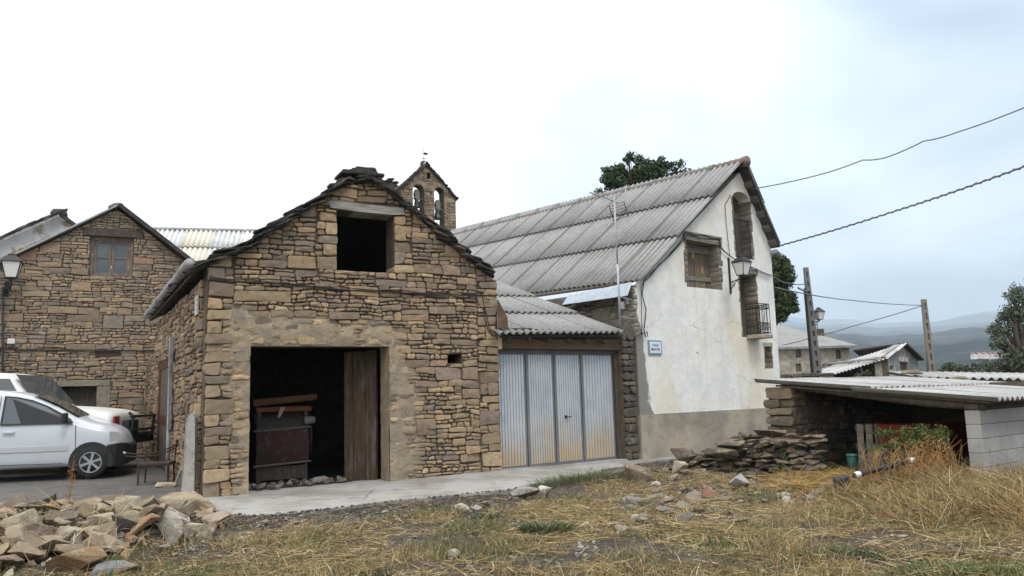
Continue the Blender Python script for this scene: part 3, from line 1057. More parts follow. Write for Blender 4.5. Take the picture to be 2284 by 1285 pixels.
for k in range(3):
    t = k * math.pi / 3
    mb.bar(FM.pt(cu_ + 0.03, cv_ + 0.3 * math.sin(t), -0.25 + 0.3 * math.cos(t)), FM.pt(cu_ + 0.03, cv_ - 0.3 * math.sin(t), -0.25 - 0.3 * math.cos(t)), 0.014, seg=6)
mb.build('belt_wheel', MAT['iron'], thr, smooth=True)
mb = MB(); a, b = FM.px(680, 938)
mb.tube([FM.pt(a - 0.02, b, 0.04), FM.pt(a + 0.17, b + 0.01, 0.04)], [0.075, 0.07], 10)
mb.build('motor', material('motor_grey', (0.2, 0.2, 0.19), 0.7), thr, smooth=True)
# ================================================================== LEFT STONE HOUSE
rng = random.Random(23)
LU = FS.px(327, 900)[0]
FL = Frame(FS.pt(LU, 0, 0), 27)              # facade; u negative runs to the left
FL.O = FL.O
def rect_px(F, x0, y0, x1, y1, w=0.0):
    xm, ym = (x0 + x1) / 2, (y0 + y1) / 2
    return (F.px(x0, ym, w)[0], F.px(x1, ym, w)[0], F.px(xm, y1, w)[1], F.px(xm, y0, w)[1])
house = thing('stone_house', FL.pt(-2.5, 0, 0), 'two-storey rubble stone house with brown casement window in its gable, left behind the cars', 'house')
lr = FL.px(262, 462); le = FL.px(427, 592)
ls = (lr[1] - le[1]) / (le[0] - lr[0])
lw0 = FL.px(0, 700)[0] - 1.6
_l0 = FL.px(0, 585)
ll = (lw0, _l0[1] - 1.6 * (lr[1] - _l0[1]) / (lr[0] - _l0[0]))
LWIN = rect_px(FL, 200, 528, 297, 617)
LDOOR = rect_px(FL, 128, 862, 215, 1010)
hm = MB()
hm.prism(FL.pt, [(lw0, -0.2), (LDOOR[0], -0.2), (LDOOR[0], LDOOR[3]), (LDOOR[1], LDOOR[3]), (LDOOR[1], -0.2), (le[0] + 0.1, -0.2), (le[0] + 0.1, le[1] - 0.08), (lr[0], lr[1] - 0.05), (ll[0], ll[1] - 0.05)],
         [[(LWIN[0], LWIN[2]), (LWIN[1], LWIN[2]), (LWIN[1], LWIN[3]), (LWIN[0], LWIN[3])]], -0.022, -0.5)
hw = hm.build('gable_wall', MAT['mortar'], house)
jobs = []
rects = partition(lw0, le[0] + 0.1, -0.1, lr[1] + 0.2, rng, 0.95)
LLIN = rect_px(FL, 186, 512, 320, 528)
DLIN = rect_px(FL, 128, 848, 246, 862)
DJMB = rect_px(FL, 215, 862, 246, 910)
OLIN = rect_px(FL, 214, 783, 266, 796)
sl_l = (lr[1] - ll[1]) / (lr[0] - ll[0])
clips = [(-sl_l, 1, lr[1] - 0.06 - sl_l * lr[0]), (ls, 1, lr[1] - 0.06 + ls * lr[0])]
def ldeep(a, b, c, d):
    for h in (LWIN, LDOOR):
        if c < h[3] and d > h[2] and (abs(b - h[0]) < 0.03 or abs(a - h[1]) < 0.03):
            return -0.25
    return -0.04
masonry(FL, hw, rects, rng, PAL_HOUSE, MAT['stone'], clips=clips, holes=[LWIN, LDOOR, LLIN, DLIN, DJMB, OLIN], jobs=jobs, warp=0.03, deep=ldeep, out=(0.0, 0.03), gap=0.005)
flush(jobs, 300, hw, None)
def solid(F, rc, w0, w1, name, mat, parent, bv=0.008, label=None):
    mb = MB(); mb.fbox(F, rc[0], rc[1], rc[2], rc[3], w1, w0)
    o = mb.build(name, mat, parent, label=label)
    return bevel(o, bv) if bv else o
solid(FL, LLIN, 0.02, -0.3, 'window_lintel', MAT['wood_dark'], house)
solid(FL, OLIN, 0.012, -0.2, 'old_beam', material('beam_red', (0.07, 0.045, 0.035), 0.9, bumps=[(9, .6, .01, (1, 1, 8))]), house)
stm = MB(); stm.tint = (0.26, 0.225, 0.175)
stm.fbox(FL, DLIN[0], DLIN[1], DLIN[2], DLIN[3], -0.3, 0.02)
bevel(stm.build('door_lintel', MAT['stone'], house), 0.015)
stm = MB(); stm.tint = (0.25, 0.22, 0.18)
stm.fbox(FL, DJMB[0] + 0.003, DJMB[1], DJMB[2], DJMB[3], -0.3, 0.015)
bevel(stm.build('door_jamb', MAT['stone'], house), 0.015)
dmat = MAT['wood_dark']
mb = MB(); mb.fbox(FL, LDOOR[0], LDOOR[1], -0.1, LDOOR[3] - 0.002, -0.3, -0.26)
ldr = mb.build('door', dmat, house)
for k in range(5):
    w = (LDOOR[1] - LDOOR[0]) / 5
    mb = MB(); mb.fbox(FL, LDOOR[0] + k * w + 0.006, LDOOR[0] + (k + 1) * w - 0.006, 0.0, LDOOR[3] - 0.02, -0.26, -0.235 + jit(rng, 0.004))
    mb.build('plank', dmat, ldr)
def casement(F, rc, parent, fm, gm, w=-0.10, fw=0.10, rows=2, name='window'):
    a, b, c, d = rc
    mb = MB()
    for q in ((a, a + fw, c, d), (b - fw, b, c, d), (a + fw, b - fw, d - fw, d), (a + fw, b - fw, c, c + fw * 0.7)):
        mb.fbox(F, q[0], q[1], q[2], q[3], w - 0.08, w)
    win = bevel(mb.build(name, fm, parent), 0.006)
    m = (a + b) / 2
    ia, ib, ic, id_ = a + fw, b - fw, c + fw * 0.7, d - fw
    for (x0, x1) in ((ia + 0.004, m - 0.004), (m + 0.004, ib - 0.004)):
        s = 0.055
        mb = MB()
        for q in ((x0, x0 + s, ic, id_), (x1 - s, x1, ic, id_), (x0 + s, x1 - s, id_ - s, id_), (x0 + s, x1 - s, ic, ic + s)):
            mb.fbox(F, q[0], q[1], q[2], q[3], w - 0.07, w - 0.025)
        sash = mb.build('sash', fm, win)
        hh = (id_ - s - ic - s) / rows
        for r_ in range(rows):
            if r_:
                mb = MB(); mb.fbox(F, x0 + s, x1 - s, ic + s + r_ * hh - 0.012, ic + s + r_ * hh + 0.012, w - 0.05, w - 0.03)
                mb.build('glazing_bar', MAT['wood_grey'], win)
            mb = MB(); mb.fbox(F, x0 + s, x1 - s, ic + s + r_ * hh, ic + s + (r_ + 1) * hh, w - 0.058, w - 0.052)
            mb.build('pane', gm, win)
    return win
MAT['frame_red'] = material('frame_red', (0.17, 0.125, 0.10), 0.8, layers=[((0.27, 0.24, 0.21), 6, 0.48, 0.68, 0.8, (3, 3, 1)), ((0.09, 0.04, 0.03), 3, 0.5, 0.7, 0.6)])
MAT['pane'] = material('pane', (0.10, 0.115, 0.125), 0.25, spec=0.35, layers=[((0.17, 0.17, 0.16), 3, 0.45, 0.65, 0.7)])
casement(FL, LWIN, house, MAT['frame_red'], MAT['pane'])
# roof of the house: verge boards, deck and sheets running back
vert = Vector((0, 0, 1))
LB = Vector((math.cos(R(117)), math.sin(R(117)), 0))
def roof_strip(F, a, b, back, th, w_over, name, mat, parent, sheets=None):
    """sloping slab between two facade points, from w_over in front to 'back' metres behind"""
    mb = MB()
    A_, B_ = F.pt(a[0], a[1], 0), F.pt(b[0], b[1], 0)
    t = (B_ - A_)
    bk = -F.n
    nn = t.cross(bk).normalized()
    if nn.z < 0:
        nn = -nn
    mb.box(A_ - bk * w_over, t, bk * (back + w_over), nn * th)
    return mb.build(name, mat, parent)
MAT['verge_dark'] = material('verge_dark', (0.05, 0.044, 0.04), 0.85, layers=[((0.12, 0.11, 0.10), 5, .5, .7, .6)])
lroof = roof_strip(FL, (lr[0], lr[1]), (le[0] + 0.05, le[1]), 7.0, 0.10, 0.22, 'roof', MAT['verge_dark'], house)
roof_strip(FL, (ll[0] - 0.3, ll[1] - 0.3 * sl_l), (lr[0], lr[1]), 7.0, 0.035, 0.16, 'roof', material('verge_pale', (0.42, .415, .40), .9, layers=[((0.2, .195, .185), 5, .5, .7, .6)]), house)
for k, (x, y, w, h) in enumerate(((262, 459, 0.36, 0.10), (250, 461, 0.22, 0.06))):
    mb = MB(); u, v = FL.px(x, y, 0.1)
    stone_mesh(mb, lambda a, b, c: FL.pt(a, b, c + 0.05), [(u - w / 2, v - 0.02), (u + w / 2, v - 0.04), (u + w / 2 - 0.04, v + h * 0.7), (u, v + h), (u - w / 2 + 0.02, v + h * 0.4)], rng, out=0.1, back=-0.5, tint=(0.2, 0.17, 0.13))
    mb.build('ridge_stone', MAT['stone'], lroof)
facade_wire(FL, house, [(0, 775), (120, 777), (230, 779), (345, 781)], 0.05, 0.012)
facade_wire(FL, house, [(0, 778), (140, 781), (300, 781), (350, 785)], 0.05, 0.010)
mb = MB(); u, v = FL.px(26, 762)
mb.fbox(FL, u - 0.085, u + 0.085, v - 0.07, v + 0.07, 0.03, 0.12)
bevel(mb.build('junction_box', material('box_white', (0.62, 0.61, 0.58), 0.6), house), 0.02)
mb = MB(); mb.tube([FL.pt(*FL.px(6, 1000, 0.08), 0.08), FL.pt(*FL.px(6, 640, 0.08), 0.08)], 0.025, 8)
mb.build('downpipe', MAT['cable'], house, smooth=True)
# --------- house further left behind (white gable)
fh = thing('rear_house', at(60, 900, 27), 'house with whitewashed stone gable rising behind the stone house at far left', 'house')
FQ = Frame(at(135, 700, 27), 27)
a, b, c = FQ.px(-60, 565), FQ.px(133, 482), FQ.px(215, 543)
mb = MB(); mb.prism(FQ.pt, [(a[0], 0), (c[0], 0), (c[0], c[1]), (b[0], b[1]), (a[0], a[1])], [], 0, -0.4)
MAT['whitewash'] = material('whitewash', (0.52, 0.51, 0.50), 0.95, layers=[((0.36, 0.35, 0.34), 1.5, .45, .65, .8), ((0.24, 0.19, 0.13), 2.2, .54, .62, .9)], bumps=[(7, .6, .03)])
fqw = mb.build('gable_wall', MAT['whitewash'], fh)
roof_strip(FQ, b, c, 5, 0.10, 0.2, 'roof', MAT['verge_dark'], fh)
q = MB()
rf = roof_strip(FQ, a, b, 5, 0.07, 0.12, 'roof', MAT['slate'], fh)
jobs = []
rects = partition(a[0], c[0], 4.2, b[1], rng, 1.1)
k_ = (b[1] - a[1]) / (b[0] - a[0])
masonry(FQ, fqw, rects, rng, PAL_HOUSE, MAT['stone'], clips=[(-k_, 1, b[1] - 0.55 - k_ * b[0])], keep=lambda u, v: u < b[0] - 0.25, jobs=jobs, out=(0.0, 0.03))
flush(jobs, 60, fqw, None)
for k in range(16):
    t = k / 15
    mb = MB()
    u = a[0] + (b[0] - a[0]) * t; v = a[1] + (b[1] - a[1]) * t
    Tn = (FQ.du + Vector((0, 0, k_))).normalized()
    slab(mb, FQ.pt(u, v + 0.09 + jit(rng, 0.02), 0.1), Tn, FQ.n, Tn.cross(FQ.n) * -1, 0.55, 0.6, 0.05, rng)
    mb.build('slate_slab', MAT['slate'], rf)
mb = MB(); stone_mesh(mb, lambda x, y, z: FQ.pt(x, y, z + 0.1), [(b[0] - 0.3, b[1] + 0.05), (b[0] + 0.25, b[1] + 0.03), (b[0] + 0.2, b[1] + 0.22), (b[0] - 0.2, b[1] + 0.2)], rng, out=0.1, back=-0.5, tint=(0.12, 0.1, 0.08))
mb.build('ridge_stone', MAT['stone'], rf)
# --------- low rear building with pale corrugated roof between house and barn
rb = thing('rear_building', at(450, 900, 28), 'building with pale corrugated roof with yellowed sheets, seen between stone house and barn', 'building')
FR = Frame(at(335, 512, 27.0), 14)
r0 = FR.px(300, 511)[1]
upv = (-FR.n * math.cos(R(33)) + vert * math.sin(R(33)))
Lr = 3.1
mb = MB(); mb.fbox(FR, -1.6, 6.4, 0, r0 - Lr * math.sin(R(33)) - 0.1, 2.2, 2.5)
mb.build('wall', MAT['mortar'], rb)
rsheet = corrugated('pale_sheet', material('sheet_white', (0.66, 0.66, 0.65), 0.85, objrand=0.1, tint='over', layers=[((0.40, 0.39, 0.37), 3, .45, .65, .7), ((0.32, 0.32, 0.31), 18, .5, .7, .5)]), 6, 0.16, 1.65, 0.031)
ysheet = corrugated('yellow_sheet', material('sheet_yellow', (0.64, 0.60, 0.48), 0.85, tint='over', layers=[((0.62, 0.60, 0.52), 2, .45, .65, .7), ((0.4, 0.37, 0.28), 12, .52, .7, .5)]), 6, 0.16, 1.65, 0.031)
O_ = FR.pt(-1.6, r0, 0) - upv * Lr
sh = lay_sheets(rsheet, rb, 'roof_sheet', O_, FR.du, upv, 8, 2, 0.93, 1.5, rng, lift=0.03)
for i, o in enumerate(sh):
    if i % 8 == 3 or i == 2:
        o.data = ysheet
mb = MB()
for k in range(8):
    mb.tube([FR.pt(-1.6 + k * 0.95, r0 - 0.0, 0.03), FR.pt(-0.68 + k * 0.95, r0 + 0.0, 0.03)], 0.075, 8)
mb.build('ridge_cap', MAT['fibre_cement'], rb)

# ================================================================== CHURCH BELL GABLE
rng = random.Random(5)
YB = 40.0
FC = Frame(at(951, 700, YB), 30)
belf = thing('church_bell_gable', FC.pt(0, 0, 0), 'tall stone church bell gable with two arched openings, bells and weathervane', 'church tower')
ap = FC.px(951, 366); cr_ = FC.px(1016, 443)
cl_ = (-(cr_[0]), cr_[1])
def arch_hole(F, x0, x1, ytop, ybot):
    a, b, _, t = rect_px(F, x0, ytop, x1, ybot)
    bt = F.px((x0 + x1) / 2, ybot)[1]
    r = (b - a) / 2
    m = (a + b) / 2
    return [(a, bt), (b, bt)] + [(m + r * math.cos(t_), t - r + r * math.sin(t_)) for t_ in np.linspace(0, math.pi, 9)]
H1 = arch_hole(FC, 921, 946, 411, 500); H2 = arch_hole(FC, 969, 991, 418, 520); H3 = arch_hole(FC, 952, 960, 384, 399)
hb = min(H1[0][1], H2[0][1])
H1 = [(u, hb if i < 2 else v) for i, (u, v) in enumerate(H1)]
H2 = [(u, hb if i < 2 else v) for i, (u, v) in enumerate(H2)]
dzz = (max(v for _, v in H1) - max(v for _, v in H2))
mb = MB(); mb.prism(FC.pt, [(cl_[0], 0), (cr_[0], 0), (cr_[0], cr_[1]), (ap[0], ap[1]), (cl_[0], cl_[1])], [H1, H2, H3], 0, -0.62)
bw = mb.build('wall', MAT['mortar'], belf)
mb = MB(); mb.fbox(FC, H3[0][0] - 0.05, H3[1][0] + 0.05, H3[0][1] - 0.05, H3[0][1] + 0.6, -0.5, -0.45)
mb.build('niche_back', MAT['mortar'], belf)
def bb(h):
    return (min(u for u, v in h), max(u for u, v in h), min(v for u, v in h), max(v for u, v in h) - 0.06)
jobs = []
rects = partition(cl_[0], cr_[0], hb - 1.8, ap[1] + 0.1, rng, 1.0)
k_ = (ap[1] - cr_[1]) / (cr_[0] - ap[0])
masonry(FC, bw, rects, rng, PAL_HOUSE + [((0.36, 0.28, 0.18), 3)], MAT['stone'], clips=[(k_, 1, ap[1] - 0.05), (-k_, 1, ap[1] - 0.05)], holes=[bb(H1), bb(H2), bb(H3)], jobs=jobs, out=(0.0, 0.03), warp=0.03,
        deep=lambda a, b, c, d: -0.4 if (a < cl_[0] + 0.05 or b > cr_[0] - 0.05) else -0.05)
flush(jobs, 220, bw, None)
sidem = Frame(FC.pt(cr_[0], 0, 0), 120)
mb = MB()
for h in (H1, H2):
    m = (h[0][0] + h[1][0]) / 2; r = (h[1][0] - h[0][0]) / 2; t = max(v for u, v in h) - r
    for k in range(9):
        a0 = math.pi * k / 9; a1 = math.pi * (k + 1) / 9 - 0.03
        for ww in (0,):
            mb.tint = pick(rng, PAL_HOUSE)
            P = [(m + (r + o) * math.cos(a), t + (r + o) * math.sin(a)) for o, a in ((0.0, a0), (0.22, a0), (0.22, a1), (0.0, a1))]
            mb.prism(FC.pt, P, [], 0.045, -0.4)
mb.build('arch_stones', MAT['stone'], belf)
broof = MB(); broof.box(FC.pt(ap[0] - 0.12, ap[1], 0.1), FC.du * 0.24, FC.n * -0.95, vert * 0.1)
brf = broof.build('roof', MAT['slate'], belf)
for sgn in (1, -1):
    for k in range(15):
        t = k / 14
        u = ap[0] + sgn * (cr_[0] + 0.06 - ap[0]) * t; v = ap[1] + 0.03 - k_ * (cr_[0] - ap[0]) * t
        Tn = (FC.du * sgn - vert * (k_ * 0.55)).normalized()
        mb = MB(); slab(mb, FC.pt(u, v + jit(rng, 0.02), -0.33), Tn, FC.n, Tn.cross(FC.n) * (1 if sgn > 0 else -1), 0.36, 1.05, 0.055, rng)
        mb.build('slate_slab', MAT['slate'], brf)
mb = MB(); mb.tint = (0.12, .11, .1); mb.tube([FC.pt(ap[0], ap[1] + 0.02, -0.3), FC.pt(ap[0], ap[1] + 0.16, -0.3), FC.pt(ap[0], ap[1] + 0.24, -0.3)], [0.2, 0.2, 0.11], 10)
mb.build('finial_base', MAT['slate'], belf)
vz = FC.px(951, 330)[1]
vm = MB(); vm.bar(FC.pt(ap[0], ap[1] + 0.2, -0.3), FC.pt(ap[0], vz, -0.3), 0.014, seg=6)
vm.tube([FC.pt(ap[0], ap[1] + 0.32, -0.3), FC.pt(ap[0], ap[1] + 0.38, -0.3), FC.pt(ap[0], ap[1] + 0.44, -0.3)], [0.01, 0.05, 0.01], 8)
vane = vm.build('weathervane', MAT['iron'], belf)
vm = MB(); z_ = FC.px(951, 339)[1]
vm.prism(FC.pt, [(ap[0] - 0.12, z_ - 0.012), (ap[0] + 0.02, z_ - 0.02), (ap[0] + 0.02, z_ - 0.06), (ap[0] + 0.24, z_ - 0.06), (ap[0] + 0.19, z_), (ap[0] + 0.24, z_ + 0.06), (ap[0] + 0.02, z_ + 0.06), (ap[0] + 0.02, z_ + 0.015), (ap[0] - 0.12, z_ + 0.015)], [], -0.29, -0.31)
vm.bar(FC.pt(ap[0] - 0.08, vz - 0.03, -0.3), FC.pt(ap[0] + 0.08, vz - 0.03, -0.3), 0.012, seg=6)
vm.build('vane_flag', MAT['iron'], vane)
bellm = material('bronze', (0.035, 0.037, 0.038), 0.45, metal=0.3, layers=[((0.2, 0.22, 0.2), 5, .5, .7, .6)])
for h, s, drop in ((H1, 0.85, 0.75), (H2, 1.0, 1.15)):
    m = (h[0][0] + h[1][0]) / 2; t = max(v for u, v in h)
    mb = MB(); z0 = t - drop
    rr = [(0.03, 0.0), (0.10, -0.02), (0.14, -0.12), (0.16, -0.32), (0.21, -0.46), (0.235, -0.50)]
    mb.tube([FC.pt(m, z0 + dz_ * s, -0.22) for _, dz_ in rr], [r_ * s for r_, _ in rr], 14)
    mb.build('bell', bellm, belf, smooth=True)
    mb = MB(); mb.prism(FC.pt, [(m - 0.10, z0 - 0.02), (m + 0.10, z0 - 0.02), (m + 0.15, z0 + 0.3), (m + 0.08, z0 + 0.5), (m - 0.08, z0 + 0.5), (m - 0.15, z0 + 0.3)], [], -0.14, -0.30)
    mb.bar(FC.pt(h[0][0] - 0.02, z0 + 0.03, -0.22), FC.pt(h[1][0] + 0.02, z0 + 0.03, -0.22), 0.03)
    bevel(mb.build('bell_yoke', MAT['wood_grey'], belf), 0.02)
# low slate roof of the nave beside the bell gable
nv = thing('church_nave', FC.pt(-2.5, 0, -3), 'dark slate roof peak of the church nave showing left of the bell gable', 'church')
mb = MB(); a = FC.px(872, 402, -2.0); 
mb.prism(lambda u, v, w: FC.pt(u, v, w), [(a[0] - 2.5, 0), (a[0] + 0.42, 0), (a[0] + 0.42, a[1] - 0.25), (a[0], a[1]), (a[0] - 2.5, a[1] - 1.4)], [], -2.0, -9)
nvw = mb.build('wall', MAT['mortar'], nv)
for k in range(6):
    mb = MB(); t = (k - 4) * 0.26
    slab(mb, FC.pt(a[0] + t, a[1] - abs(t) * 0.55 + 0.05, -2.1), FC.du, FC.n, vert, 0.4, 0.6, 0.06, rng)
    mb.build('slate_slab', MAT['slate'], nvw)
# ================================================================== GARAGE AND WHITE HOUSE (one street front)
rng = random.Random(31)
FG = Frame(FB.pt(BW, 0, 0), 38)
HD = Vector((math.cos(R(130)), math.sin(R(130)), 0))      # direction of the depth of both
def gu(x, y, w=0.0):
    return FG.px(x, y, w)[0]
gz0 = FG.px(1250, 1036)[1]
garage = thing('garage', FG.pt(1.6, 0.05, 0), 'low garage with four ribbed metal door leaves and corrugated roof between barn and white house', 'garage')
gx = [gu(1114, 900), gu(1191, 900), gu(1254, 900), gu(1315, 900), gu(1387, 900)]
gt_ = FG.px(1250, 785)[1]
gb_ = 0.06
rust = None
def garage_metal():
    m = material('garage_metal', (0.57, 0.585, 0.60), 0.5, metal=0.25, spec=0.4, layers=[((0.42, 0.455, 0.50), 1.6, .42, .66, .7), ((0.60, 0.63, 0.66), 5, .5, .7, .5, (3, 3, 0.6)), ((0.30, 0.33, 0.37), 3, .56, .75, .5)])
    t = m.node_tree
    bs = [n for n in t.nodes if n.type == 'BSDF_PRINCIPLED'][0]
    src = bs.inputs['Base Color'].links[0].from_socket
    N, L = t.nodes.new, t.links.new
    g = N('ShaderNodeNewGeometry'); s = N('ShaderNodeSeparateXYZ'); L(g.outputs['Position'], s.inputs[0])
    nz_ = N('ShaderNodeTexNoise'); nz_.inputs['Scale'].default_value = 1.1; L(g.outputs['Position'], nz_.inputs['Vector'])
    a = N('ShaderNodeMath'); a.operation = 'MULTIPLY_ADD'; a.inputs[1].default_value = 1.3; L(nz_.outputs[0], a.inputs[0]); L(s.outputs[2], a.inputs[2])
    mr = N('ShaderNodeMapRange'); mr.inputs[1].default_value = 1.55; mr.inputs[2].default_value = 0.75; mr.inputs[4].default_value = 0.8; L(a.outputs[0], mr.inputs[0])
    mx = N('ShaderNodeMix'); mx.data_type = 'RGBA'; L(mr.outputs[0], mx.inputs[0]); L(src, mx.inputs[6]); mx.inputs[7].default_value = (0.55, 0.40, 0.22, 1)
    L(mx.outputs[2], bs.inputs['Base Color'])
    return m
MAT['garage_metal'] = garage_metal()
MAT['frame_grey'] = material('frame_grey', (0.16, 0.165, 0.175), 0.6, layers=[((0.28, 0.24, 0.18), 2, .5, .7, .6)])
WD = -0.22                                     # door set back in the opening
for i in range(4):
    a, b = gx[i] + 0.012, gx[i + 1] - 0.012
    fr = MB()
    for q in ((a, a + 0.05, gb_, gt_), (b - 0.05, b, gb_, gt_), (a + 0.05, b - 0.05, gt_ - 0.06, gt_), (a + 0.05, b - 0.05, gb_, gb_ + 0.06)):
        fr.fbox(FG, q[0], q[1], q[2], q[3], WD - 0.04, WD)
    leaf = bevel(fr.build('door_leaf', MAT['frame_grey'] if i else MAT['frame_grey'], garage), 0.004)
    pn = MB()
    n = 10
    x0, x1 = a + 0.045, b - 0.045
    w = (x1 - x0) / n
    prev = None
    for k in range(n):
        u0 = x0 + k * w
        for (ua, wa, ub, wb) in ((u0, -0.022, u0 + 0.010, -0.022), (u0 + 0.010, -0.022, u0 + 0.016, 0.006), (u0 + 0.016, 0.006, u0 + w - 0.006, 0.006), (u0 + w - 0.006, 0.006, u0 + w, -0.022)):
            pn.poly([FG.pt(ua, gb_ + 0.05, WD + wa), FG.pt(ub, gb_ + 0.05, WD + wb), FG.pt(ub, gt_ - 0.05, WD + wb), FG.pt(ua, gt_ - 0.05, WD + wa)])
    pn.fbox(FG, x0, x1, gb_ + 0.05, gt_ - 0.05, WD - 0.036, WD - 0.03)
    pn.build('ribbed_panel', MAT['garage_metal'], leaf)
    if i == 2:
        hn = MB(); hu, hv = FG.px(1262, 930, WD)
        hn.fbox(FG, hu - 0.03, hu + 0.01, hv - 0.03, hv + 0.03, WD, WD + 0.02)
        hn.bar(FG.pt(hu - 0.01, hv, WD + 0.04), FG.pt(hu + 0.11, hv, WD + 0.045), 0.01)
        hn.bar(FG.pt(hu - 0.01, hv, WD), FG.pt(hu - 0.01, hv, WD + 0.04), 0.01)
        hn.build('handle', MAT['iron'], leaf)
# opening frame
bz0 = FG.px(1250, 779)[1]; bz1 = FG.px(1250, 752)[1]
mb = MB(); mb.fbox(FG, gx[0] - 0.05, gu(1393, 765), bz0, bz1, -0.34, -0.05)
bevel(mb.build('lintel_beam', material('beam_brown', (0.115, 0.073, 0.045), 0.85, layers=[((0.06, .04, .028), 3, .45, .65, .8, (1, 1, 8)), ((0.2, .15, .10), 4, .55, .7, .6, (1, 1, 10))], bumps=[(6, .7, .012, (1, 1, 12))]), garage), 0.012)
mb = MB(); mb.fbox(FG, gx[0] - 0.05, gx[4] + 0.1, gt_, bz0 - 0.003, -0.3, -0.2)
mb.build('head_rail', MAT['frame_grey'], garage)
mb = MB(); mb.fbox(FG, gx[4] + 0.004, gx[4] + 0.09, gb_ - 0.05, gt_, -0.30, -0.16)
mb.build('door_post', MAT['wood_dark'], garage)
mb = MB(); mb.fbox(FG, -0.02, 0.075, bz0 - 0.02, bz1 + 0.06, -0.1, 0.02)
bevel(mb.build('side_plank', material('plank_tan', (0.36, 0.28, 0.19), 0.85, bumps=[(8, .5, .01, (10, 10, 1))]), garage), 0.006)
mb = MB(); mb.fbox(FG, 0.0, gx[4] + 0.1, gb_ - 0.08, gb_ - 0.004, -0.4, 0.02)
bevel(mb.build('threshold', MAT['concrete'], garage), 0.01)
# masonry above the beam and the pillar right of the doors
PU1 = gu(1424, 900)
mb = MB(); mb.prism(FG.pt, [(0.0, bz1), (PU1 - 0.01, bz1 - 0.02), (PU1 - 0.01, FG.px(1405, 741)[1]), (0.0, FG.px(1112, 741)[1] + 0.02)], [], -0.06, -0.4)
mb.fbox(FG, gx[4] + 0.09, PU1 - 0.012, -0.2, bz1 - 0.03, -0.42, -0.07)
gw = mb.build('masonry', MAT['mortar'], garage)
jobs = []
rects = partition(0.02, PU1 - 0.02, bz1 + 0.01, bz1 + 0.16, rng, 0.8)
v = -0.1
while v < bz1 + 0.02:
    h = rng.uniform(0.10, 0.2)
    if rng.random() < 0.6:
        rects.append((gx[4] + 0.10, PU1 - 0.03, v, v + h))
    else:
        m = rng.uniform(0.4, 0.6) * (PU1 - gx[4] - 0.13) + gx[4] + 0.1
        rects += [(gx[4] + 0.10, m, v, v + h), (m, PU1 - 0.03, v, v + h)]
    v += h
masonry(FG, gw, rects, rng, PAL_GREY, MAT['stone'], jobs=jobs, warp=0.012, out=(-0.03, 0.02), deep=lambda *a: -0.2, gap=0.008, r=0.035)
flush(jobs, 120, gw, None)
# roof
ge0, ge1 = FG.px(1108, 741, 0.16), FG.px(1408, 739, 0.16)
gsl = math.atan(0.36)
gup = HD * math.cos(gsl) + vert * math.sin(gsl)
gac = (FG.pt(ge1[0], ge1[1], 0.16) - FG.pt(ge0[0] - 0.02, ge0[1], 0.16)).normalized()
gup = (gup - gac * gup.dot(gac)).normalized()
gsheet = corrugated('garage_sheet', MAT['fibre_cement'], 5, 0.165, 1.72, 0.031, rng=rng)
groof = MB(); groof.box(FG.pt(0.02, ge0[1] - 0.09, 0.02), gac * (ge1[0] - 0.12), gup * 4.2, vert * 0.04)
gr = groof.build('roof', MAT['wood_dark'], garage)
lay_sheets(gsheet, gr, 'roof_sheet', FG.pt(ge0[0] - 0.02, ge0[1] - 0.015, 0.16), gac, gup, 4, 3, 0.835, 1.5, rng, lift=0.035)
mb = MB()
for k in range(7):
    mb.box(FG.pt(0.2 + k * 0.5, ge0[1] - 0.13, 0.06), FG.du * 0.05, HD * 0.4, vert * 0.06)
mb.build('rafter_ends', MAT['wood_dark'], gr)
# tilted rusty board leaning at the left end of the garage roof
mb = MB()
a, b = FG.px(1114, 668, 0.1), FG.px(1132, 735, 0.1)
mb.prism(FG.pt, [(a[0] - 0.03, a[1]), (b[0] + 0.01, b[1] + 0.23), (b[0] + 0.02, b[1] + 0.03), (a[0] - 0.03, b[1] + 0.02)], [], 0.10, 0.06)
bevel(mb.build('tilted_board', material('board_rust', (0.12, 0.075, 0.045), 0.85, layers=[((0.3, .24, .17), 3, .5, .7, .7)]), garage), 0.006)
facade_wire(FG, garage, [(1105, 748), (1180, 752), (1260, 755), (1340, 752), (1392, 750), (1430, 748)], -0.03, 0.012)
facade_wire(FG, garage, [(1105, 744), (1200, 749), (1300, 752), (1400, 747), (1440, 752)], -0.03, 0.009)

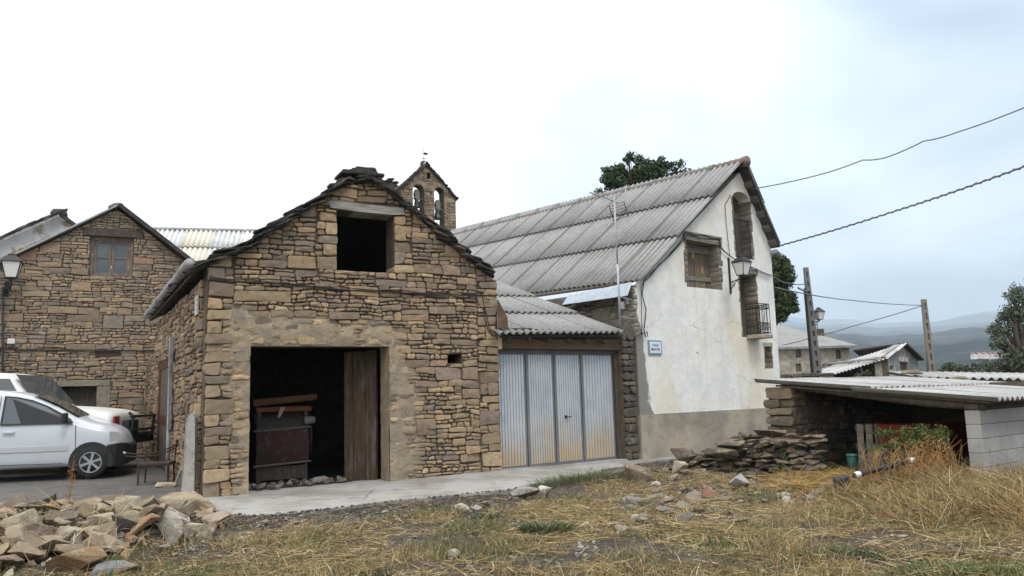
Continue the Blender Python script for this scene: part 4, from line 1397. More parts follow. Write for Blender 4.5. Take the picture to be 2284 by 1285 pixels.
# ------------------------------------------------------------------ white house
wh = thing('white_house', FG.pt(6, 0, 0), 'whitewashed house with grey plinth, steep corrugated roof, shuttered window and iron balcony', 'house')
U0 = gu(1424, 850); U1 = gu(1740, 840)
apx = FG.px(1652, 382); lev = FG.px(1424, 636); rev = FG.px(1719, 549)
apx = (apx[0], apx[1])
def wstain():
    m = material('white_plaster', (0.84, 0.815, 0.755), 0.92,
        layers=[((0.68, 0.665, 0.63), 2.2, .40, .66, .8), ((0.60, 0.585, 0.55), 7, .52, .70, .5), ((0.74, 0.63, 0.44), 0.8, .47, .68, .65, (1, 1, .45)), ((0.62, .55, .42), 2.2, .56, .74, .5, (2.2, 2.2, 0.22)), ((0.52, .49, .43), 5, .63, .76, .4, (2.5, 2.5, 0.18)), ((0.84, .83, .80), 22, .5, .7, .5)],
        cracks=(0.8, 0.006, (0.35, .32, .28)), bumps=[(5, .45, .03), (22, .5, .012), (70, .3, .004)])
    t = m.node_tree
    bs = [n for n in t.nodes if n.type == 'BSDF_PRINCIPLED'][0]
    N, L = t.nodes.new, t.links.new
    cur = bs.inputs['Base Color'].links[0].from_socket
    g = N('ShaderNodeNewGeometry')
    # distance along the wall and height
    dp = N('ShaderNodeVectorMath'); dp.operation = 'DOT_PRODUCT'
    L(g.outputs['Position'], dp.inputs[0]); dp.inputs[1].default_value = FG.du
    off = FG.O.dot(FG.du)
    s = N('ShaderNodeSeparateXYZ'); L(g.outputs['Position'], s.inputs[0])
    nz_ = N('ShaderNodeTexNoise'); nz_.inputs['Scale'].default_value = 2.3; nz_.inputs['Detail'].default_value = 6; L(g.outputs['Position'], nz_.inputs['Vector'])
    def mth(op, a, b):
        x = N('ShaderNodeMath'); x.operation = op
        for i, v in enumerate((a, b)):
            if isinstance(v, (int, float)): x.inputs[i].default_value = v
            else: L(v, x.inputs[i])
        return x.outputs[0]
    u = mth('SUBTRACT', dp.outputs['Value'], off)
    # lost plaster along the left corner, wider towards the foot
    lim = mth('ADD', U0 + 0.05, mth('MULTIPLY', mth('SUBTRACT', 3.1, s.outputs[2]), 0.145))
    d = mth('SUBTRACT', mth('ADD', u, mth('MULTIPLY', mth('SUBTRACT', nz_.outputs[0], 0.5), 0.9)), lim)
    mr = N('ShaderNodeMapRange'); mr.inputs[1].default_value = 0.04; mr.inputs[2].default_value = -0.04; mr.inputs[4].default_value = 0.92; L(d, mr.inputs[0])
    mx = N('ShaderNodeMix'); mx.data_type = 'RGBA'; L(mr.outputs[0], mx.inputs[0]); L(cur, mx.inputs[6]); mx.inputs[7].default_value = (0.20, 0.185, 0.165, 1)
    L(mx.outputs[2], bs.inputs['Base Color'])
    return m
MAT['white_plaster'] = wstain()
WIN1 = rect_px(FG, 1533, 541, 1604, 643)
ARC = rect_px(FG, 1637, 430, 1676, 578)
BALD = rect_px(FG, 1652, 612, 1690, 752)
WIN4 = rect_px(FG, 1706, 773, 1722, 822)
ARC = (ARC[0], ARC[1], FG.px(1660, 577)[1], FG.px(1652, 428)[1])
def rcp(r):
    return [(r[0], r[2]), (r[1], r[2]), (r[1], r[3]), (r[0], r[3])]
ra = (ARC[1] - ARC[0]) / 2
archp = [(ARC[0], ARC[2]), (ARC[1], ARC[2])] + [((ARC[0] + ARC[1]) / 2 + ra * math.cos(t), ARC[3] - ra * 0.6 + ra * 0.6 * math.sin(t)) for t in np.linspace(0, math.pi, 9)]
band = FG.px(1580, 917)[1]
mb = MB(); mb.prism(FG.pt, [(U0, band), (U1, band), (U1, rev[1]), (apx[0], apx[1]), (U0, lev[1])], [rcp(WIN1), archp, rcp(BALD), rcp(WIN4)], 0.0, -0.5)
gw_ = mb.build('gable_wall', MAT['white_plaster'], wh)
MAT['render_grey'] = material('render_grey', (0.42, 0.36, 0.275), 0.95, layers=[((0.20, .185, .16), 1.1, .44, .66, .8), ((0.42, .37, .28), 2.6, .5, .7, .6), ((0.14, .135, .125), 4, .58, .74, .6), ((0.5, .45, .37), 30, .56, .7, .5)], bumps=[(14, .7, .02), (50, .5, .008)])
mb = MB(); mb.prism(FG.pt, [(U0 - 0.01, -0.3), (U1, -0.3), (U1, band - 0.002), (U0 - 0.01, band - 0.002)], [], 0.022, -0.5)
mb.build('plinth', MAT['render_grey'], wh)
FH = Frame(FG.pt(U0, 0, 0), 130, flip=True)    # left side wall, u runs backwards
HL = 12.6
mb = MB(); mb.prism(FH.pt, [(0.02, -0.3), (HL, -0.3), (HL, lev[1] + 0.12), (0.02, lev[1] - 0.05)], [], -0.02, -0.5)
sw2 = mb.build('side_wall', MAT['mortar'], wh)
jobs = []
masonry(FH, sw2, partition(0.0, 4.5, 2.4, lev[1] - 0.06, rng, 1.1), rng, [((0.2, .18, .15), 3), ((0.14, .13, .115), 3), ((0.27, .24, .19), 1)], MAT['stone'], jobs=jobs, warp=0.03, out=(-0.01, 0.025), gap=0.004)
flush(jobs, 90, sw2, None)
# ragged stone edge left bare at the upper left corner
mb = MB()
v = 2.7
ej = []
while v < lev[1] - 0.05:
    h = rng.uniform(0.08, 0.16); w = rng.uniform(0.05, 0.16)
    m2 = MB(); stone_mesh(m2, FG.pt, [(U0 - 0.02, v), (U0 + w, v), (U0 + w, v + h), (U0 - 0.02, v + h)], rng, out=0.012, back=-0.15, tint=pick(rng, [((0.2, .185, .15), 1), ((0.28, .25, .2), 1)]))
    m2.build('stone', MAT['stone'], gw_, smooth=True)
    v += h
# ragged stones round openings
def ragged(rc, sides, parent, lo=0.05, hi=0.14):
    a, b, c, d = rc
    for sd in sides:
        v = c
        while v < d - 0.02:
            h = min(rng.uniform(0.09, 0.19), d - v); w = rng.uniform(lo, hi)
            m2 = MB()
            pol = [(b - .02, v), (b + w, v), (b + w, v + h), (b - .02, v + h)] if sd == 'r' else [(a - w, v), (a + .02, v), (a + .02, v + h), (a - w, v + h)]
            stone_mesh(m2, FG.pt, pol, rng, out=0.006, back=-0.38, tint=pick(rng, [((0.20, .18, .15), 2), ((0.22, .2, .165), 1), ((0.185, .165, .14), 1)]), gap=0.0, jitter=0.003, bev=0.004, r=0.008)
            m2.build('jamb_stone', MAT['stone'], parent, smooth=True)
            v += h
ragged(WIN1, 'lr', gw_); ragged((ARC[0], ARC[1], ARC[2], ARC[3] - 0.2), 'lr', gw_, 0.012, 0.05); ragged(BALD, 'lr', gw_, 0.012, 0.05); ragged(WIN4, 'lr', gw_, 0.01, 0.03)
# shuttered window
mb = MB(); mb.prism(FG.pt, [(WIN1[0] - 0.10, WIN1[3]), (WIN1[1] + 0.08, WIN1[3] - 0.01), (WIN1[1] + 0.10, WIN1[3] + 0.17), (WIN1[0] - 0.12, WIN1[3] + 0.19)], [], 0.05, -0.4)
bevel(mb.build('window_lintel', MAT['wood_grey'], wh), 0.012)
mb = MB(); mb.fbox(FG, WIN1[0], WIN1[1], WIN1[2], WIN1[3], -0.36, -0.30)
shu = mb.build('shutter', MAT['wood_dark'], wh)
n = 6; w = (WIN1[1] - WIN1[0]) / n
for k in range(n):
    mb = MB(); z0 = WIN1[2] + 0.02 + abs(jit(rng, 0.05)); mb.fbox(FG, WIN1[0] + k * w + 0.006, WIN1[0] + (k + 1) * w - 0.006, z0, WIN1[3] - 0.16 - abs(jit(rng, 0.08)), -0.30, -0.275 + jit(rng, 0.005))
    bevel(mb.build('plank', material('shutter_plank%d' % k, (0.17 + jit(rng, .03), 0.135 + jit(rng, .02), 0.10), 0.9, layers=[((0.07, .055, .042), 3, .46, .66, .8, (5, 5, 1)), ((0.33, .29, .24), 5, .56, .72, .6, (7, 7, 1))], bumps=[(8, .7, .01, (10, 10, 1))]), shu), 0.004)
for zz_, hh in ((WIN1[2] + 0.22, 0.10), (WIN1[3] - 0.22, 0.2)):
    mb = MB(); mb.fbox(FG, WIN1[0] + 0.02, WIN1[1] - 0.02, zz_, zz_ + hh, -0.268, -0.245)
    mb.build('batten', MAT['wood_grey'], shu)
for k, (dx, dz_) in enumerate(((0.45, 0.66), (0.72, 0.36))):
    mb = MB(); uu = WIN1[0] + (WIN1[1] - WIN1[0]) * dx; vv = WIN1[2] + (WIN1[3] - WIN1[2]) * dz_
    mb.prism(FG.pt, [(uu, vv), (uu + 0.05, vv + 0.02), (uu + 0.06, vv + 0.16), (uu - 0.02, vv + 0.18)], [], -0.262, -0.272)
    mb.build('bare_patch', material('bare_wood%d' % k, (0.42, 0.28, 0.14), 0.8), shu)
# arched upper door with railing
mb = MB(); mb.fbox(FG, ARC[0], ARC[1], ARC[2], ARC[3], -0.40, -0.34)
ad = mb.build('upper_door', MAT['wood_dark'], wh)
for k in range(2):
    mb = MB(); w = (ARC[1] - ARC[0]) / 2; mb.fbox(FG, ARC[0] + k * w + 0.03, ARC[0] + (k + 1) * w - 0.03, ARC[2] + 0.05, ARC[3] - 0.45, -0.34, -0.32)
    mb.build('door_panel', material('door_grey%d' % k, (0.15, .135, .12), 0.85, layers=[((0.08, .07, .06), 3, .45, .65, .7, (5, 5, 1))]), ad)
mb = MB(); rt = ARC[2] + 0.98
for k in range(9):
    u = ARC[0] + 0.03 + k * (ARC[1] - ARC[0] - 0.06) / 8
    mb.bar(FG.pt(u, ARC[2] + 0.03, -0.05), FG.pt(u, rt, -0.05), 0.009, seg=6)
for zc in (ARC[2] + 0.06, rt):
    mb.fbox(FG, ARC[0], ARC[1], zc, zc + 0.02, -0.065, -0.035)
mb.build('upper_railing', MAT['iron'], wh)
# balcony
mb = MB(); mb.fbox(FG, BALD[0], BALD[1], BALD[2], BALD[3], -0.45, -0.38)
bd = mb.build('balcony_door', MAT['wood_dark'], wh)
for k in range(2):
    mb = MB(); w = (BALD[1] - BALD[0]) / 2; mb.fbox(FG, BALD[0] + k * w + 0.03, BALD[0] + (k + 1) * w - 0.03, BALD[2] + 0.05, BALD[3] - 0.05, -0.38, -0.355)
    mb.build('door_panel', material('bdoor%d' % k, (0.11, .098, .085), 0.85, layers=[((0.06, .05, .045), 3, .45, .65, .7, (5, 5, 1))]), bd)
mb = MB(); mb.fbox(FG, BALD[0] - 0.06, BALD[1] + 0.06, BALD[3] + 0.001, BALD[3] + 0.14, -0.4, 0.04)
bevel(mb.build('balcony_lintel', MAT['wood_grey'], wh), 0.01)
BP = 0.42
bz = FG.px(1664, 748)[1]
b0 = FG.px(1664, 700)[0] - 0.05
b1 = FG.px(1722, 720, BP)[0]
mb = MB(); mb.fbox(FG, b0, b1, bz - 0.09, bz, 0.001, BP)
bal = bevel(mb.build('balcony', MAT['render_grey'], wh), 0.012)
mb = MB(); rh = FG.px(1690, 676, BP)[1]
corners = [(b0 + 0.03, 0.02), (b0 + 0.03, BP - 0.03), (b1 - 0.03, BP - 0.03), (b1 - 0.03, 0.02)]
rr = []
for (a, b), (c, d) in zip(corners, corners[1:]):
    L_ = math.hypot(c - a, d - b); n = max(3, int(L_ / 0.085))
    for k in range(n + 1):
        t = k / n; u, w = a + (c - a) * t, b + (d - b) * t
        mb.bar(FG.pt(u, bz, w), FG.pt(u, rh, w), 0.007, seg=5)
        if k < n:
            um, wm = a + (c - a) * (t + .5 / n), b + (d - b) * (t + .5 / n)
            for zc, r_ in ((bz + 0.14, 0.035), (bz + 0.22, 0.03), (rh - 0.06, 0.03)):
                dv = Vector((c - a, d - b, 0)).normalized()
                ringp = [FG.pt(um + dv.x * r_ * math.cos(q), zc + r_ * math.sin(q), wm + dv.y * r_ * math.cos(q)) for q in np.linspace(0, 2 * math.pi, 9)]
                mb.tube(ringp, 0.006, 4, cap=False)
    for zc in (bz + 0.05, bz + 0.28, rh - 0.11, rh):
        mb.tube([FG.pt(a, zc, b), FG.pt(c, zc, d)], 0.011, 5)
mb.build('balcony_railing', MAT['iron'], wh)
mb = MB(); mb.fbox(FG, WIN4[0], WIN4[1], WIN4[2], WIN4[3], -0.3, -0.2)
mb.build('small_window', MAT['wood_brown'], wh)
mb = MB(); mb.fbox(FG, WIN4[0] - 0.05, WIN4[1] + 0.05, WIN4[3] + 0.001, WIN4[3] + 0.1, -0.2, 0.012)
mb.build('small_window_lintel', MAT['render_grey'], wh)
# chips in the plaster
for (x, y, sx, sy) in ((1554, 786, .07, .04), (1570, 911, .06, .02), (1637, 868, .02, .05)):
    u, v = FG.px(x, y); m2 = MB()
    stone_mesh(m2, FG.pt, [(u - sx, v + sy * .6), (u - sx * .3, v - sy * .2), (u + sx, v - sy), (u + sx * .6, v + sy * .3)], rng, out=0.004, back=-0.05, tint=(0.2, .17, .13))
    m2.build('bare_stone', MAT['stone'], gw_, smooth=True)
# roof: left slope in corrugated sheets
rid0 = FG.px(1664, 360, 0.30)
RID = FG.pt(rid0[0], rid0[1], 0.30)
eav0 = FG.px(1428, 624, 0.12)
EAV = FG.pt(eav0[0] - 0.02, eav0[1], 0.22)
rd_dir = (HD + vert * 0.022).normalized()
upw = (RID - EAV)
SLEN = upw.length
upw.normalize()
acr = -(rd_dir - upw * rd_dir.dot(upw)).normalized()      # sheets laid from the far end towards the gable
RL = 13.6
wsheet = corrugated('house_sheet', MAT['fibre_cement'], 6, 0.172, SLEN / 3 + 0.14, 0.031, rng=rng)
mb = MB(); mb.box(EAV - vert * 0.075 + rd_dir * RL, -rd_dir * (RL - 0.32), RID - EAV, vert * 0.045)
rf = mb.build('roof', MAT['wood_dark'], wh)
ncol = int(RL / 1.0)
lay_sheets(wsheet, rf, 'roof_sheet', EAV - acr * (ncol * 1.0 + 0.02), acr, upw, ncol, 3, 1.0, SLEN / 3, rng, lift=0.034)
# right slope, seen from below at the verge
REND = FG.pt(*FG.px(1740, 547, 0.27), 0.27)
RID2 = FG.pt(*FG.px(1666, 366, 0.27), 0.27)
mb = MB(); mb.box(RID2 - vert * 0.05, REND - RID2, rd_dir * RL, vert * 0.05)
rf2 = mb.build('roof', MAT['verge_dark'], wh)
sl2 = (RID2 - REND); s2len = sl2.length; sl2.normalize()
ac2 = (rd_dir - sl2 * rd_dir.dot(sl2)).normalized()
w2 = corrugated('house_sheet_b', MAT['fibre_cement'], 6, 0.172, s2len / 2 + 0.1, 0.031)
lay_sheets(w2, rf2, 'roof_sheet', REND + vert * 0.03, ac2, sl2, 13, 2, 1.0, s2len / 2, rng, lift=0.034)
for k in range(5):
    t = 0.20 + k * 0.18
    p = RID2 + (REND - RID2) * t - vert * 0.12
    mb = MB(); tv = (REND - RID2).normalized()
    mb.box(p - tv * 0.06 + rd_dir * 0.05, tv * 0.12, rd_dir * 0.35, vert * 0.085)
    bevel(mb.build('purlin_end', material('purlin%d' % k, (0.13, .12, .105), 0.9), rf2), 0.008)
mb = MB(); p = REND + rd_dir * 0.1 - vert * 0.16
mb.tube([p, p - vert * 0.04 + rd_dir * 2], 0.07, 8)
mb.build('gutter', MAT['pvc_grey'], rf2, smooth=True)
# ridge tiles
nr = 14
for k in range(nr):
    mb = MB()
    p = RID + rd_dir * (k * RL / nr - 0.05) + vert * 0.0
    q = RID + rd_dir * ((k + 1) * RL / nr) + vert * 0.0
    mb.tube([p, p + (q - p) * 0.12, p + (q - p) * 0.13, q], [0.135, 0.135, 0.115, 0.11], 10)
    mb.tint = (1, 1, 1)
    mb.build('ridge_tile', material('ridge%d' % k, (0.19, 0.18, 0.165) if k % 4 else (0.20, 0.145, 0.125), 0.9, layers=[((0.1, .095, .09), 6, .45, .65, .7), ((0.3, .29, .27), 15, .5, .7, .5)]), rf, smooth=True)
# metal flashing under the left eave
mb = MB()
p = [FH.pt(*FH.px(1254, 681, 0.30), 0.30), FH.pt(*FH.px(1400, 660, 0.30), 0.30), FH.pt(*FH.px(1410, 630, 0.06), 0.06), FH.pt(*FH.px(1268, 660, 0.06), 0.06)]
nf = (p[1] - p[0]).cross(p[3] - p[0]).normalized() * 0.012
i = mb.add(p + [x + nf for x in p])
for f in ((0, 3, 2, 1), (4, 5, 6, 7), (0, 1, 5, 4), (1, 2, 6, 5), (2, 3, 7, 6), (3, 0, 4, 7)):
    mb.face([i + k for k in f])
fla = mb.build('metal_flashing', material('flashing', (0.30, 0.345, 0.39), 0.5, metal=0.3, layers=[((0.42, .46, .5), 3, .45, .65, .6, (4, 4, 1)), ((0.18, .2, .22), 4, .55, .7, .5)]), wh)
for k in range(5):
    mb = MB(); t = 0.14 + 0.18 * k
    mb.tube([p[0] + (p[1] - p[0]) * t + nf, p[3] + (p[2] - p[3]) * t + nf], 0.014, 6)
    mb.build('flashing_rib', MAT['galvanised'], fla)
# cables on the gable
facade_wire(FG, wh, [(1440, 752), (1436, 735), (1441, 690), (1432, 655), (1436, 628), (1470, 590), (1520, 540), (1532, 524), (1603, 535), (1607, 552), (1640, 578), (1684, 598), (1722, 614)], 0.05, 0.012)
facade_wire(FG, wh, [(1432, 748), (1430, 640), (1440, 618), (1500, 560), (1530, 518), (1570, 524), (1604, 532), (1612, 556), (1650, 584), (1722, 618)], 0.06, 0.009)
facade_wire(FG, wh, [(1628, 572), (1620, 500), (1617, 455), (1628, 435), (1655, 452), (1675, 450)], 0.03, 0.008)
facade_wire(FG, wh, [(1444, 750), (1444, 740), (1430, 742), (1420, 748)], 0.04, 0.008)
# street sign
sr = rect_px(FG, 1446, 759, 1475, 791, 0.02)
sgn = thing('street_sign', FG.pt((sr[0] + sr[1]) / 2, sr[2], 0.02), 'small white tile street sign with blue border reading CALLE MAYOR on white house', 'street sign')
solid(FG, sr, 0.035, 0.004, 'sign_plate', material('sign_blue', (0.20, 0.29, 0.42), 0.4, spec=0.4), sgn, 0.004)
bw_ = 0.035
solid(FG, (sr[0] + bw_, sr[1] - bw_, sr[2] + bw_, sr[3] - bw_), 0.039, 0.034, 'sign_field', material('sign_white', (0.72, 0.76, 0.79), 0.35, spec=0.4), sgn, 0.0)
def text_obj(body, F, u, v, w, height, width, mat, parent, name):
    cu_ = bpy.data.curves.new('txt', 'FONT'); cu_.body = body; cu_.align_x = 'CENTER'; cu_.align_y = 'CENTER'; cu_.extrude = 0.002; cu_.offset = 0.012
    tmp = bpy.data.objects.new('tmp', cu_); COL.objects.link(tmp)
    dg = bpy.context.evaluated_depsgraph_get(); dg.update()
    me = bpy.data.meshes.new_from_object(tmp.evaluated_get(dg))
    bpy.data.objects.remove(tmp)
    xs = [v_.co.x for v_ in me.vertices]; ys = [v_.co.y for v_ in me.vertices]
    sx = width / (max(xs) - min(xs)); sy = height / (max(ys) - min(ys))
    mx_, my_ = (max(xs) + min(xs)) / 2, (max(ys) + min(ys)) / 2
    o = bpy.data.objects.new(name, me); COL.objects.link(o); o.parent = parent
    for v_ in me.vertices:
        v_.co = F.du * ((v_.co.x - mx_) * sx) + Vector((0, 0, (v_.co.y - my_) * sy)) + F.n * (v_.co.z * 0.5)
    o.location = F.pt(u, v, w) - wpos(parent)
    me.materials.clear(); me.materials.append(mat)
    return o
sb = material('sign_ink', (0.05, 0.09, 0.22), 0.5)
sm = (sr[0] + sr[1]) / 2; shh = sr[3] - sr[2]; sww = sr[1] - sr[0]
text_obj('CALLE', FG, sm, sr[2] + shh * 0.66, 0.042, shh * 0.17, sww * 0.48, sb, sgn, 'lettering')
text_obj('MAYOR', FG, sm, sr[2] + shh * 0.36, 0.042, shh * 0.21, sww * 0.66, sb, sgn, 'lettering')
# ------------------------------------------------------------------ lanterns
def lantern(root, base, s, F, name='lantern'):
    """four-sided tapered lantern, base = bottom centre, s = height of the glass body"""
    w0, w1 = 0.30 * s, 0.52 * s
    def sq(z, w):
        return [base + F.du * (sx * w) + F.n * (sy * w) + vert * z for sx, sy in ((-1, -1), (1, -1), (1, 1), (-1, 1))]
    b, t = sq(0.0, w0), sq(s, w1)
    gl = MB()
    for k in range(4):
        j = (k + 1) % 4
        gl.poly([b[k], b[j], t[j], t[k]])
    gl.poly(b[::-1])
    fr = MB()
    for k in range(4):
        fr.bar(b[k], t[k], 0.035 * s, seg=6)
        fr.bar(t[k], t[(k + 1) % 4], 0.035 * s, seg=6)
        fr.bar(b[k], b[(k + 1) % 4], 0.035 * s, seg=6)
    fo = fr.build('lantern_frame', MAT['iron'], root)
    gl.build('lantern_glass', MAT['glass_lamp'], fo)
    cp = MB()
    r0 = sq(s, w1 * 1.16); r1 = sq(s * 1.10, w1 * 1.05); r2 = sq(s * 1.42, w1 * 0.42); r3 = sq(s * 1.50, w1 * 0.40); r4 = sq(s * 1.62, 0.02 * s)
    rs = [r0, r1, r2, r3, r4]
    for A_, B_ in zip(rs, rs[1:]):
        for k in range(4):
            cp.poly([A_[k], A_[(k + 1) % 4], B_[(k + 1) % 4], B_[k]])
    cp.poly(r0[::-1])
    cp.bar(base + vert * s * 1.58, base + vert * s * 1.74, 0.03 * s, 0.01 * s, 6)
    cp.build('lantern_cap', MAT['iron'], root)
    bt = MB(); bt.tube([base - vert * 0.16 * s, base - vert * 0.08 * s, base], [0.08 * s, 0.14 * s, 0.3 * s], 8)
    bt.build('lantern_foot', MAT['iron'], root)
WL = 0.55
lu, lv = FG.px(1656, 614, WL)
lamp1 = thing('wall_lantern', FG.pt(FG.px(1634, 640)[0], lv - 0.5, 0.0), 'black wall lantern on scrolled bracket on the white house gable', 'street lamp')
lantern(lamp1, FG.pt(lu, lv, WL), 0.30, FG)
mb = MB(); bu, bv0 = FG.px(1632, 655, 0.04); bv1 = FG.px(1630, 575, 0.04)[1]
mb.fbox(FG, bu - 0.025, bu + 0.025, bv0, bv1, 0.002, 0.03)
mb.bar(FG.pt(bu, lv - 0.09, 0.02), FG.pt(lu, lv - 0.06, WL), 0.014, seg=6)
mb.tube([FG.pt(bu + (lu - bu) * t, lv - 0.32 + 0.22 * t ** 0.5, 0.02 + WL * 0.7 * t) for t in np.linspace(0, 1, 8)], 0.010, 6)
mb.tube([FG.pt(bu + (lu - bu) * .35 + 0.05 * math.cos(t), lv - 0.17 + 0.05 * math.sin(t), WL * .3) for t in np.linspace(0, 2 * math.pi, 12)], 0.007, 5, cap=False)
mb.build('bracket', MAT['iron'], lamp1)
WL2 = 0.5
lu, lv = FL.px(25, 620, WL2)
lamp2 = thing('wall_lantern', FL.pt(lu, lv - 0.5, 0.0), 'black wall lantern on bracket on the stone house, at the left edge', 'street lamp')
lantern(lamp2, FL.pt(lu, lv, WL2), 0.40, FL)
mb = MB(); bu, bv = FL.px(14, 655)
mb.fbox(FL, bu - 0.05, bu + 0.05, bv - 0.08, bv + 0.3, 0.002, 0.04)
mb.tube([FL.pt(bu, bv + 0.05, 0.03), FL.pt(bu + 0.02, bv + 0.05, WL2 * .6), FL.pt(lu, lv - 0.2, WL2), FL.pt(lu, lv - 0.05, WL2)], 0.028, 6)
mb.tube([FL.pt(bu, bv + 0.28, 0.03), FL.pt(bu + 0.02, bv + 0.16, WL2 * .5), FL.pt(lu, lv - 0.2, WL2)], 0.016, 6)
mb.build('bracket', MAT['iron'], lamp2)
# ------------------------------------------------------------------ TV antenna
am = FG.px(1384, 728, 0.28); at0 = FG.px(1376, 455, 0.28)
ant = thing('tv_antenna', FG.pt(am[0], am[1], 0.28), 'tall thin TV antenna mast bracketed beside the garage roof', 'antenna')
mb = MB(); MT = FG.pt(am[0], at0[1] + 0.15, 0.28)
mb.bar(FG.pt(am[0], am[1], 0.28), FG.pt(am[0], (am[1] + at0[1]) / 2, 0.28), 0.024, 0.022)
mb.bar(FG.pt(am[0], (am[1] + at0[1]) / 2, 0.28), MT, 0.017, 0.016)
mb.build('mast', MAT['galvanised'], ant, smooth=True)
for y in (662, 706):
    v = FG.px(1390, y, 0.28)[1]
    mb = MB(); mb.bar(FG.pt(am[0], v, 0.28), FG.pt(U0 - 0.02, v, -0.05), 0.014); mb.build('wall_bracket', MAT['galvanised'], ant)
mb = MB(); v = FG.px(1387, 683, 0.28)[1]; mb.fbox(FG, am[0] - 0.01, am[0] + 0.07, v - 0.07, v + 0.08, 0.3, 0.36); bevel(mb.build('amplifier_box', MAT['pvc_grey'], ant), 0.008)
mb = MB()
HC = FG.pt(*FG.px(1362, 452, 0.28), 0.28)
ax_b = (CR * -0.75 + _f * -0.35 + vert * 0.25).normalized()   # boom direction
ax_e = (CR * 0.8 + vert * 0.05 + _f * -0.5).normalized()
boom0, boom1 = MT - vert * 0.1, MT - vert * 0.1 + Vector((-0.55, -0.35, 0.12))
bd_ = (boom1 - boom0).normalized()
el = bd_.cross(vert).normalized()
mb.bar(boom0 - bd_ * 0.1, boom1, 0.014, seg=6)
for k in range(8):
    p = boom0 + bd_ * (0.08 + k * 0.075); L_ = 0.17 - 0.007 * k
    mb.bar(p - el * L_, p + el * L_, 0.005, seg=5)
mb.build('boom', MAT['galvanised'], ant)
for sg in (1, -1):
    mb = MB()
    for k in range(6):
        q = boom0 - bd_ * (0.05 + 0.02 * k) + vert * sg * (0.05 + 0.055 * k)
        mb.bar(q - el * 0.24, q + el * 0.24, 0.005, seg=5)
    for s2 in (-0.24, 0.24):
        mb.bar(boom0 - bd_ * 0.05 + vert * sg * 0.04 + el * s2, boom0 - bd_ * 0.16 + vert * sg * 0.34 + el * s2, 0.009, seg=5)
    mb.build('reflector', MAT['iron'] if sg < 0 else MAT['galvanised'], ant)
# ================================================================== GROUND, STREET, YARD
rng = random.Random(47)
def sstep(a, b, x):
    t = max(0.0, min(1.0, (x - a) / (b - a)))
    return t * t * (3 - 2 * t)
PAVE_PX = [(395, 1150), (464, 1147), (562, 1152), (676, 1144), (790, 1131), (900, 1118), (1006, 1109), (1133, 1097), (1215, 1083), (1300, 1065), (1380, 1048), (1470, 1028)]
PAVE = [atz(x, y, 0.0) for x, y in PAVE_PX]
MOUNDS = [(1.7, 12.9, 0.9, 0.12), (2.5, 12.9, 0.8, 0.14), (3.5, 12.2, 1.0, 0.06), (0.9, 12.5, 0.6, 0.08), (-5.2, 9.2, 1.3, 0.10), (6.5, 9.5, 1.8, 0.10), (4.6, 11.5, 1.2, 0.07)]
def edge_y(x):
    """street side edge of the concrete strip"""
    for p, q in zip(PAVE, PAVE[1:]):
        if p.x <= x <= q.x:
            return p.y + (q.y - p.y) * (x - p.x) / max(q.x - p.x, 1e-6)
    return PAVE[0].y - 0.0 if x < PAVE[0].x else PAVE[-1].y + (x - PAVE[-1].x) * 0.8
def zt(x, y):
    q = Vector((x * 0.35, y * 0.35, 0.3))
    z = -0.035 + 0.05 * mnoise.noise(q) + 0.022 * mnoise.noise(q * 3.7) + 0.012 * mnoise.noise(q * 11)
    for mx_, my_, r_, h_ in MOUNDS:
        d2 = ((x - mx_) ** 2 + (y - my_) ** 2) / (r_ * r_)
        if d2 < 6:
            z += h_ * math.exp(-d2 * 1.2)
    # dig in under the street and the yard
    ey = edge_y(x)
    sh = 0.30 * mnoise.noise(Vector((x * 1.1, 4.0, 0))) + 0.16 * mnoise.noise(Vector((x * 3.7, 9.0, 0)))
    if x < 3.2 and abs(y - ey) < 1.0:
        z += (0.075 + 0.03 * mnoise.noise(Vector((x * 4, y * 4, 1)))) * math.exp(-((y - ey - 0.02) / 0.20) ** 2) * max(0.0, min(1.0, 0.35 + 2.2 * sh))
    k = sstep(-0.02 + sh * .8, 0.16 + sh * .8, y - ey) if x < 3.2 else 0.0
    if x < -4.5:
        k = max(k, sstep(-0.1, 0.25, y - edge_y(x)))
    z = z * (1 - k) + (-0.16) * k
    z -= 3.0 * sstep(45, 160, math.hypot(x, y))
    return z
def axis(a, b, fine, far):
    v = [a]
    while v[-1] < b:
        v.append(v[-1] + fine)
    s = fine; lo = [a]
    while lo[-1] > -far:
        s *= 1.22; lo.append(lo[-1] - s)
    s = fine; hi = [v[-1]]
    while hi[-1] < far:
        s *= 1.22; hi.append(hi[-1] + s)
    return lo[::-1][:-1] + v + hi[1:]
xs = axis(-7.0, 8.0, 0.085, 3600); ys = axis(5.2, 16.0, 0.085, 3600)
GV = [(x, y, zt(x, y)) for y in ys for x in xs]
nx_ = len(xs)
GF = [(j * nx_ + i, j * nx_ + i + 1, (j + 1) * nx_ + i + 1, (j + 1) * nx_ + i) for j in range(len(ys) - 1) for i in range(nx_ - 1)]
me = bpy.data.meshes.new('ground'); me.from_pydata(GV, [], GF)
me.polygons.foreach_set('use_smooth', np.ones(len(me.polygons), dtype=bool))
MAT['soil'] = material('soil', (0.10, 0.083, 0.064), 0.97,
    layers=[((0.045, 0.040, 0.035), 0.9, .42, .60, .9), ((0.17, 0.13, 0.08), 1.7, .47, .66, .75), ((0.27, 0.205, 0.12), 6, .52, .70, .65), ((0.04, .036, .032), 14, .50, .62, .8), ((0.24, .20, .15), 45, .57, .66, .7), ((0.03, .028, .025), 70, .54, .62, .75), ((0.085, .10, .05), 1.1, .57, .70, .55)],
    bumps=[(7, .8, .05), (30, 1.0, .035), (90, .9, .014)])
me.materials.append(MAT['soil'])
gnd = bpy.data.objects.new('ground', me); COL.objects.link(gnd); structure(gnd)
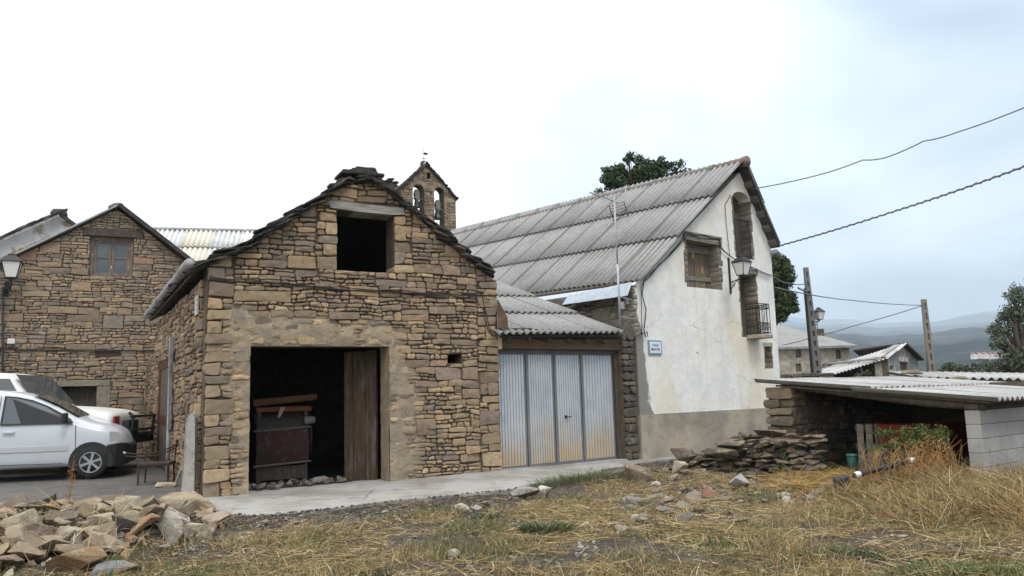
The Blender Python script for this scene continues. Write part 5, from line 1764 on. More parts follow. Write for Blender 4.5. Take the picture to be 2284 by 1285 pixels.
# concrete strip along the fronts
inner = [A0 - FB.du * 0.35 + FB.n * 0.05] + [FB.pt(t, 0, 0) for t in np.linspace(0, BW, 6)] + [FG.pt(t, 0, 0) for t in np.linspace(0.3, 5.5, 6)]
def street_z(p):
    d = math.hypot(p.x - FG.O.x, p.y - FG.O.y)
    return 0.012 + 0.07 * math.exp(-(d / 2.2) ** 2)
def resample(pts, n):
    L = [0.0]
    for a, b in zip(pts, pts[1:]):
        L.append(L[-1] + (Vector(b) - Vector(a)).length)
    out = []
    for k in range(n):
        t = L[-1] * k / (n - 1)
        for i in range(len(L) - 1):
            if L[i] <= t <= L[i + 1] + 1e-9:
                f = (t - L[i]) / max(L[i + 1] - L[i], 1e-9)
                out.append(Vector(pts[i]).lerp(Vector(pts[i + 1]), f)); break
    return out
outer = list(PAVE) + [PAVE[-1] + Vector((1.6, 1.25, 0))]
def strip(inn, out, n, m, zf, name, mat, extra_in=0.6, thick=0.12):
    I, O = resample(inn, n), resample(out, n)
    mb = MB()
    for k in range(n):
        a = I[k] + (I[k] - O[k]).normalized() * extra_in
        for j in range(m):
            p = O[k].lerp(a, j / (m - 1))
            if j == 0:
                p = p + Vector((0, 0.13 * mnoise.noise(p * 1.3) + 0.09 * mnoise.noise(p * 5), 0))
            p.z = zf(p) + 0.008 * mnoise.noise(p * 1.5)
            mb.add([p])
    for k in range(n - 1):
        for j in range(m - 1):
            mb.face([k * m + j, (k + 1) * m + j, (k + 1) * m + j + 1, k * m + j + 1])
    b = len(mb.v)
    for k in range(n):
        mb.add([mb.v[k * m] - Vector((0, 0, thick))])
    for k in range(n - 1):
        mb.face([k * m, b + k, b + k + 1, (k + 1) * m])
    return structure(mb.build(name, mat, smooth=False))
pv = strip(inner, outer, 60, 8, street_z, 'street', MAT['concrete'])
# yard of worn asphalt left of the barn
YI = [Vector((-40, 34, 0)), Vector((-25, 32, 0)), Vector((-10.5, 24, 0)), Vector((-7.6, 18.4, 0)), A0 + FB.du * 0.4 - FB.n * 0.3]
YO = [Vector((-40, 17, 0)), Vector((-13, 12.9, 0)), Vector((-8.6, 12.2, 0)), Vector((-6.2, 11.6, 0)), PAVE[1] + Vector((0.1, 0.15, 0))]
def yard_z(p):
    return 0.004 + 0.008 * (p - A0).length * 0.6
strip(YI, YO, 40, 12, yard_z, 'yard_paving', MAT['asphalt'], 0.3)

# ================================================================== RIGHT SHED
CS = Vector((6.3, 11.0, 0))
FA = Frame(CS, 38)                                # block wall front
FO = Frame(CS, 128, flip=True)                    # open side, u runs back to the stone pillar
shed = thing('open_shed', CS, 'low open shed with corrugated roof, stone pillar and concrete block wall, right', 'shed')
PIL = 2.85
# concrete blocks
bm_ = material('concrete_block', (0.36, 0.345, 0.325), 0.95, objrand=0.10, layers=[((0.27, .26, .245), 3, .45, .66, .7), ((0.44, .425, .40), 30, .5, .7, .5)], bumps=[(60, .5, .006)])
BL, BH, BT = 0.395, 0.192, 0.195
def block_mesh(L):
    mb = MB(); mb.box((0, 0, 0), (L - 0.006, 0, 0), (0, BT, 0), (0, 0, BH - 0.006))
    o = mb.build('block', bm_, None, tint=False, origin=(0, 0, 0)); bevel(o, 0.006, 1); return o
proto_full = block_mesh(BL); proto_half = block_mesh(BL / 2)
core = MB(); core.fbox(FA, 0.01, 4.0, -0.15, 1.03, -BT + 0.01, -0.012)
bwall = core.build('block_wall', material('joint_grey', (0.17, .165, .155), 0.95), shed)
rotA = (0, 0, R(38))
for r_ in range(6):
    u = 0.0
    z = -0.12 + r_ * BH
    first = True
    while u < 3.6:
        half = first and r_ % 2 == 1
        src = proto_half if half else proto_full
        c = copy_of(src, 'block', bwall, FA.pt(u, z, 0), rotA)
        u += BL / 2 if half else BL
        first = False
for p_ in (proto_full, proto_half):
    bpy.data.objects.remove(p_)
mb = MB(); mb.fbox(FA, -0.02, 3.9, 1.034, 1.12, -BT, 0.0)
bevel(mb.build('wall_plate', MAT['wood_dark'], shed), 0.02)
# far end wall (stone) with pillar, back wall
FE = Frame(FO.pt(PIL, 0, 0), 38)
mb = MB(); mb.fbox(FE, 0.0, 4.2, -0.2, 1.42, -0.02, -0.45)
ew = mb.build('end_wall', MAT['mortar'], shed)
jobs = []
masonry(FE, ew, partition(0.0, 3.0, -0.1, 1.42, rng, 1.1), rng, PAL_GREY, MAT['stone'], jobs=jobs, warp=0.03, out=(0.0, 0.05))
FP = Frame(FO.pt(PIL, 0, 0), 128, flip=True)
prect = []
v = -0.1
while v < 1.40:
    h = min(rng.uniform(0.13, 0.22), 1.43 - v)
    if rng.random() < 0.35:
        prect += [(-0.02, 0.24, v, v + h), (0.24, 0.5, v, v + h)]
    else:
        prect.append((-0.02 + jit(rng, .03), 0.5 + jit(rng, .05), v, v + h))
    v += h
masonry(FP, ew, prect, rng, [((0.16, .135, .095), 3), ((0.12, .105, .08), 3), ((0.22, .175, .11), 1.5)], MAT['stone'], jobs=jobs, warp=0.03, out=(0.0, 0.10), deep=lambda *a: -0.35, r=0.03, gap=0.008)
flush(jobs, 200, ew, None)
mb = MB(); mb.box(FA.pt(4.0, -0.2, 0), FO.du * 4.2, FA.du * 0.2, vert * 1.6)
mb.build('rear_wall', MAT['mortar'], shed)
# timber beam over the open side
mb = MB()
pts = [FO.pt(-0.05, 1.09, -0.08), FO.pt(0.7, 1.15, -0.06), FO.pt(1.4, 1.24, -0.09), FO.pt(2.1, 1.34, -0.05), FO.pt(PIL + 0.1, 1.45, -0.08)]
mb.tube(pts, [0.07, 0.08, 0.075, 0.07, 0.065], 9)
mb.build('timber_beam', MAT['wood_dark'], shed, smooth=True)
# roof
za, zb = 1.18, 1.56
e0 = FA.pt(-0.16, za, 0.30); e1 = FO.pt(PIL + 0.75, zb + 0.035, 0.16)
sup = (FO.du * (PIL + 1.05) + vert * (zb - za)).normalized()
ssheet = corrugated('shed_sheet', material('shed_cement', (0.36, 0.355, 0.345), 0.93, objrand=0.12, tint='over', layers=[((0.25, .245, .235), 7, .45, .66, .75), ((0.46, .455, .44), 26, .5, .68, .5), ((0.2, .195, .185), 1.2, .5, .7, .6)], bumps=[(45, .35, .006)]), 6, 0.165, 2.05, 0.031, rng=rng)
mb = MB(); mb.box(e0 - vert * 0.075 + FA.du * 0.1 + sup * 0.12, FA.du * 4.2, sup * 3.3, vert * 0.03)
sroof = mb.build('roof', MAT['wood_dark'], shed)
lay_sheets(ssheet, sroof, 'roof_sheet', e0, FA.du, sup, 5, 2, 0.99, 1.72, rng, lift=0.02)
# ---- second low roof behind
lowb = thing('low_outbuilding', at(2100, 900, 19), 'low outbuilding with pale weathered corrugated roof behind the open shed', 'shed')
FX = Frame(at(2036, 842, 16.5), -9)
rz = FX.px(2036, 842)[1]
sup2 = (-FX.n * math.cos(R(5)) + vert * math.sin(R(5)))
acx = (FX.du - vert * 0.05).normalized()
mb = MB(); mb.fbox(FX, 0.25, 6.0, -0.3, rz - 0.55, -0.4, -0.1); mb.prism(FX.pt, [(0.2, rz - 0.6), (6, rz - 0.6), (6, rz - 0.56), (0.2, rz - 0.08)], [], -0.1, -0.4)
mb.build('wall', MAT['mortar'], lowb)
lay_sheets(ssheet, lowb, 'roof_sheet', FX.pt(0, rz, 0.0), acx, sup2, 6, 1, 0.99, 2.0, rng)
for x, y in ((2128, 846), (2030, 832)):
    mb = MB(); uu, vv = FX.px(x, y, -0.3)
    stone_mesh(mb, FX.pt, [(uu - .2, vv - .03), (uu + .2, vv - .04), (uu + .12, vv + .05), (uu - .1, vv + .06)], rng, out=0.0, back=-0.4, tint=(0.22, .19, .14)); mb.build('weight_stone', MAT['stone'], lowb, smooth=True)
# ---- dry stone wall seen over the shed roof
dsw = thing('dry_stone_wall', at(1800, 860, 22), 'short dark dry stone wall below the far grey-roofed house', 'wall')
FD = Frame(at(1735, 842, 22), 8)
jobs = []
mb = MB(); u1 = FD.px(1860, 835)[0]; zt_ = FD.px(1800, 832)[1]
mb.fbox(FD, 0, u1, -0.3, zt_ - 0.08, -0.4, -0.06)
dwc = mb.build('core', MAT['mortar'], dsw)
masonry(FD, dsw, partition(0, u1, 0.8, zt_, rng, 1.1), rng, PAL_GREY, MAT['stone'], jobs=jobs, out=(0.0, 0.05), deep=lambda *a: -0.3)
flush(jobs, 80, dwc, None)

# ================================================================== FAR HOUSES
far = thing('far_house', at(1815, 880, 42), 'distant two-storey stone house with grey hipped roof beyond white house', 'house')
FF = Frame(at(1738, 800, 42), 6)
u0, u1 = FF.px(1715, 800)[0], FF.px(1896, 800)[0]
ez = FF.px(1815, 773)[1]
holes = []
wins = [(1774, 777, 1787, 798), (1864, 780, 1876, 801), (1775, 811, 1788, 829), (1847, 812, 1857, 822), (1866, 813, 1881, 842)]
wr = [rect_px(FF, *w) for w in wins]
mb = MB(); mb.prism(FF.pt, [(u0, -1), (u1, -1), (u1, ez), (u0, ez)], [rcp(w) for w in wr], 0, -0.4)
mb.build('wall', material('far_stone', (0.36, 0.32, 0.26), 0.95, layers=[((0.24, .21, .17), 5, .42, .62, .85), ((0.46, .43, .37), 2, .5, .66, .7), ((0.17, .15, .12), 9, .55, .7, .7)], bumps=[(6, .8, .05)]), far)
mb = MB(); mb.box(FF.pt(u1 - 0.4, -1, -0.41), -FF.n * 6, FF.du * 0.4, vert * (ez + 1)); mb.build('wall', MAT['whitewash'], far)
for i, w in enumerate(wr):
    solid(FF, w, -0.14, -0.2, 'door' if i == 4 else 'window', MAT['wood_dark'] if i % 2 else MAT['pane'], far, 0)
    if i < 3:
        solid(FF, ((w[0] + w[1]) / 2 - 0.03, (w[0] + w[1]) / 2 + 0.03, w[2], w[3]), -0.11, -0.139, 'window_bar', MAT['frame_red'], far, 0)
ra_, rb_ = FF.px(1700, 735), FF.px(1846, 745)
DP = 3.6
rl = FF.pt(u0 - 1, ez + 1.55, -DP); rr_ = FF.pt(u1 - 1.9, ez + 1.45, -DP)
mb = MB()
E = [FF.pt(u0 - 1, ez, 0.35), FF.pt(u1 + 0.3, ez, 0.35), FF.pt(u1 + 0.3, ez, -2 * DP), FF.pt(u0 - 1, ez, -2 * DP)]
for z_ in (0.0, 0.12):
    pass
i = mb.add(E + [rl, rr_] + [x - vert * 0.12 for x in E])
for f in ((0, 1, 5, 4), (1, 2, 5), (2, 3, 4, 5), (6, 9, 8, 7), (0, 6, 7, 1), (1, 7, 8, 2), (3, 0, 4), (3, 9, 6, 0)):
    mb.face([i + k for k in f])
frf = mb.build('roof', material('far_slate', (0.25, .245, .235), 0.9, layers=[((0.17, .165, .16), 3, .45, .65, .7), ((0.34, .335, .32), 8, .5, .7, .6)], bumps=[(10, .6, .05)]), far)
mb = MB(); c_ = FF.pt(FF.px(1861, 760)[0], 0, -1.6); mb.box(c_ + vert * ez, FF.du * 0.3, -FF.n * 0.3, vert * 1.05); mb.build('chimney', MAT['mortar'], frf)
mb = MB(); c_ = FF.pt(FF.px(1854, 760)[0], 0, -1.4); mb.bar(c_ + vert * (ez + .3), c_ + vert * (ez + 1.45), 0.02); mb.build('antenna', MAT['cable'], frf)
# house with white roof
fb = thing('far_house', at(1985, 880, 37), 'distant low house with bright corrugated roof and grey patched gable beside concrete pole', 'house')
K = at(1967, 820, 36); K.z = 0
FK1 = Frame(K, math.degrees(math.atan2(at(2045, 820, 42).y - 36, at(2045, 820, 42).x - K.x)))
J = at(1897, 820, 39.5)
FK2 = Frame(K, math.degrees(math.atan2(J.y - K.y, J.x - K.x)), flip=True)
k_ap = FK1.px(2008, 768); k_r = FK1.px(2046, 801); k_l = FK1.px(1967, 796)
kw = [rect_px(FK1, 1985, 816, 1993, 825), rect_px(FK1, 2008, 808, 2025, 826)]
mb = MB(); mb.prism(FK1.pt, [(0, -1), (k_r[0], -1), k_r, k_ap, (0, k_l[1])], [rcp(w) for w in kw], 0, -0.3)
mb.build('gable_wall', material('far_gable', (0.25, .245, .235), 0.95, layers=[((0.42, .40, .36), 0.9, .48, .56, .9), ((0.3, .25, .18), 2, .55, .65, .7), ((0.17, .165, .16), 6, .5, .7, .6)], bumps=[(5, .6, .05)]), fb)
solid(FK1, kw[0], -0.1, -0.2, 'window', MAT['wood_dark'], fb, 0); solid(FK1, kw[1], -0.1, -0.2, 'door', MAT['wood_brown'], fb, 0)
solid(FK1, (kw[1][0] - 0.3, kw[1][1] + 0.1, kw[1][3] + 0.02, kw[1][3] + 0.25), 0.04, 0.0, 'door_lintel', MAT['whitewash'], fb, 0)
L2 = (J - K).length + 2
w2r = rect_px(FK2, 1908, 824, 1925, 842)
mb = MB(); mb.prism(FK2.pt, [(0, -1), (L2, -1), (L2, k_l[1]), (0, k_l[1])], [], 0, -0.3)
fsw = mb.build('side_wall', MAT['mortar'], fb)
jobs = []
masonry(FK2, fsw, partition(0, L2 - 2, 0.8, k_l[1] - 0.1, rng, 1.5), rng, PAL_GREY + [((0.2, .18, .14), 3)], MAT['stone'], jobs=jobs, warp=0.03)
flush(jobs, 80, fsw, None)
solid(FK2, (w2r[1], w2r[0], w2r[2], w2r[3]), 0.055, 0.0, 'door', MAT['wood_dark'], fb, 0)
rap = FK1.pt(k_ap[0], k_ap[1] + 0.06, 0.3); rlf = FK1.pt(-0.25, k_l[1] - 0.1, 0.3)
dirb = FK2.du
sl_ = (rap - rlf); sL = sl_.length; sl_.normalize(); acf = (dirb - sl_ * dirb.dot(sl_)).normalized()
fsh = corrugated('far_sheet', material('far_white', (0.52, .515, .50), 0.9, objrand=0.1, tint='over', layers=[((0.42, .41, .39), 3, .46, .66, .7)]), 8, 0.17, sL / 2 + 0.1, 0.031)
lay_sheets(fsh, fb, 'roof_sheet', rlf - acf * 0.0, -acf * -1, sl_, 5, 2, 1.33, sL / 2, rng, lift=0.03)
mb = MB(); q0, q1 = FK1.pt(k_ap[0], k_ap[1], 0.3), FK1.pt(k_r[0] + 0.15, k_r[1] - 0.08, 0.3)
mb.box(q0, q1 - q0, FK2.du * 6.5, vert * 0.08); mb.build('roof', MAT['verge_dark'], fb)
mb = MB(); dp_ = FK2.px(1923, 800, 0.1); mb.tube([FK2.pt(FK2.px(1928, 843, 0.2)[0], FK2.px(1928, 843, .2)[1], 0.2), FK2.pt(dp_[0], k_l[1] - 0.1, 0.25)], 0.07, 8)
mb.build('downpipe', material('pipe_white', (0.6, .6, .59), 0.6), fb, smooth=True)
mb = MB(); mb.tube([FK2.pt(-0.2, k_l[1] - 0.08, 0.3), FK2.pt(L2, k_l[1] - 0.08, 0.3)], 0.06, 6); mb.build('gutter', MAT['pvc_grey'], fb)

# ================================================================== POLES AND WIRES
MAT['pole'] = material('pole_concrete', (0.17, .168, .165), 0.9, layers=[((0.16, .155, .15), 2, .45, .65, .6)])
def concrete_pole(pb, pt_, w0, w1, label, n, holes_side=1, mat=None):
    t = thing('utility_pole', pb, label, 'utility pole')
    mat = mat or MAT['pole']
    ax = pt_ - pb; H = ax.length
    X = Vector((1, 0, 0)); Yv = Vector((0, 1, 0))
    def P(f, sx, sy, w):
        c = pb + ax * f; s = w0 + (w1 - w0) * f
        return c + X * (sx * s / 2) + Yv * (sy * s * 0.4)
    m = MB()
    for (a, b) in ((-1.0, -0.35), (0.35, 1.0)):
        q = [P(0, a, -1, 0), P(0, b, -1, 0), P(0, b, 1, 0), P(0, a, 1, 0), P(1, a, -1, 0), P(1, b, -1, 0), P(1, b, 1, 0), P(1, a, 1, 0)]
        i = m.add(q)
        for f in ((0, 3, 2, 1), (4, 5, 6, 7), (0, 1, 5, 4), (1, 2, 6, 5), (2, 3, 7, 6), (3, 0, 4, 7)):
            m.face([i + k for k in f])
    q = [P(0, -.35, -.2, 0), P(0, .35, -.2, 0), P(0, .35, .6, 0), P(0, -.35, .6, 0), P(1, -.35, -.2, 0), P(1, .35, -.2, 0), P(1, .35, .6, 0), P(1, -.35, .6, 0)]
    i = m.add(q)
    for f in ((0, 1, 5, 4), (2, 3, 7, 6)):
        m.face([i + k for k in f])
    o = m.build('shaft', mat, t)
    for k in range(n):
        f = k / (n - 1) * 0.97
        m = MB(); c0 = [P(f, a, b, 0) for a, b in ((-.36, -1.0), (.36, -1.0), (.36, .98), (-.36, .98))]
        f2 = f + 0.03 if k < n - 2 else f + 0.029
        if k == n - 1: f2 = 1.0
        c1 = [P(f2, a, b, 0) for a, b in ((-.36, -1.0), (.36, -1.0), (.36, .98), (-.36, .98))]
        i = m.add(c0 + c1)
        for g in ((0, 3, 2, 1), (4, 5, 6, 7), (0, 1, 5, 4), (1, 2, 6, 5), (2, 3, 7, 6), (3, 0, 4, 7)):
            m.face([i + q_ for q_ in g])
        m.build('rung', mat, o)
    return t
p1b = at(1826, 870, 31); p1t = at(1797, 597, 31)
dirp = (p1t - p1b).normalized(); p1b = p1b - dirp * 1.2
poleA = concrete_pole(p1b, p1t, 0.36, 0.17, 'concrete utility pole with recessed panels and lantern beside the white house', 16)
mb = MB(); mb.tube([p1b + (p1t - p1b) * t + Vector((-0.25 + 0.10 * t, -0.1, 0)) for t in np.linspace(0.0, 0.86, 8)], 0.05, 6); mb.build('cable_conduit', MAT['cable'], poleA)
p2b = at(2081, 860, 40); p2t = at(2060, 668, 40); p2b = p2b - (p2t - p2b).normalized() * 1.5
poleB = concrete_pole(p2b, p2t, 0.37, 0.22, 'pale brown concrete utility pole standing against the misty hillside', 12, mat=material('pole_tan', (0.22, .195, .165), 0.9, layers=[((0.2, .18, .15), 2, .45, .65, .6)]))
lp = thing('pole_lantern', at(1828, 720, 31), 'black lantern on short arm fixed to the concrete utility pole', 'street lamp')
FZ = Frame(at(1828, 720, 31), 15)
bz_ = FZ.px(1828, 713)[1]
lantern(lp, FZ.pt(0, bz_, 0), 0.30, FZ)
mb = MB(); mb.bar(FZ.pt(FZ.px(1814, 718)[0], bz_ - 0.08, 0), FZ.pt(0, bz_ - 0.05, 0), 0.02); mb.bar(FZ.pt(FZ.px(1815, 725)[0], bz_ - 0.3, 0), FZ.pt(-0.05, bz_ - 0.08, 0), 0.014)
mb.build('bracket', MAT['iron'], lp)
def span(pts, name, label, r, sag=0.0, n=24, twist=False):
    """overhead cable through points (pixel x, pixel y, depth)"""
    P = [at(*p) for p in pts]
    out = []
    for a, b in zip(P, P[1:]):
        for k in range(n):
            t = k / n
            out.append(a.lerp(b, t) - vert * (sag * 4 * t * (1 - t)))
    out.append(P[-1])
    mb = MB(); mb.tube(out, r, 5)
    if twist:
        tw = []
        for k, p in enumerate(resample(out, 160)):
            tw.append(p + vert * (r * 1.3 * math.sin(k * 1.3)) + Vector((0, 1, 0)) * (r * 1.3 * math.cos(k * 1.3)))
        mb.tube(tw, r * 0.8, 4)
    return tag(mb.build(name, MAT['wire'], smooth=True), label, 'cable', 'overhead cables')
MAT['wire'] = material('wire_grey', (0.13, .135, .14), 0.7)
span([(1676, 422, 19.6), (1820, 392, 18.6), (1925, 357, 17.6), (1975, 352, 17.2), (2060, 315, 16.4), (2130, 297, 15.8), (2300, 234, 14.5)], 'overhead_cable', 'wavy upper overhead cable leaving the white house gable to the right', 0.014, 0.02, 8)
span([(1736, 549, 20.6), (2000, 470, 17.0), (2300, 366, 13.6)], 'overhead_cable', 'thick twisted overhead cable from the white house eave to the right edge', 0.017, 0.02, 16, True)
span([(1722, 615, 20.4), (1760, 632, 26), (1798, 632, 31)], 'overhead_cable', 'short cable from white house corner to top of the near concrete pole', 0.018, 0.05)
span([(1722, 640, 20.4), (1900, 670, 34), (2060, 681, 40)], 'overhead_cable', 'long thin cable passing behind the near pole to the far pole', 0.018, 0.05)
span([(1745, 770, 40), (1835, 746, 36), (1900, 728, 37.5), (2060, 681, 40)], 'overhead_cable', 'low cable climbing from the grey-roofed house to the far pole', 0.022, 0.03)
span([(1780, 642, 25), (1805, 648, 31)], 'overhead_cable', 'short slack cable beside the pine crown near the concrete pole', 0.03, 0.05)

# ================================================================== HILL, VILLAGE, HAZE
def hill_e(r):
    return -0.02 + 0.078 * (1 - math.exp(-(r - 240) / 430)) + 0.020 * (r / 8000)
def hill_z(x, y):
    r = math.hypot(x, y); a = math.atan2(x, y)
    z = hill_e(r) * r + r * 0.010 * mnoise.noise(Vector((x, y, 0)) * 0.0014) + min(r, 1500) * 0.007 * mnoise.noise(Vector((x, y, 0)) * 0.010)
    z += 3.0 * mnoise.noise(Vector((x, y, 5)) * 0.05) + 2.2 * mnoise.noise(Vector((x, y, 2)) * 0.13)
    z += r * (0.020 * mnoise.noise(Vector((a * 5.0, 1.7, 0))) + 0.007 * mnoise.noise(Vector((a * 17.0, 6.1, 0)))) * sstep(260, 700, r)
    return z
hv = []
nr_, na_ = 64, 170
for j in range(nr_):
    r = 240 * (8000 / 240) ** (j / (nr_ - 1))
    for i in range(na_):
        a = R(-60 + 130 * i / (na_ - 1))
        x, y = r * math.sin(a), r * math.cos(a)
        hv.append((x, y, hill_z(x, y) - (6 if j == 0 else 0)))
hf = [(j * na_ + i, j * na_ + i + 1, (j + 1) * na_ + i + 1, (j + 1) * na_ + i) for j in range(nr_ - 1) for i in range(na_ - 1)]
me = bpy.data.meshes.new('hill'); me.from_pydata(hv, [], hf)
me.polygons.foreach_set('use_smooth', np.ones(len(me.polygons), dtype=bool))
me.materials.append(material('hill_forest', (0.016, 0.027, 0.032), 1.0, layers=[((0.075, .066, .045), .012, .50, .60, .8), ((0.010, .018, .017), .05, .45, .60, .85), ((0.05, .05, .035), .15, .55, .68, .6)], bumps=[(.15, 1, 4), (.5, 1, 1.5)]))
hill = bpy.data.objects.new('hill', me); COL.objects.link(hill); structure(hill)
def hill_hit(px, py):
    Y = 260.0
    while Y < 3000:
        p = at(px, py, Y)
        if p.z <= hill_z(p.x, p.y):
            return Y
        Y += 4
    return 900.0
YV = min(hill_hit(2207, 801), 1100.0)
vw = material('village_white', (0.72, .7, .68), 0.9); vr = material('village_roof', (0.32, .12, .09), 0.9); vg = material('village_dark', (0.1, .1, .11), 0.6)
for k, (x, y) in enumerate(((2174, 797), (2187, 796), (2200, 796), (2213, 797), (2226, 796), (2240, 798))):
    p = at(x, y - 1, YV + 6 * (k % 2))
    p.z = max(p.z, hill_z(p.x, p.y) + 0.5)
    s = YV / 1780
    t = thing('village_house', p, ['white red-roofed house far off on the hillside, leftmost of the row', 'white red-roofed house far off, second from left in hillside row', 'white red-roofed house far off, third from left in hillside row', 'white red-roofed house far off, fourth from left in hillside row', 'white red-roofed house far off, fifth from left in hillside row', 'white red-roofed house far off on the hillside, rightmost of the row'][k], 'house', 'houses on the far hillside')
    w, h, d = 5 * s, 5.5 * s, 8 * s
    m = MB(); m.prism(lambda u, v, w_: p + Vector((u, -w_, v)), [(-w, -1.5), (w, -1.5), (w, h), (0, h + 2.6 * s), (-w, h)], [], 0, -d); m.build('wall', vw, t)
    for sg in (1, -1):
        m = MB(); m.box(p + Vector((0, -0.3, h + 3.4 * s)), Vector((sg * (w + .3), 0, -3.4 * s)), Vector((0, d + .6, 0)), vert * 0.4); m.build('roof', vr, t)
    m = MB(); m.box(p + Vector((-w * .5, -0.1, h * .25)), Vector((w * .35, 0, 0)), Vector((0, .1, 0)), vert * h * .4); m.build('window', vg, t)
mb = MB(); mb.box((-8600, -200, -40), (17200, 0, 0), (0, 8500, 0), (0, 0, 820))
hz = mb.build('haze', None, tint=False)
hz['kind'] = 'stuff'
hm_ = bpy.data.materials.new('haze_air'); hm_.use_nodes = True
t = hm_.node_tree; t.nodes.clear()
o_ = t.nodes.new('ShaderNodeOutputMaterial'); v_ = t.nodes.new('ShaderNodeVolumePrincipled')
v_.inputs['Color'].default_value = (0.70, 0.82, 0.93, 1); v_.inputs['Density'].default_value = 0.00022
t.links.new(v_.outputs[0], o_.inputs['Volume'])
hz.data.materials.append(hm_)
# ================================================================== VEHICLES
rng = random.Random(61)
MAT['car_white'] = material('car_white', (0.52, 0.545, 0.58), 0.16, spec=0.5, layers=[((0.48, .48, .47), 2.5, .48, .7, .35)], coords='pos')
MAT['car_cream'] = material('car_cream', (0.66, 0.65, 0.62), 0.35, spec=0.5, layers=[((0.5, .49, .46), 2.5, .48, .7, .35)])
MAT['car_glass'] = material('car_glass', (0.05, 0.058, 0.063), 0.06, spec=0.8)
MAT['plastic_black'] = material('plastic_black', (0.022, 0.022, 0.024), 0.6, spec=0.35)
MAT['rubber'] = material('rubber', (0.025, 0.025, 0.025), 0.85)
MAT['alloy'] = material('alloy', (0.38, 0.39, 0.40), 0.4, metal=0.6)
MAT['lamp_glass'] = material('lamp_glass', (0.45, 0.47, 0.48), 0.12, spec=0.7)
class Veh:
    def __init__(s, origin, heading, sc):
        a = R(heading)
        s.O = Vector(origin); s.X = Vector((math.cos(a), math.sin(a), 0)) * sc; s.Y = Vector((math.sin(a), -math.cos(a), 0)) * sc; s.Z = Vector((0, 0, sc))
    def p(s, x, y, z):
        """x forward, y towards the camera side, z up"""
        return s.O + s.X * x + s.Y * y + s.Z * z
def loft_body(V, st, name, mat, root):
    """st: list of (x, zbottom, ztop, half width at belt, half width at top, zbelt)"""
    mb = MB()
    rings = []
    for (x, zb, zt_, wb, wt, zbelt) in st:
        zbelt = min(zbelt, zt_ - 0.07)
        half = [(wb * 0.55, zb), (wb * 0.93, zb + 0.01), (wb * 0.985, zb + 0.12), (wb, zb + 0.38), (wb * 0.985, zbelt), (wt + 0.02, zt_ - 0.075), (wt * 0.90, zt_ - 0.005), (wt * 0.4, zt_ + 0.012)]
        ring = half + [(-y, z) for y, z in reversed(half)]
        rings.append(mb.add([V.p(x, y, z) for y, z in ring]))
    n = 16
    for a, b in zip(rings, rings[1:]):
        for k in range(n):
            mb.face([a + k, a + (k + 1) % n, b + (k + 1) % n, b + k])
    mb.face([rings[0] + k for k in range(n)][::-1]); mb.face([rings[-1] + k for k in range(n)])
    o = mb.build(name, mat, root, smooth=True)
    fix_normals(o)
    m = o.modifiers.new('sub', 'SUBSURF'); m.levels = m.render_levels = 2
    return o
def side_poly(V, pts, yf, off, name, mat, parent, th=0.012):
    """plate following the body side: pts (x, z), yf(x, z) gives the half width"""
    mb = MB()
    f = [V.p(x, yf(x, z) + off, z) for x, z in pts]; b = [V.p(x, yf(x, z) + off - th, z) for x, z in pts]
    n = len(pts); i = mb.add(f + b)
    mb.face([i + k for k in range(n)]); mb.face([i + n + k for k in range(n)][::-1])
    for k in range(n):
        mb.face([i + k, i + n + k, i + n + (k + 1) % n, i + (k + 1) % n])
    return mb.build(name, mat, parent)
def wheel(V, x, yc, r, root, spokes=6):
    t = MB(); w = 0.19
    prof = [(r * 0.66, -w / 2), (r * 0.93, -w / 2), (r, -w * 0.3), (r, w * 0.3), (r * 0.93, w / 2), (r * 0.66, w / 2)]
    seg = 28; rings = []
    for k in range(seg):
        a = 2 * math.pi * k / seg
        rings.append(t.add([V.p(x + pr * math.cos(a), yc + py, r + pr * math.sin(a)) for pr, py in prof]))
    m = len(prof)
    for k in range(seg):
        A_, B_ = rings[k], rings[(k + 1) % seg]
        for q in range(m - 1):
            t.face([A_ + q, B_ + q, B_ + q + 1, A_ + q + 1])
    wh_ = fix_normals(t.build('wheel', MAT['rubber'], root, smooth=True))
    d = MB(); d.tube([V.p(x, yc - 0.02, r), V.p(x, yc + 0.01, r)], r * 0.67, 24); d.build('rim_well', MAT['plastic_black'], wh_)
    rm = MB()
    ring = [V.p(x + r * 0.645 * math.cos(a), yc + w / 2 - 0.015, r + r * 0.645 * math.sin(a)) for a in np.linspace(0, 2 * math.pi, 29)]
    rm.tube(ring, r * 0.05, 6, cap=False)
    for k in range(spokes):
        a = 2 * math.pi * (k + 0.3) / spokes
        c, s_ = math.cos(a), math.sin(a); tx, tz = -s_, c
        q = []
        for rad, hw in ((0.13, 0.055), (0.64, 0.085)):
            for sg in (-1, 1):
                q.append((x + r * (c * rad + tx * sg * hw), r + r * (s_ * rad + tz * sg * hw)))
        q = [q[0], q[1], q[3], q[2]]
        i = rm.add([V.p(a_, yc + w / 2 - 0.01, b_) for a_, b_ in q] + [V.p(a_, yc + w / 2 - 0.05, b_) for a_, b_ in q])
        for f in ((0, 1, 2, 3), (0, 4, 5, 1), (1, 5, 6, 2), (2, 6, 7, 3), (3, 7, 4, 0)):
            rm.face([i + k2 for k2 in f])
    rm.tube([V.p(x, yc + w / 2 - 0.05, r), V.p(x, yc + w / 2 - 0.005, r)], r * 0.17, 12)
    rm.build('rim', MAT['alloy'], wh_)
wpt = atz(203, 1066, 0.05)
V1 = Veh((wpt.x, wpt.y, 0.05), 17, 1.0)
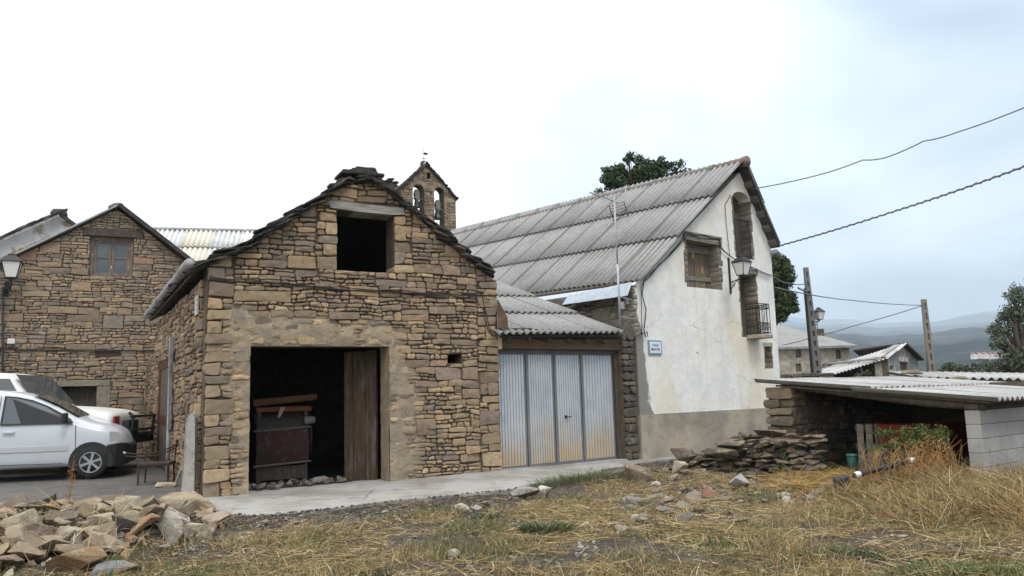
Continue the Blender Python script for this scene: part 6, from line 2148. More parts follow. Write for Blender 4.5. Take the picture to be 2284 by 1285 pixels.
# shift so that the near side wheels stand at the marked point
V1.O = V1.O - V1.Y * 0.78
van = thing('white_van', V1.p(-1.3, 0, 0), 'white compact van parked at the left edge, nose towards the barn', 'van')
HX = lambda x: None
st = [(-3.5, .28, 1.74, .84, .66, 1.08), (-3.3, .24, 1.78, .86, .68, 1.08), (-2.4, .22, 1.80, .87, .69, 1.08), (-1.75, .22, 1.785, .87, .68, 1.08), (-1.25, .22, 1.70, .87, .66, 1.08), (-0.85, .22, 1.54, .87, .66, 1.08), (-0.5, .22, 1.33, .87, .68, 1.08),
      (-0.2, .22, 1.13, .87, .74, 1.02), (0.12, .22, 1.06, .87, .73, 0.98), (0.36, .22, .98, .83, .64, 0.9), (0.50, .24, .88, .74, .54, 0.8), (0.58, .28, .70, .58, .42, 0.6), (0.61, .34, .58, .46, .32, 0.5)]
vb = loft_body(V1, st, 'body', MAT['car_white'], van)
def zt1(x):
    for a, b in zip(st, st[1:]):
        if a[0] <= x <= b[0]:
            t = (x - a[0]) / (b[0] - a[0]); return a[2] + (b[2] - a[2]) * t, a[4] + (b[4] - a[4]) * t
    return st[-1][2], st[-1][4]
def yf1(x, z):
    zt_, wt = zt1(x)
    zb = 1.06
    if z <= zb:
        return 0.862
    return 0.862 - (z - zb) / max(0.2, (zt_ - 0.07 - zb)) * (0.862 - wt - 0.015)
side_poly(V1, [(-1.62, 1.09), (-0.34, 1.09), (-0.40, 1.17), (-0.60, 1.30), (-0.85, 1.45), (-1.12, 1.57), (-1.40, 1.64), (-1.60, 1.66)], yf1, 0.012, 'side_window', MAT['plastic_black'], vb)
sw_ = side_poly(V1, [(-1.58, 1.115), (-0.42, 1.115), (-0.62, 1.265), (-0.86, 1.42), (-1.12, 1.54), (-1.40, 1.61), (-1.56, 1.63)], yf1, 0.016, 'side_glass', MAT['car_glass'], vb)
side_poly(V1, [(-2.95, 1.11), (-1.76, 1.11), (-1.76, 1.64), (-2.9, 1.64)], yf1, 0.012, 'rear_side_window', MAT['car_glass'], vb)
mb = MB()
for (xa, xb) in ((-0.30, -0.70), (-0.70, -1.12)):
    q = []
    za, zb_ = zt1(xa)[0] + 0.06, zt1(xb)[0] + 0.05
    i = mb.add([V1.p(xa, -.64, za - .03), V1.p(xa, .64, za - .03), V1.p(xb, .6, zb_ - .02), V1.p(xb, -.6, zb_ - .02)])
    mb.face([i, i + 1, i + 2, i + 3])
mb.build('windscreen', MAT['car_glass'], vb)
for (a, b) in (((-1.68, .33), (-1.66, 1.66)), ((-0.28, .40), (-0.30, 1.08)), ((-1.68, .33), (-0.5, .31))):
    mb = MB(); mb.tube([V1.p(a[0] + (b[0] - a[0]) * t, yf1(a[0], a[1] + (b[1] - a[1]) * t) + 0.006, a[1] + (b[1] - a[1]) * t) for t in np.linspace(0, 1, 6)], 0.006, 4); mb.build('door_seam', MAT['plastic_black'], vb)
side_poly(V1, [(-1.62, .56), (-0.42, .56), (-0.42, .66), (-1.62, .66)], yf1, 0.016, 'side_moulding', material('moulding', (0.45, .46, .47), 0.5), vb, 0.02)
mb = MB(); mb.box(V1.p(-1.56, .875, .93), V1.X * 0.2, V1.Y * 0.03, V1.Z * 0.04); bevel(mb.build('door_handle', MAT['car_white'], vb), 0.01)
mb = MB(); mb.box(V1.p(-0.52, .89, 1.10), V1.X * 0.10, V1.Y * 0.20, V1.Z * 0.20); bevel(mb.build('mirror', MAT['plastic_black'], vb), 0.04, 3)
# black bumper and arch
mb = MB()
st_b = [(0.28, .20, .64), (0.44, .20, .66), (0.57, .22, .66), (0.65, .26, .60)]
prev = None
for (x, z0, z1), w in zip(st_b, (.885, .83, .65, .38)):
    r_ = mb.add([V1.p(x, w, z0), V1.p(x, w, z1), V1.p(x, -w, z1), V1.p(x, -w, z0)])
    if prev is not None:
        for k in range(4):
            mb.face([prev + k, prev + (k + 1) % 4, r_ + (k + 1) % 4, r_ + k])
    prev = r_
mb.face([prev, prev + 1, prev + 2, prev + 3])
fix_normals(bevel(mb.build('front_bumper', MAT['plastic_black'], van), 0.02))
mb = MB()
arc = [(0.40 * math.cos(a), 0.31 + 0.40 * math.sin(a)) for a in np.linspace(-0.25, math.pi + 0.25, 18)]
i = mb.add([V1.p(x, .876, z) for x, z in arc] + [V1.p(x, .5, z) for x, z in arc]); n = len(arc)
mb.face([i + k for k in range(n)])
for k in range(n - 1):
    mb.face([i + k, i + k + 1, i + n + k + 1, i + n + k])
mb.build('wheel_arch', MAT['plastic_black'], van)
wheel(V1, 0.0, 0.80, 0.31, van)
wheel(V1, -2.7, 0.80, 0.31, van)
wheel(V1, 0.0, -0.74, 0.31, van)
side_poly(V1, [(0.33, .72), (0.53, .69), (0.52, .80), (0.45, .88), (0.31, .90)], lambda x, z: 0.872 - max(0, x - 0.26) * 0.62, 0.004, 'headlight', MAT['lamp_glass'], van)
# white off-road car behind
wp2 = at(285, 1010, 18.6)
V2 = Veh((wp2.x, wp2.y, 0.08), 4, 1.2)
car2 = thing('white_offroad_car', V2.p(-1.5, 0, 0), 'older white off-road car behind the van, bonnet showing past it', 'car')
st2 = [(-4.1, .5, 1.80, .80, .66, 1.1), (-3.9, .45, 1.83, .82, .68, 1.1), (-2.6, .45, 1.84, .82, .68, 1.1), (-2.05, .45, 1.82, .82, .67, 1.1), (-1.85, .45, 1.75, .82, .66, 1.1), (-1.55, .45, 1.42, .82, .68, 1.1), (-1.36, .45, 1.19, .82, .74, 1.1), (-1.0, .45, 1.16, .82, .74, 1.06), (-0.5, .45, 1.12, .81, .73, 1.02), (-0.12, .45, 1.06, .80, .72, .98), (-0.02, .47, 1.0, .78, .70, .9), (0.0, .5, .9, .74, .6, .8)]
cb = loft_body(V2, st2, 'body', MAT['car_cream'], car2)
mb = MB(); i = mb.add([V2.p(-1.34, -.70, 1.23), V2.p(-1.34, .70, 1.23), V2.p(-1.80, .63, 1.78), V2.p(-1.80, -.63, 1.78)]); mb.face([i, i + 1, i + 2, i + 3])
mb.build('windscreen', MAT['car_glass'], cb)
side_poly(V2, [(-2.5, 1.14), (-1.50, 1.14), (-1.86, 1.70), (-2.5, 1.72)], lambda x, z: 0.83 - (z - 1.1) * 0.2, 0.01, 'side_window', MAT['car_glass'], cb)
mb = MB(); mb.tube([V2.p(-1.05, .76, 1.155), V2.p(-1.05, .0, 1.185), V2.p(-1.05, -.7, 1.15)], 0.008, 5); mb.build('bonnet_seam', MAT['plastic_black'], cb)
mb = MB(); mb.box(V2.p(-0.02, -.8, .44), V2.X * 0.2, V2.Y * 1.6, V2.Z * 0.2); bevel(mb.build('front_bumper', MAT['plastic_black'], car2), 0.03)
mb = MB()
for sy in (-0.5, 0.5):
    mb.tube([V2.p(0.12, sy, .5), V2.p(0.26, sy, .62), V2.p(0.28, sy, .95), V2.p(0.2, sy, 1.02)], 0.035, 8)
for zz2 in (.7, .95):
    mb.tube([V2.p(0.27, -.6, zz2), V2.p(0.27, .6, zz2)], 0.03, 8)
mb.box(V2.p(0.10, .1, .58), V2.X * 0.12, V2.Y * 0.45, V2.Z * 0.3)
mb.build('bull_bar', MAT['plastic_black'], car2, smooth=False)
mb = MB(); mb.box(V2.p(-0.0, .5, .78), V2.X * 0.03, V2.Y * 0.22, V2.Z * 0.18); mb.build('headlight', material('lamp_red', (0.25, .05, .04), .3), car2)
wheel(V2, -0.65, 0.74, 0.36, car2, 5)
wheel(V2, -3.2, 0.74, 0.36, car2, 5)
# ================================================================== YARD THINGS
cpt = atz(340, 1080, 0.03)
ch = thing('metal_armchair', cpt, 'rusty dark metal armchair standing in the yard by the barn', 'chair')
FCh = Frame(cpt, 10)
rusty = material('rusty_iron', (0.055, 0.038, 0.03), 0.75, layers=[((0.11, .06, .04), 12, .5, .7, .6)])
def cp(x, d, z):
    return FCh.pt(x, z + 0.02, -d)
mb = MB(); mb.box(cp(-.27, -.02, .33), FCh.du * .56, -FCh.n * .5, vert * .06); bevel(mb.build('seat', rusty, ch), 0.015)
for x in (-.25, .26):
    for d in (0.0, .46):
        mb = MB(); mb.bar(cp(x, d, 0), cp(x * .96, d, .36), 0.017, seg=6); mb.build('leg', rusty, ch)
mb = MB(); mb.tube([cp(-.26, .46, .36), cp(-.26, .5, .60), cp(-.26, .50, .64)], .015, 6); mb.tube([cp(.26, .46, .36), cp(.27, .50, .62), cp(.28, .52, .84)], .015, 6); mb.build('back_post', rusty, ch)
for off in (0, .05):
    mb = MB(); mb.tube([cp(-.46, -.05, .58 - off), cp(-.25, .1, .54 - off), cp(0, .25, .55 - off), cp(.18, .35, .62 - off), cp(.34, .48, .70 - off)], .014, 6); mb.build('arm_rail', rusty, ch, smooth=True)
mb = MB(); mb.tube([cp(-.46, -.05, .58), cp(-.5, -.06, .60)], .022, 6); mb.build('arm_cap', MAT['galvanised'], ch)
stone_grey = [((0.30, .28, .24), 2), ((0.24, .22, .19), 2), ((0.36, .33, .27), 1)]
# --------- rocks
_rock_id = [0]
def rock_mesh(rng, sx, sy, sz, n=15, boxy=0.75):
    bm = bmesh.new()
    for k in range(n):
        v = Vector((rng.gauss(0, 1), rng.gauss(0, 1), rng.gauss(0, 1))).normalized()
        m = max(abs(v.x), abs(v.y), abs(v.z))
        v = v * (boxy / m + (1 - boxy)) * rng.uniform(0.85, 1.05)
        v = Vector((max(-1, min(1, v.x)), max(-1, min(1, v.y)), max(-1, min(1, v.z))))
        bm.verts.new((v.x * sx / 2, v.y * sy / 2, v.z * sz / 2))
    r = bmesh.ops.convex_hull(bm, input=bm.verts)
    bmesh.ops.delete(bm, geom=[g for g in r['geom_interior'] if isinstance(g, bmesh.types.BMVert)], context='VERTS')
    bmesh.ops.recalc_face_normals(bm, faces=bm.faces)
    bmesh.ops.dissolve_limit(bm, angle_limit=R(9), verts=bm.verts, edges=bm.edges)
    bmesh.ops.bevel(bm, geom=list(bm.edges), offset=min(sx, sy, sz) * 0.028, segments=1, affect='EDGES')
    return bm
def rock(name, p, size, rot, rng, pal, parent=None, mat=None, n=15, boxy=0.75):
    bm = rock_mesh(rng, *size, n=n, boxy=boxy)
    me = bpy.data.meshes.new(name); bm.to_mesh(me); bm.free()
    at_ = me.color_attributes.new('tint', 'FLOAT_COLOR', 'POINT')
    c = pick(rng, pal) if isinstance(pal, list) else pal
    at_.data.foreach_set('color', np.tile(np.array([*c, 1], dtype=np.float32), len(me.vertices)))
    me.materials.append(mat or MAT['rock'])
    o = bpy.data.objects.new(name, me)
    o.rotation_euler = rot
    o.location = Vector(p) - (wpos(parent) if parent else Vector((0, 0, 0)))
    o.parent = parent
    COL.objects.link(o)
    return o
MAT['rock'] = material('rock', (1, 1, 1), 0.92, tint=True, coords='obj', layers=[((0.14, .105, .065), 6, .48, .66, .6), ((0.48, .41, .31), 9, .54, .70, .55), ((0.10, .095, .085), 3, .50, .68, .55), ((0.30, .19, .09), 4, .56, .70, .5)], bumps=[(9, .8, .05), (40, .9, .016), (16, .5, .03, (1, 1, 4))])
PAL_PILE = [((0.29, .225, .145), 4), ((0.21, .16, .105), 5), ((0.38, .32, .23), 2), ((0.13, .115, .09), 4), ((0.28, .175, .09), 3), ((0.22, .205, .185), 1.2)]
# standing post, leaning slab, flat stone by the barn corner
mb = MB(); mb.tint = (0.40, .385, .35)
pp = atz(434, 1106, 0.01) + Vector((-.04, -.16, 0)); FPp = Frame(pp, 8)
hgt = 1.30
i0 = FPp
mb.prism(lambda u, v, w: FPp.pt(u + v * 0.02, v, w), [(-.075, -0.05), (.085, -.05), (.09, .7), (.07, 1.22), (.03, hgt), (-.04, 1.27), (-.07, 1.15), (-.08, .6)], [], 0.05, -0.08)
tag(bevel(mb.build('stone_post', MAT['stone']), 0.02), 'upright grey stone slab standing against the left corner of the barn', 'stone post')
mb = MB(); mb.tint = (0.27, .255, .225)
pp = atz(400, 1084, 0.01); FPs = Frame(pp, 35)
mb.prism(lambda u, v, w: FPs.pt(u + v * 0.33, v, w - v * 0.12), [(-.09, -.03), (.13, -.02), (.13, .45), (.08, .70), (-.02, .66), (-.08, .3)], [], 0.04, -0.04)
tag(bevel(mb.build('leaning_slab', MAT['stone']), 0.012), 'grey stone slab leaning on the barn side wall behind the stone post', 'stone slab')
tag(rock('flat_stone', atz(370, 1082, 0.05), (.36, .25, .10), (0, .05, .2), rng, (0.42, .35, .24)), 'small flat tan stone lying on the yard below the leaning slab', 'stone')
mb = MB(); mb.tube([atz(436, 1104, 0) + vert * 1.02 + Vector((-.16, -.05, 0)), atz(436, 1104, 0) + vert * 1.03 + Vector((-.02, -.02, 0))], .015, 6)
mb.tube([atz(436, 1104, 0) + vert * .98 + Vector((-.16, .1, 0)), atz(436, 1104, 0) + vert * .6 + Vector((-.3, .2, 0))], .008, 6)
tag(mb.build('tap_pipe', MAT['galvanised'], smooth=True), 'small metal tap pipe sticking out beside the upright stone slab', 'pipe')

# ================================================================== LEFT RUBBLE PILE
pile = thing('rubble_pile', (-4.9, 8.8, 0), 'heap of tumbled tan building stones in the lower left corner', 'rubble')
def heap(x, y):
    # ridge running from far left towards the street corner
    return 0.27 * math.exp(-(((x + 5.8) / 1.6) ** 2 + ((y - 9.3) / 1.0) ** 2)) + 0.15 * math.exp(-(((x + 4.25) / 0.6) ** 2 + ((y - 9.2) / 0.8) ** 2)) + 0.15 * math.exp(-(((x + 4.7) / 1.1) ** 2 + ((y - 7.9) / 0.9) ** 2))
cnt = 0
tries = 0
core_v = []
while cnt < 285 and tries < 9000:
    tries += 1
    x = rng.uniform(-7.0, -3.1); y = rng.uniform(6.9, 10.3)
    h = heap(x, y)
    if h < 0.04 or rng.random() > h * 6:
        continue
    # keep to the visible wedge
    if x / y < -0.72 or x / y > -0.37:
        continue
    s = rng.choice((0.12, 0.16, 0.2, 0.26, 0.34, 0.42, .5)) * rng.uniform(.85, 1.15)
    size = (s, s * rng.uniform(.55, .85), s * rng.uniform(.22, .5))
    z = zt(x, y) + h * rng.uniform(0.35, 1.0) + size[2] * 0.25
    rock('stone', (x, y, z), size, (jit(rng, .45), jit(rng, .45), rng.uniform(0, 6.3)), rng, PAL_PILE, pile, n=rng.choice((9, 10, 12, 16)), boxy=rng.uniform(.75, .95))
    cnt += 1
small = MB()
q = bmesh.new()
for k in range(500):
    x = rng.uniform(-7.0, -3.1); y = rng.uniform(7.2, 10.2); h = heap(x, y)
    if rng.random() > h * 5 + 0.05:
        continue
    bm = rock_mesh(rng, *(rng.uniform(.04, .11) for _ in range(3)), n=9)
    c = pick(rng, PAL_PILE); off = Vector((x, y, zt(x, y) + h * rng.uniform(.2, .95)))
    bm.verts.index_update()
    b = small.add([v.co + off for v in bm.verts]); small.tint = c
    for f in bm.faces:
        small.face([b + v.index for v in f.verts])
    bm.free()
stuff(small.build('stone_chips', MAT['rock'], pile))
# earth core of the heap
hc = MB(); n_ = 26
for j in range(n_):
    for i in range(n_):
        x = -7.2 + 4.2 * i / (n_ - 1); y = 7.2 + 3.2 * j / (n_ - 1)
        hc.add([(x, y, zt(x, y) + heap(x, y) * 0.62 - 0.05)])
for j in range(n_ - 1):
    for i in range(n_ - 1):
        hc.face([j * n_ + i, j * n_ + i + 1, (j + 1) * n_ + i + 1, (j + 1) * n_ + i])
hc.build('earth_core', MAT['soil'], pile, smooth=True)
def big(px, py, Y, size, rot, col, label, cat='boulder', name='boulder', n=13, boxy=.88, up=0.0):
    p = at(px, py, Y)
    o = rock(name, p + vert * up, size, rot, rng, col, n=n, boxy=boxy)
    return tag(o, label, cat)
big(413, 1120, 10.3, (.82, .40, .26), (0.1, .28, -.15), (0.34, .275, .185), 'long tan block slanting down at the street end of the rubble heap')
big(425, 1198, 8.9, (.58, .45, .30), (.05, .0, .2), (0.20, .165, .115), 'large rounded dark brown boulder at the right foot of the rubble heap', boxy=.55, n=30)
big(375, 1168, 9.2, (.42, .38, .42), (.3, .5, .3), (0.42, .37, .30), 'pale angular stone leaning behind the dark brown boulder')
big(278, 1128, 9.9, (.40, .36, .24), (.0, .0, .1), (0.38, .29, .18), 'flat-topped ochre block on the crest of the rubble heap', boxy=.9)
big(52, 1235, 7.7, (.22, .2, .58), (.1, -.35, .3), (0.35, .29, .2), 'tall narrow tan slab standing tilted at the left edge of the heap')
big(262, 1274, 7.3, (.48, .4, .16), (.08, -.1, .3), (0.19, .20, .205), 'flat blue-grey stone at the bottom edge of the rubble heap')
big(185, 1168, 8.9, (.40, .3, .22), (.2, -.6, .5), (0.36, .26, .16), 'wedge of ochre stone tilted on the middle of the heap')
big(120, 1175, 8.7, (.40, .34, .2), (.5, .4, 1.0), (0.26, .235, .2), 'grey-brown triangular stone in the middle left of the heap')
# ================================================================== RIGHT RUINED DRY WALL
rw = thing('ruined_dry_wall', at(1650, 1060, 13.4), 'collapsed dark dry stone wall in front of the white house plinth', 'wall')
Pa, Pb = atz(1500, 1052, 0.0), atz(1800, 1075, 0.0)
Pa = Vector((2.72, 14.1, 0)); Pb = Vector((4.5, 12.45, 0))
dw = (Pb - Pa); LW = dw.length; dw.normalize(); nw_ = Vector((dw.y, -dw.x, 0))
PAL_DARK = [((0.085, .075, .06), 4), ((0.12, .10, .075), 3), ((0.06, .056, .05), 3), ((0.17, .14, .10), 1.5), ((0.20, .185, .16), 0.8)]
k = 0
for row in range(11):
    z = -0.02 + row * 0.075
    t = 0.0
    top = lambda t_: 0.30 + 0.40 * sstep(0.05, 0.6, t_ / LW) + 0.05 * math.sin(t_ * 6)
    while t < LW + 0.15:
        s = rng.uniform(.14, .36)
        if z < top(t) - 0.03:
            p = Pa + dw * t + nw_ * (jit(rng, .06) - 0.09 + (top(t) - z) * 0.16)
            rock('stone', (p.x, p.y, zt(p.x, p.y) * .5 + z + jit(rng, .015)), (s * 1.1, rng.uniform(.22, .34), rng.uniform(.07, .12)), (jit(rng, .12), jit(rng, .12), math.atan2(dw.y, dw.x) + jit(rng, .3)), rng, PAL_DARK, rw, boxy=.85)
            k += 1
        t += s * 0.92
mb = MB(); mb.box(Pa + dw * .1 - nw_ * 0.42 - vert * .1, dw * (LW - .25), nw_ * 0.25, vert * 0.42); mb.build('core', MAT['mortar'], rw)
big(1618, 988, 13.3, (.70, .4, .17), (.0, .05, -.6), (0.12, .105, .082), 'long flat dark stone on top of the ruined dry wall', boxy=.8)
big(1607, 1010, 13.2, (.62, .35, .18), (.0, .1, -.7), (0.10, .088, .07), 'rounded dark log-shaped stone second from top of the ruined wall', boxy=.6, n=24)
big(1660, 968, 13.4, (.30, .25, .07), (.0, .0, -.6), (0.11, .1, .08), 'thin dark slate perched on the crest of the ruined wall')
big(1527, 1012, 13.5, (.5, .32, .22), (.1, .35, -.5), (0.10, .085, .065), 'dark tilted stone at the left end of the ruined wall', boxy=.7)
big(1725, 968, 13.0, (.62, .4, .14), (.0, .0, -.8), (0.105, .09, .07), 'dark flat slab on the ruined wall beside the shed pillar')
mound = thing('debris_mound', at(1560, 1120, 11.3), 'mound of broken stones and slates below the ruined wall', 'rubble')
for k in range(230):
    x = rng.uniform(1370, 1720); y = rng.uniform(1045, 1155)
    if rng.random() < abs(x - 1540) / 260:
        continue
    p = atz(x, y, 0.06); s = rng.choice((.05, .07, .1, .14, .2, .28)) * rng.uniform(.8, 1.2)
    rock('broken_stone', (p.x, p.y, zt(p.x, p.y) + s * .1), (s, s * rng.uniform(.5, .9), s * rng.uniform(.14, .36)), (jit(rng, .4), jit(rng, .4), rng.uniform(0, 6.3)), rng, [((0.17, .15, .12), 3), ((0.13, .115, .095), 3), ((0.22, .195, .155), 2), ((0.31, .285, .24), .5)], mound)
big(1422, 1058, 12.4, (.66, .36, .30), (.05, .25, -.3), (0.20, .16, .11), 'big brown block lying at the street edge before the metal doors')
big(1512, 1046, 12.7, (.28, .2, .26), (.3, .2, .3), (0.38, .32, .23), 'pale round-faced stone below the ruined wall')
big(1648, 1082, 11.6, (.32, .3, .30), (.4, .2, .2), (0.33, .32, .30), 'grey lump of broken concrete on the rubble mound')
big(1585, 1116, 10.9, (.30, .05, .34), (-.5, .2, .1), (0.27, .135, .10), 'reddish flat tile fragment leaning on the rubble mound', 'tile', 'tile_fragment')
big(1573, 1090, 11.2, (.26, .12, .12), (.2, .4, .5), (0.42, .25, .2), 'pinkish broken brick behind the reddish tile fragment', 'brick', 'brick_piece')
big(1168, 1098, 11.7, (.44, .3, .16), (.1, .0, .2), (0.27, .26, .245), 'flat grey stone half buried at the concrete street edge')
big(1214, 1094, 11.7, (.22, .18, .13), (.0, .2, .3), (0.5, .47, .42), 'pale stone beside the green grass tuft at the street edge')
LOOSE = ['pale stone at street edge below barn wall, left of a similar stone', 'pale stone at street edge, right of a similar one below the barn', 'small pale stone between two larger ones at the street edge', "small white stone in the dirt below the barn's right wall", 'pale stone in dark soil below the barn doorway, near street', 'small pale stone in dark soil right of the doorway threshold', 'pale stone in straw just right of the rubble heap', 'small pale stone left of the dark green weed clump', 'pale stone in straw below the debris mound, left side', 'pale stone in straw right of the dark green weed clump', 'grey stone between the green tuft and the dark weed clump', "tiny pale stone at the concrete edge below the barn's plaster", 'tiny pale stone at the concrete edge below the doorway', 'flat pale stone in straw at the bottom centre of the lot', 'flat white slate on straw right of the mound, upper one', 'flat white slate on straw right of the mound, lower one', 'small pale stone in straw left of the tall dry grass', 'pale stone on the left flank of the debris mound', 'pale stone at top of the debris mound below dark tilted stone', 'pale angular stone beside the reddish tile fragment, left', 'pale stone right of the big brown block at the street edge', 'small pale stone right of the grey concrete lump']
for i, (x, y, s) in enumerate(((1030, 1126, .24), (1088, 1120, .26), (1062, 1128, .16), (990, 1160, .11), (588, 1164, .17), (700, 1168, .12), (545, 1195, .15), (1060, 1175, .12), (1420, 1150, .15), (1385, 1175, .2), (1300, 1160, .16), (905, 1140, .1), (640, 1148, .09), (1010, 1230, .18), (1750, 1103, .2), (1755, 1112, .2), (1790, 1175, .12), (1485, 1105, .14), (1500, 1080, .22), (1545, 1098, .15), (1460, 1085, .2), (1690, 1100, .12))):
    p = atz(x, y, 0.03)
    p.z = zt(p.x, p.y) + s * 0.12
    tag(rock('loose_stone', p, (s, s * rng.uniform(.6, .9), s * rng.uniform(.35, .6)), (jit(rng, .3), jit(rng, .3), rng.uniform(0, 6)), rng, [((0.42, .38, .32), 3), ((0.33, .295, .24), 2), ((0.26, .23, .18), 2)]), LOOSE[i], 'stone', 'loose stones on the lot')
# ================================================================== SHED CONTENTS
rng = random.Random(73)
def ground_at(px, py, z=0.0):
    p = atz(px, py, z); p.z = zt(p.x, p.y); return p
pal = thing('wooden_pallet', at(1945, 1035, 12.7), 'grey wooden pallet standing on edge inside the open shed', 'pallet')
FPal = Frame(at(1950, 1030, 12.7), -5)
a0 = FPal.px(1916, 1035); a1 = FPal.px(1985, 1035); zt0 = FPal.px(1950, 946)[1]
for k in range(4):
    u = a0[0] + (a1[0] - a0[0]) * k / 3.4
    mb = MB(); mb.prism(lambda u_, v, w: FPal.pt(u_ + (v - 0.1) * 0.10, v, w - (v * .25)), [(u, 0.05), (u + .095, 0.05), (u + .10, zt0), (u + .005, zt0)], [], 0.02, 0.0)
    mb.build('slat', MAT['wood_grey'], pal)
for v in (0.12, 0.42, 0.70):
    mb = MB(); mb.prism(lambda u_, v_, w: FPal.pt(u_ + (v_ - .1) * .10, v_, w - v_ * .25), [(a0[0], v), (a1[0] + .08, v), (a1[0] + .08, v + .09), (a0[0], v + .09)], [], -0.003, -0.08)
    mb.build('stringer', MAT['wood_dark'], pal)
gb = thing('green_bin', at(1900, 1035, 12.5), 'dark green plastic bin beside the pallet in the shed', 'bin')
c = at(1901, 1030, 12.5); c.z = 0.05
mb = MB(); mb.tube([c, c + vert * .30], [.065, .075], 10); mb.build('body', material('bin_green', (0.015, .07, .06), .5), gb, smooth=True)
mb = MB(); mb.tube([c + vert * .302, c + vert * .325], [.085, .08], 10); mb.build('lid', material('bin_lid', (0.06, .17, .15), .5), gb)
MAT['farm_red'] = material('farm_red', (0.15, 0.022, 0.016), 0.6, layers=[((0.12, .025, .018), 4, .45, .65, .8), ((0.2, .09, .05), 9, .55, .7, .7)])
rm = thing('red_farm_machine', at(2095, 1060, 11.6), 'faded red farm implement with round drum under the shed roof, overgrown', 'machine')
FRm = Frame(at(2090, 1060, 11.8), 25)
def rq(x, y, w=0.0):
    return FRm.px(x, y, w)
a, b = rq(2040, 948, -0.35), rq(2172, 1015, -0.35)
mb = MB(); mb.prism(FRm.pt, [(a[0], b[1]), (b[0] + .1, b[1] - .02), (b[0] + .14, a[1] - .02), (a[0] - .03, a[1])], [], -0.35, -1.0)
hop = bevel(mb.build('hopper', MAT['farm_red'], rm), 0.02)
mb = MB(); mb.tube([FRm.pt(a[0] - .06, a[1] + .01, -0.33), FRm.pt(b[0] + .16, a[1] - .01, -0.33)], .02, 6); mb.build('rim', MAT['farm_red'], hop)
c0 = rq(2078, 1030, 0.0)
mb = MB(); mb.tube([FRm.pt(c0[0], c0[1], .08), FRm.pt(c0[0], c0[1], .05), FRm.pt(c0[0], c0[1], -.3)], [.16, .27, .27], 22); mb.build('drum', MAT['farm_red'], rm, smooth=False)
mb = MB(); mb.tube([FRm.pt(c0[0] + .29 * math.cos(t), c0[1] + .29 * math.sin(t), .03) for t in np.linspace(0, 2 * math.pi, 29)], .014, 6, cap=False); mb.build('drum_ring', material('ring_orange', (0.3, .12, .07), .7), rm)
mb = MB(); mb.box(FRm.pt(c0[0] + .25, -0.02, -.9), FRm.du * .09, FRm.n * .8, vert * .45); mb.box(FRm.pt(c0[0] + .2, .2, -.1), FRm.du * .45, FRm.n * .08, vert * .1); mb.build('frame', MAT['farm_red'], rm)
ir = thing('iron_wheel', at(1982, 1058, 11.3), 'thin black iron wheel rim leaning among weeds before the shed', 'wheel')
ci = at(1982, 1034, 11.4); FI = Frame(ci, 15)
mb = MB()
for rr2 in (.19, .155):
    mb.tube([FI.pt(rr2 * math.cos(t), ci.z + rr2 * 1.05 * math.sin(t), .02) for t in np.linspace(0, 2 * math.pi, 29)], .011, 6, cap=False)
mb.build('rim', MAT['iron'], ir)
mb = MB()
for k in range(4):
    t = k * math.pi / 4; mb.bar(FI.pt(.155 * math.cos(t), ci.z + .16 * math.sin(t), .02), FI.pt(-.155 * math.cos(t), ci.z - .16 * math.sin(t), .02), .006, seg=5)
mb.build('spoke', MAT['iron'], ir)
pto = thing('drive_shaft', at(1905, 1060, 10.9), 'black implement drive shaft with white collars lying before the shed', 'shaft')
s0, s1 = at(1904, 1061, 10.8), at(2034, 1027, 10.9)
mb = MB(); mb.bar(s0, s1, .036, .032, 10); sh_ = mb.build('tube', MAT['plastic_black'], pto, smooth=True)
dvs = (s1 - s0).normalized()
for p in (s0 + dvs * .02, s1 - dvs * .05):
    mb = MB(); mb.tube([p, p + dvs * .05, p + dvs * .055, p + dvs * .08], [.042, .042, .038, .036], 10); mb.build('collar', material('collar_white', (0.6, .6, .58), .5), pto, smooth=True)
mb = MB(); mb.box(s0 - dvs * .25 - vert * .28, dvs * .2, Vector((0, .15, 0)), vert * .3); bevel(mb.build('joint', MAT['iron'], pto), 0.03)
# planks and sticks
def plank(px0, py0, px1, py1, wd_, th, label, mat, z=0.05):
    a, b = atz(px0, py0, z), atz(px1, py1, z)
    a.z = zt(a.x, a.y) + .03; b.z = zt(b.x, b.y) + .06
    d = b - a; L_ = d.length; d.normalize(); s_ = Vector((-d.y, d.x, 0)).normalized()
    mb = MB(); mb.box(a - s_ * wd_ / 2, d * L_, s_ * wd_, vert * th)
    return tag(bevel(mb.build('loose_plank', mat), .004), label, 'plank')
plank(1800, 1106, 1862, 1078, .13, .02, 'grey weathered plank lying in straw before the shed', MAT['wood_grey'])
plank(1780, 1088, 1740, 1078, .05, .02, 'short pale stick of wood on the straw by the ruined wall', MAT['wood_grey'])
mb = MB(); p0 = atz(1533, 1115, .06); pts = []
for k, (x, y) in enumerate(((1545, 1112), (1530, 1120), (1532, 1133), (1545, 1140), (1575, 1141), (1600, 1138), (1622, 1150))):
    p = atz(x, y, .07); p.z = zt(p.x, p.y) + .03; pts.append(p)
mb.tube(resample(pts, 24), .009, 6)
tag(mb.build('yellow_hose', material('hose_yellow', (0.45, .29, .09), .6), smooth=True), 'thin yellow hose curling on the rubble mound', 'hose')

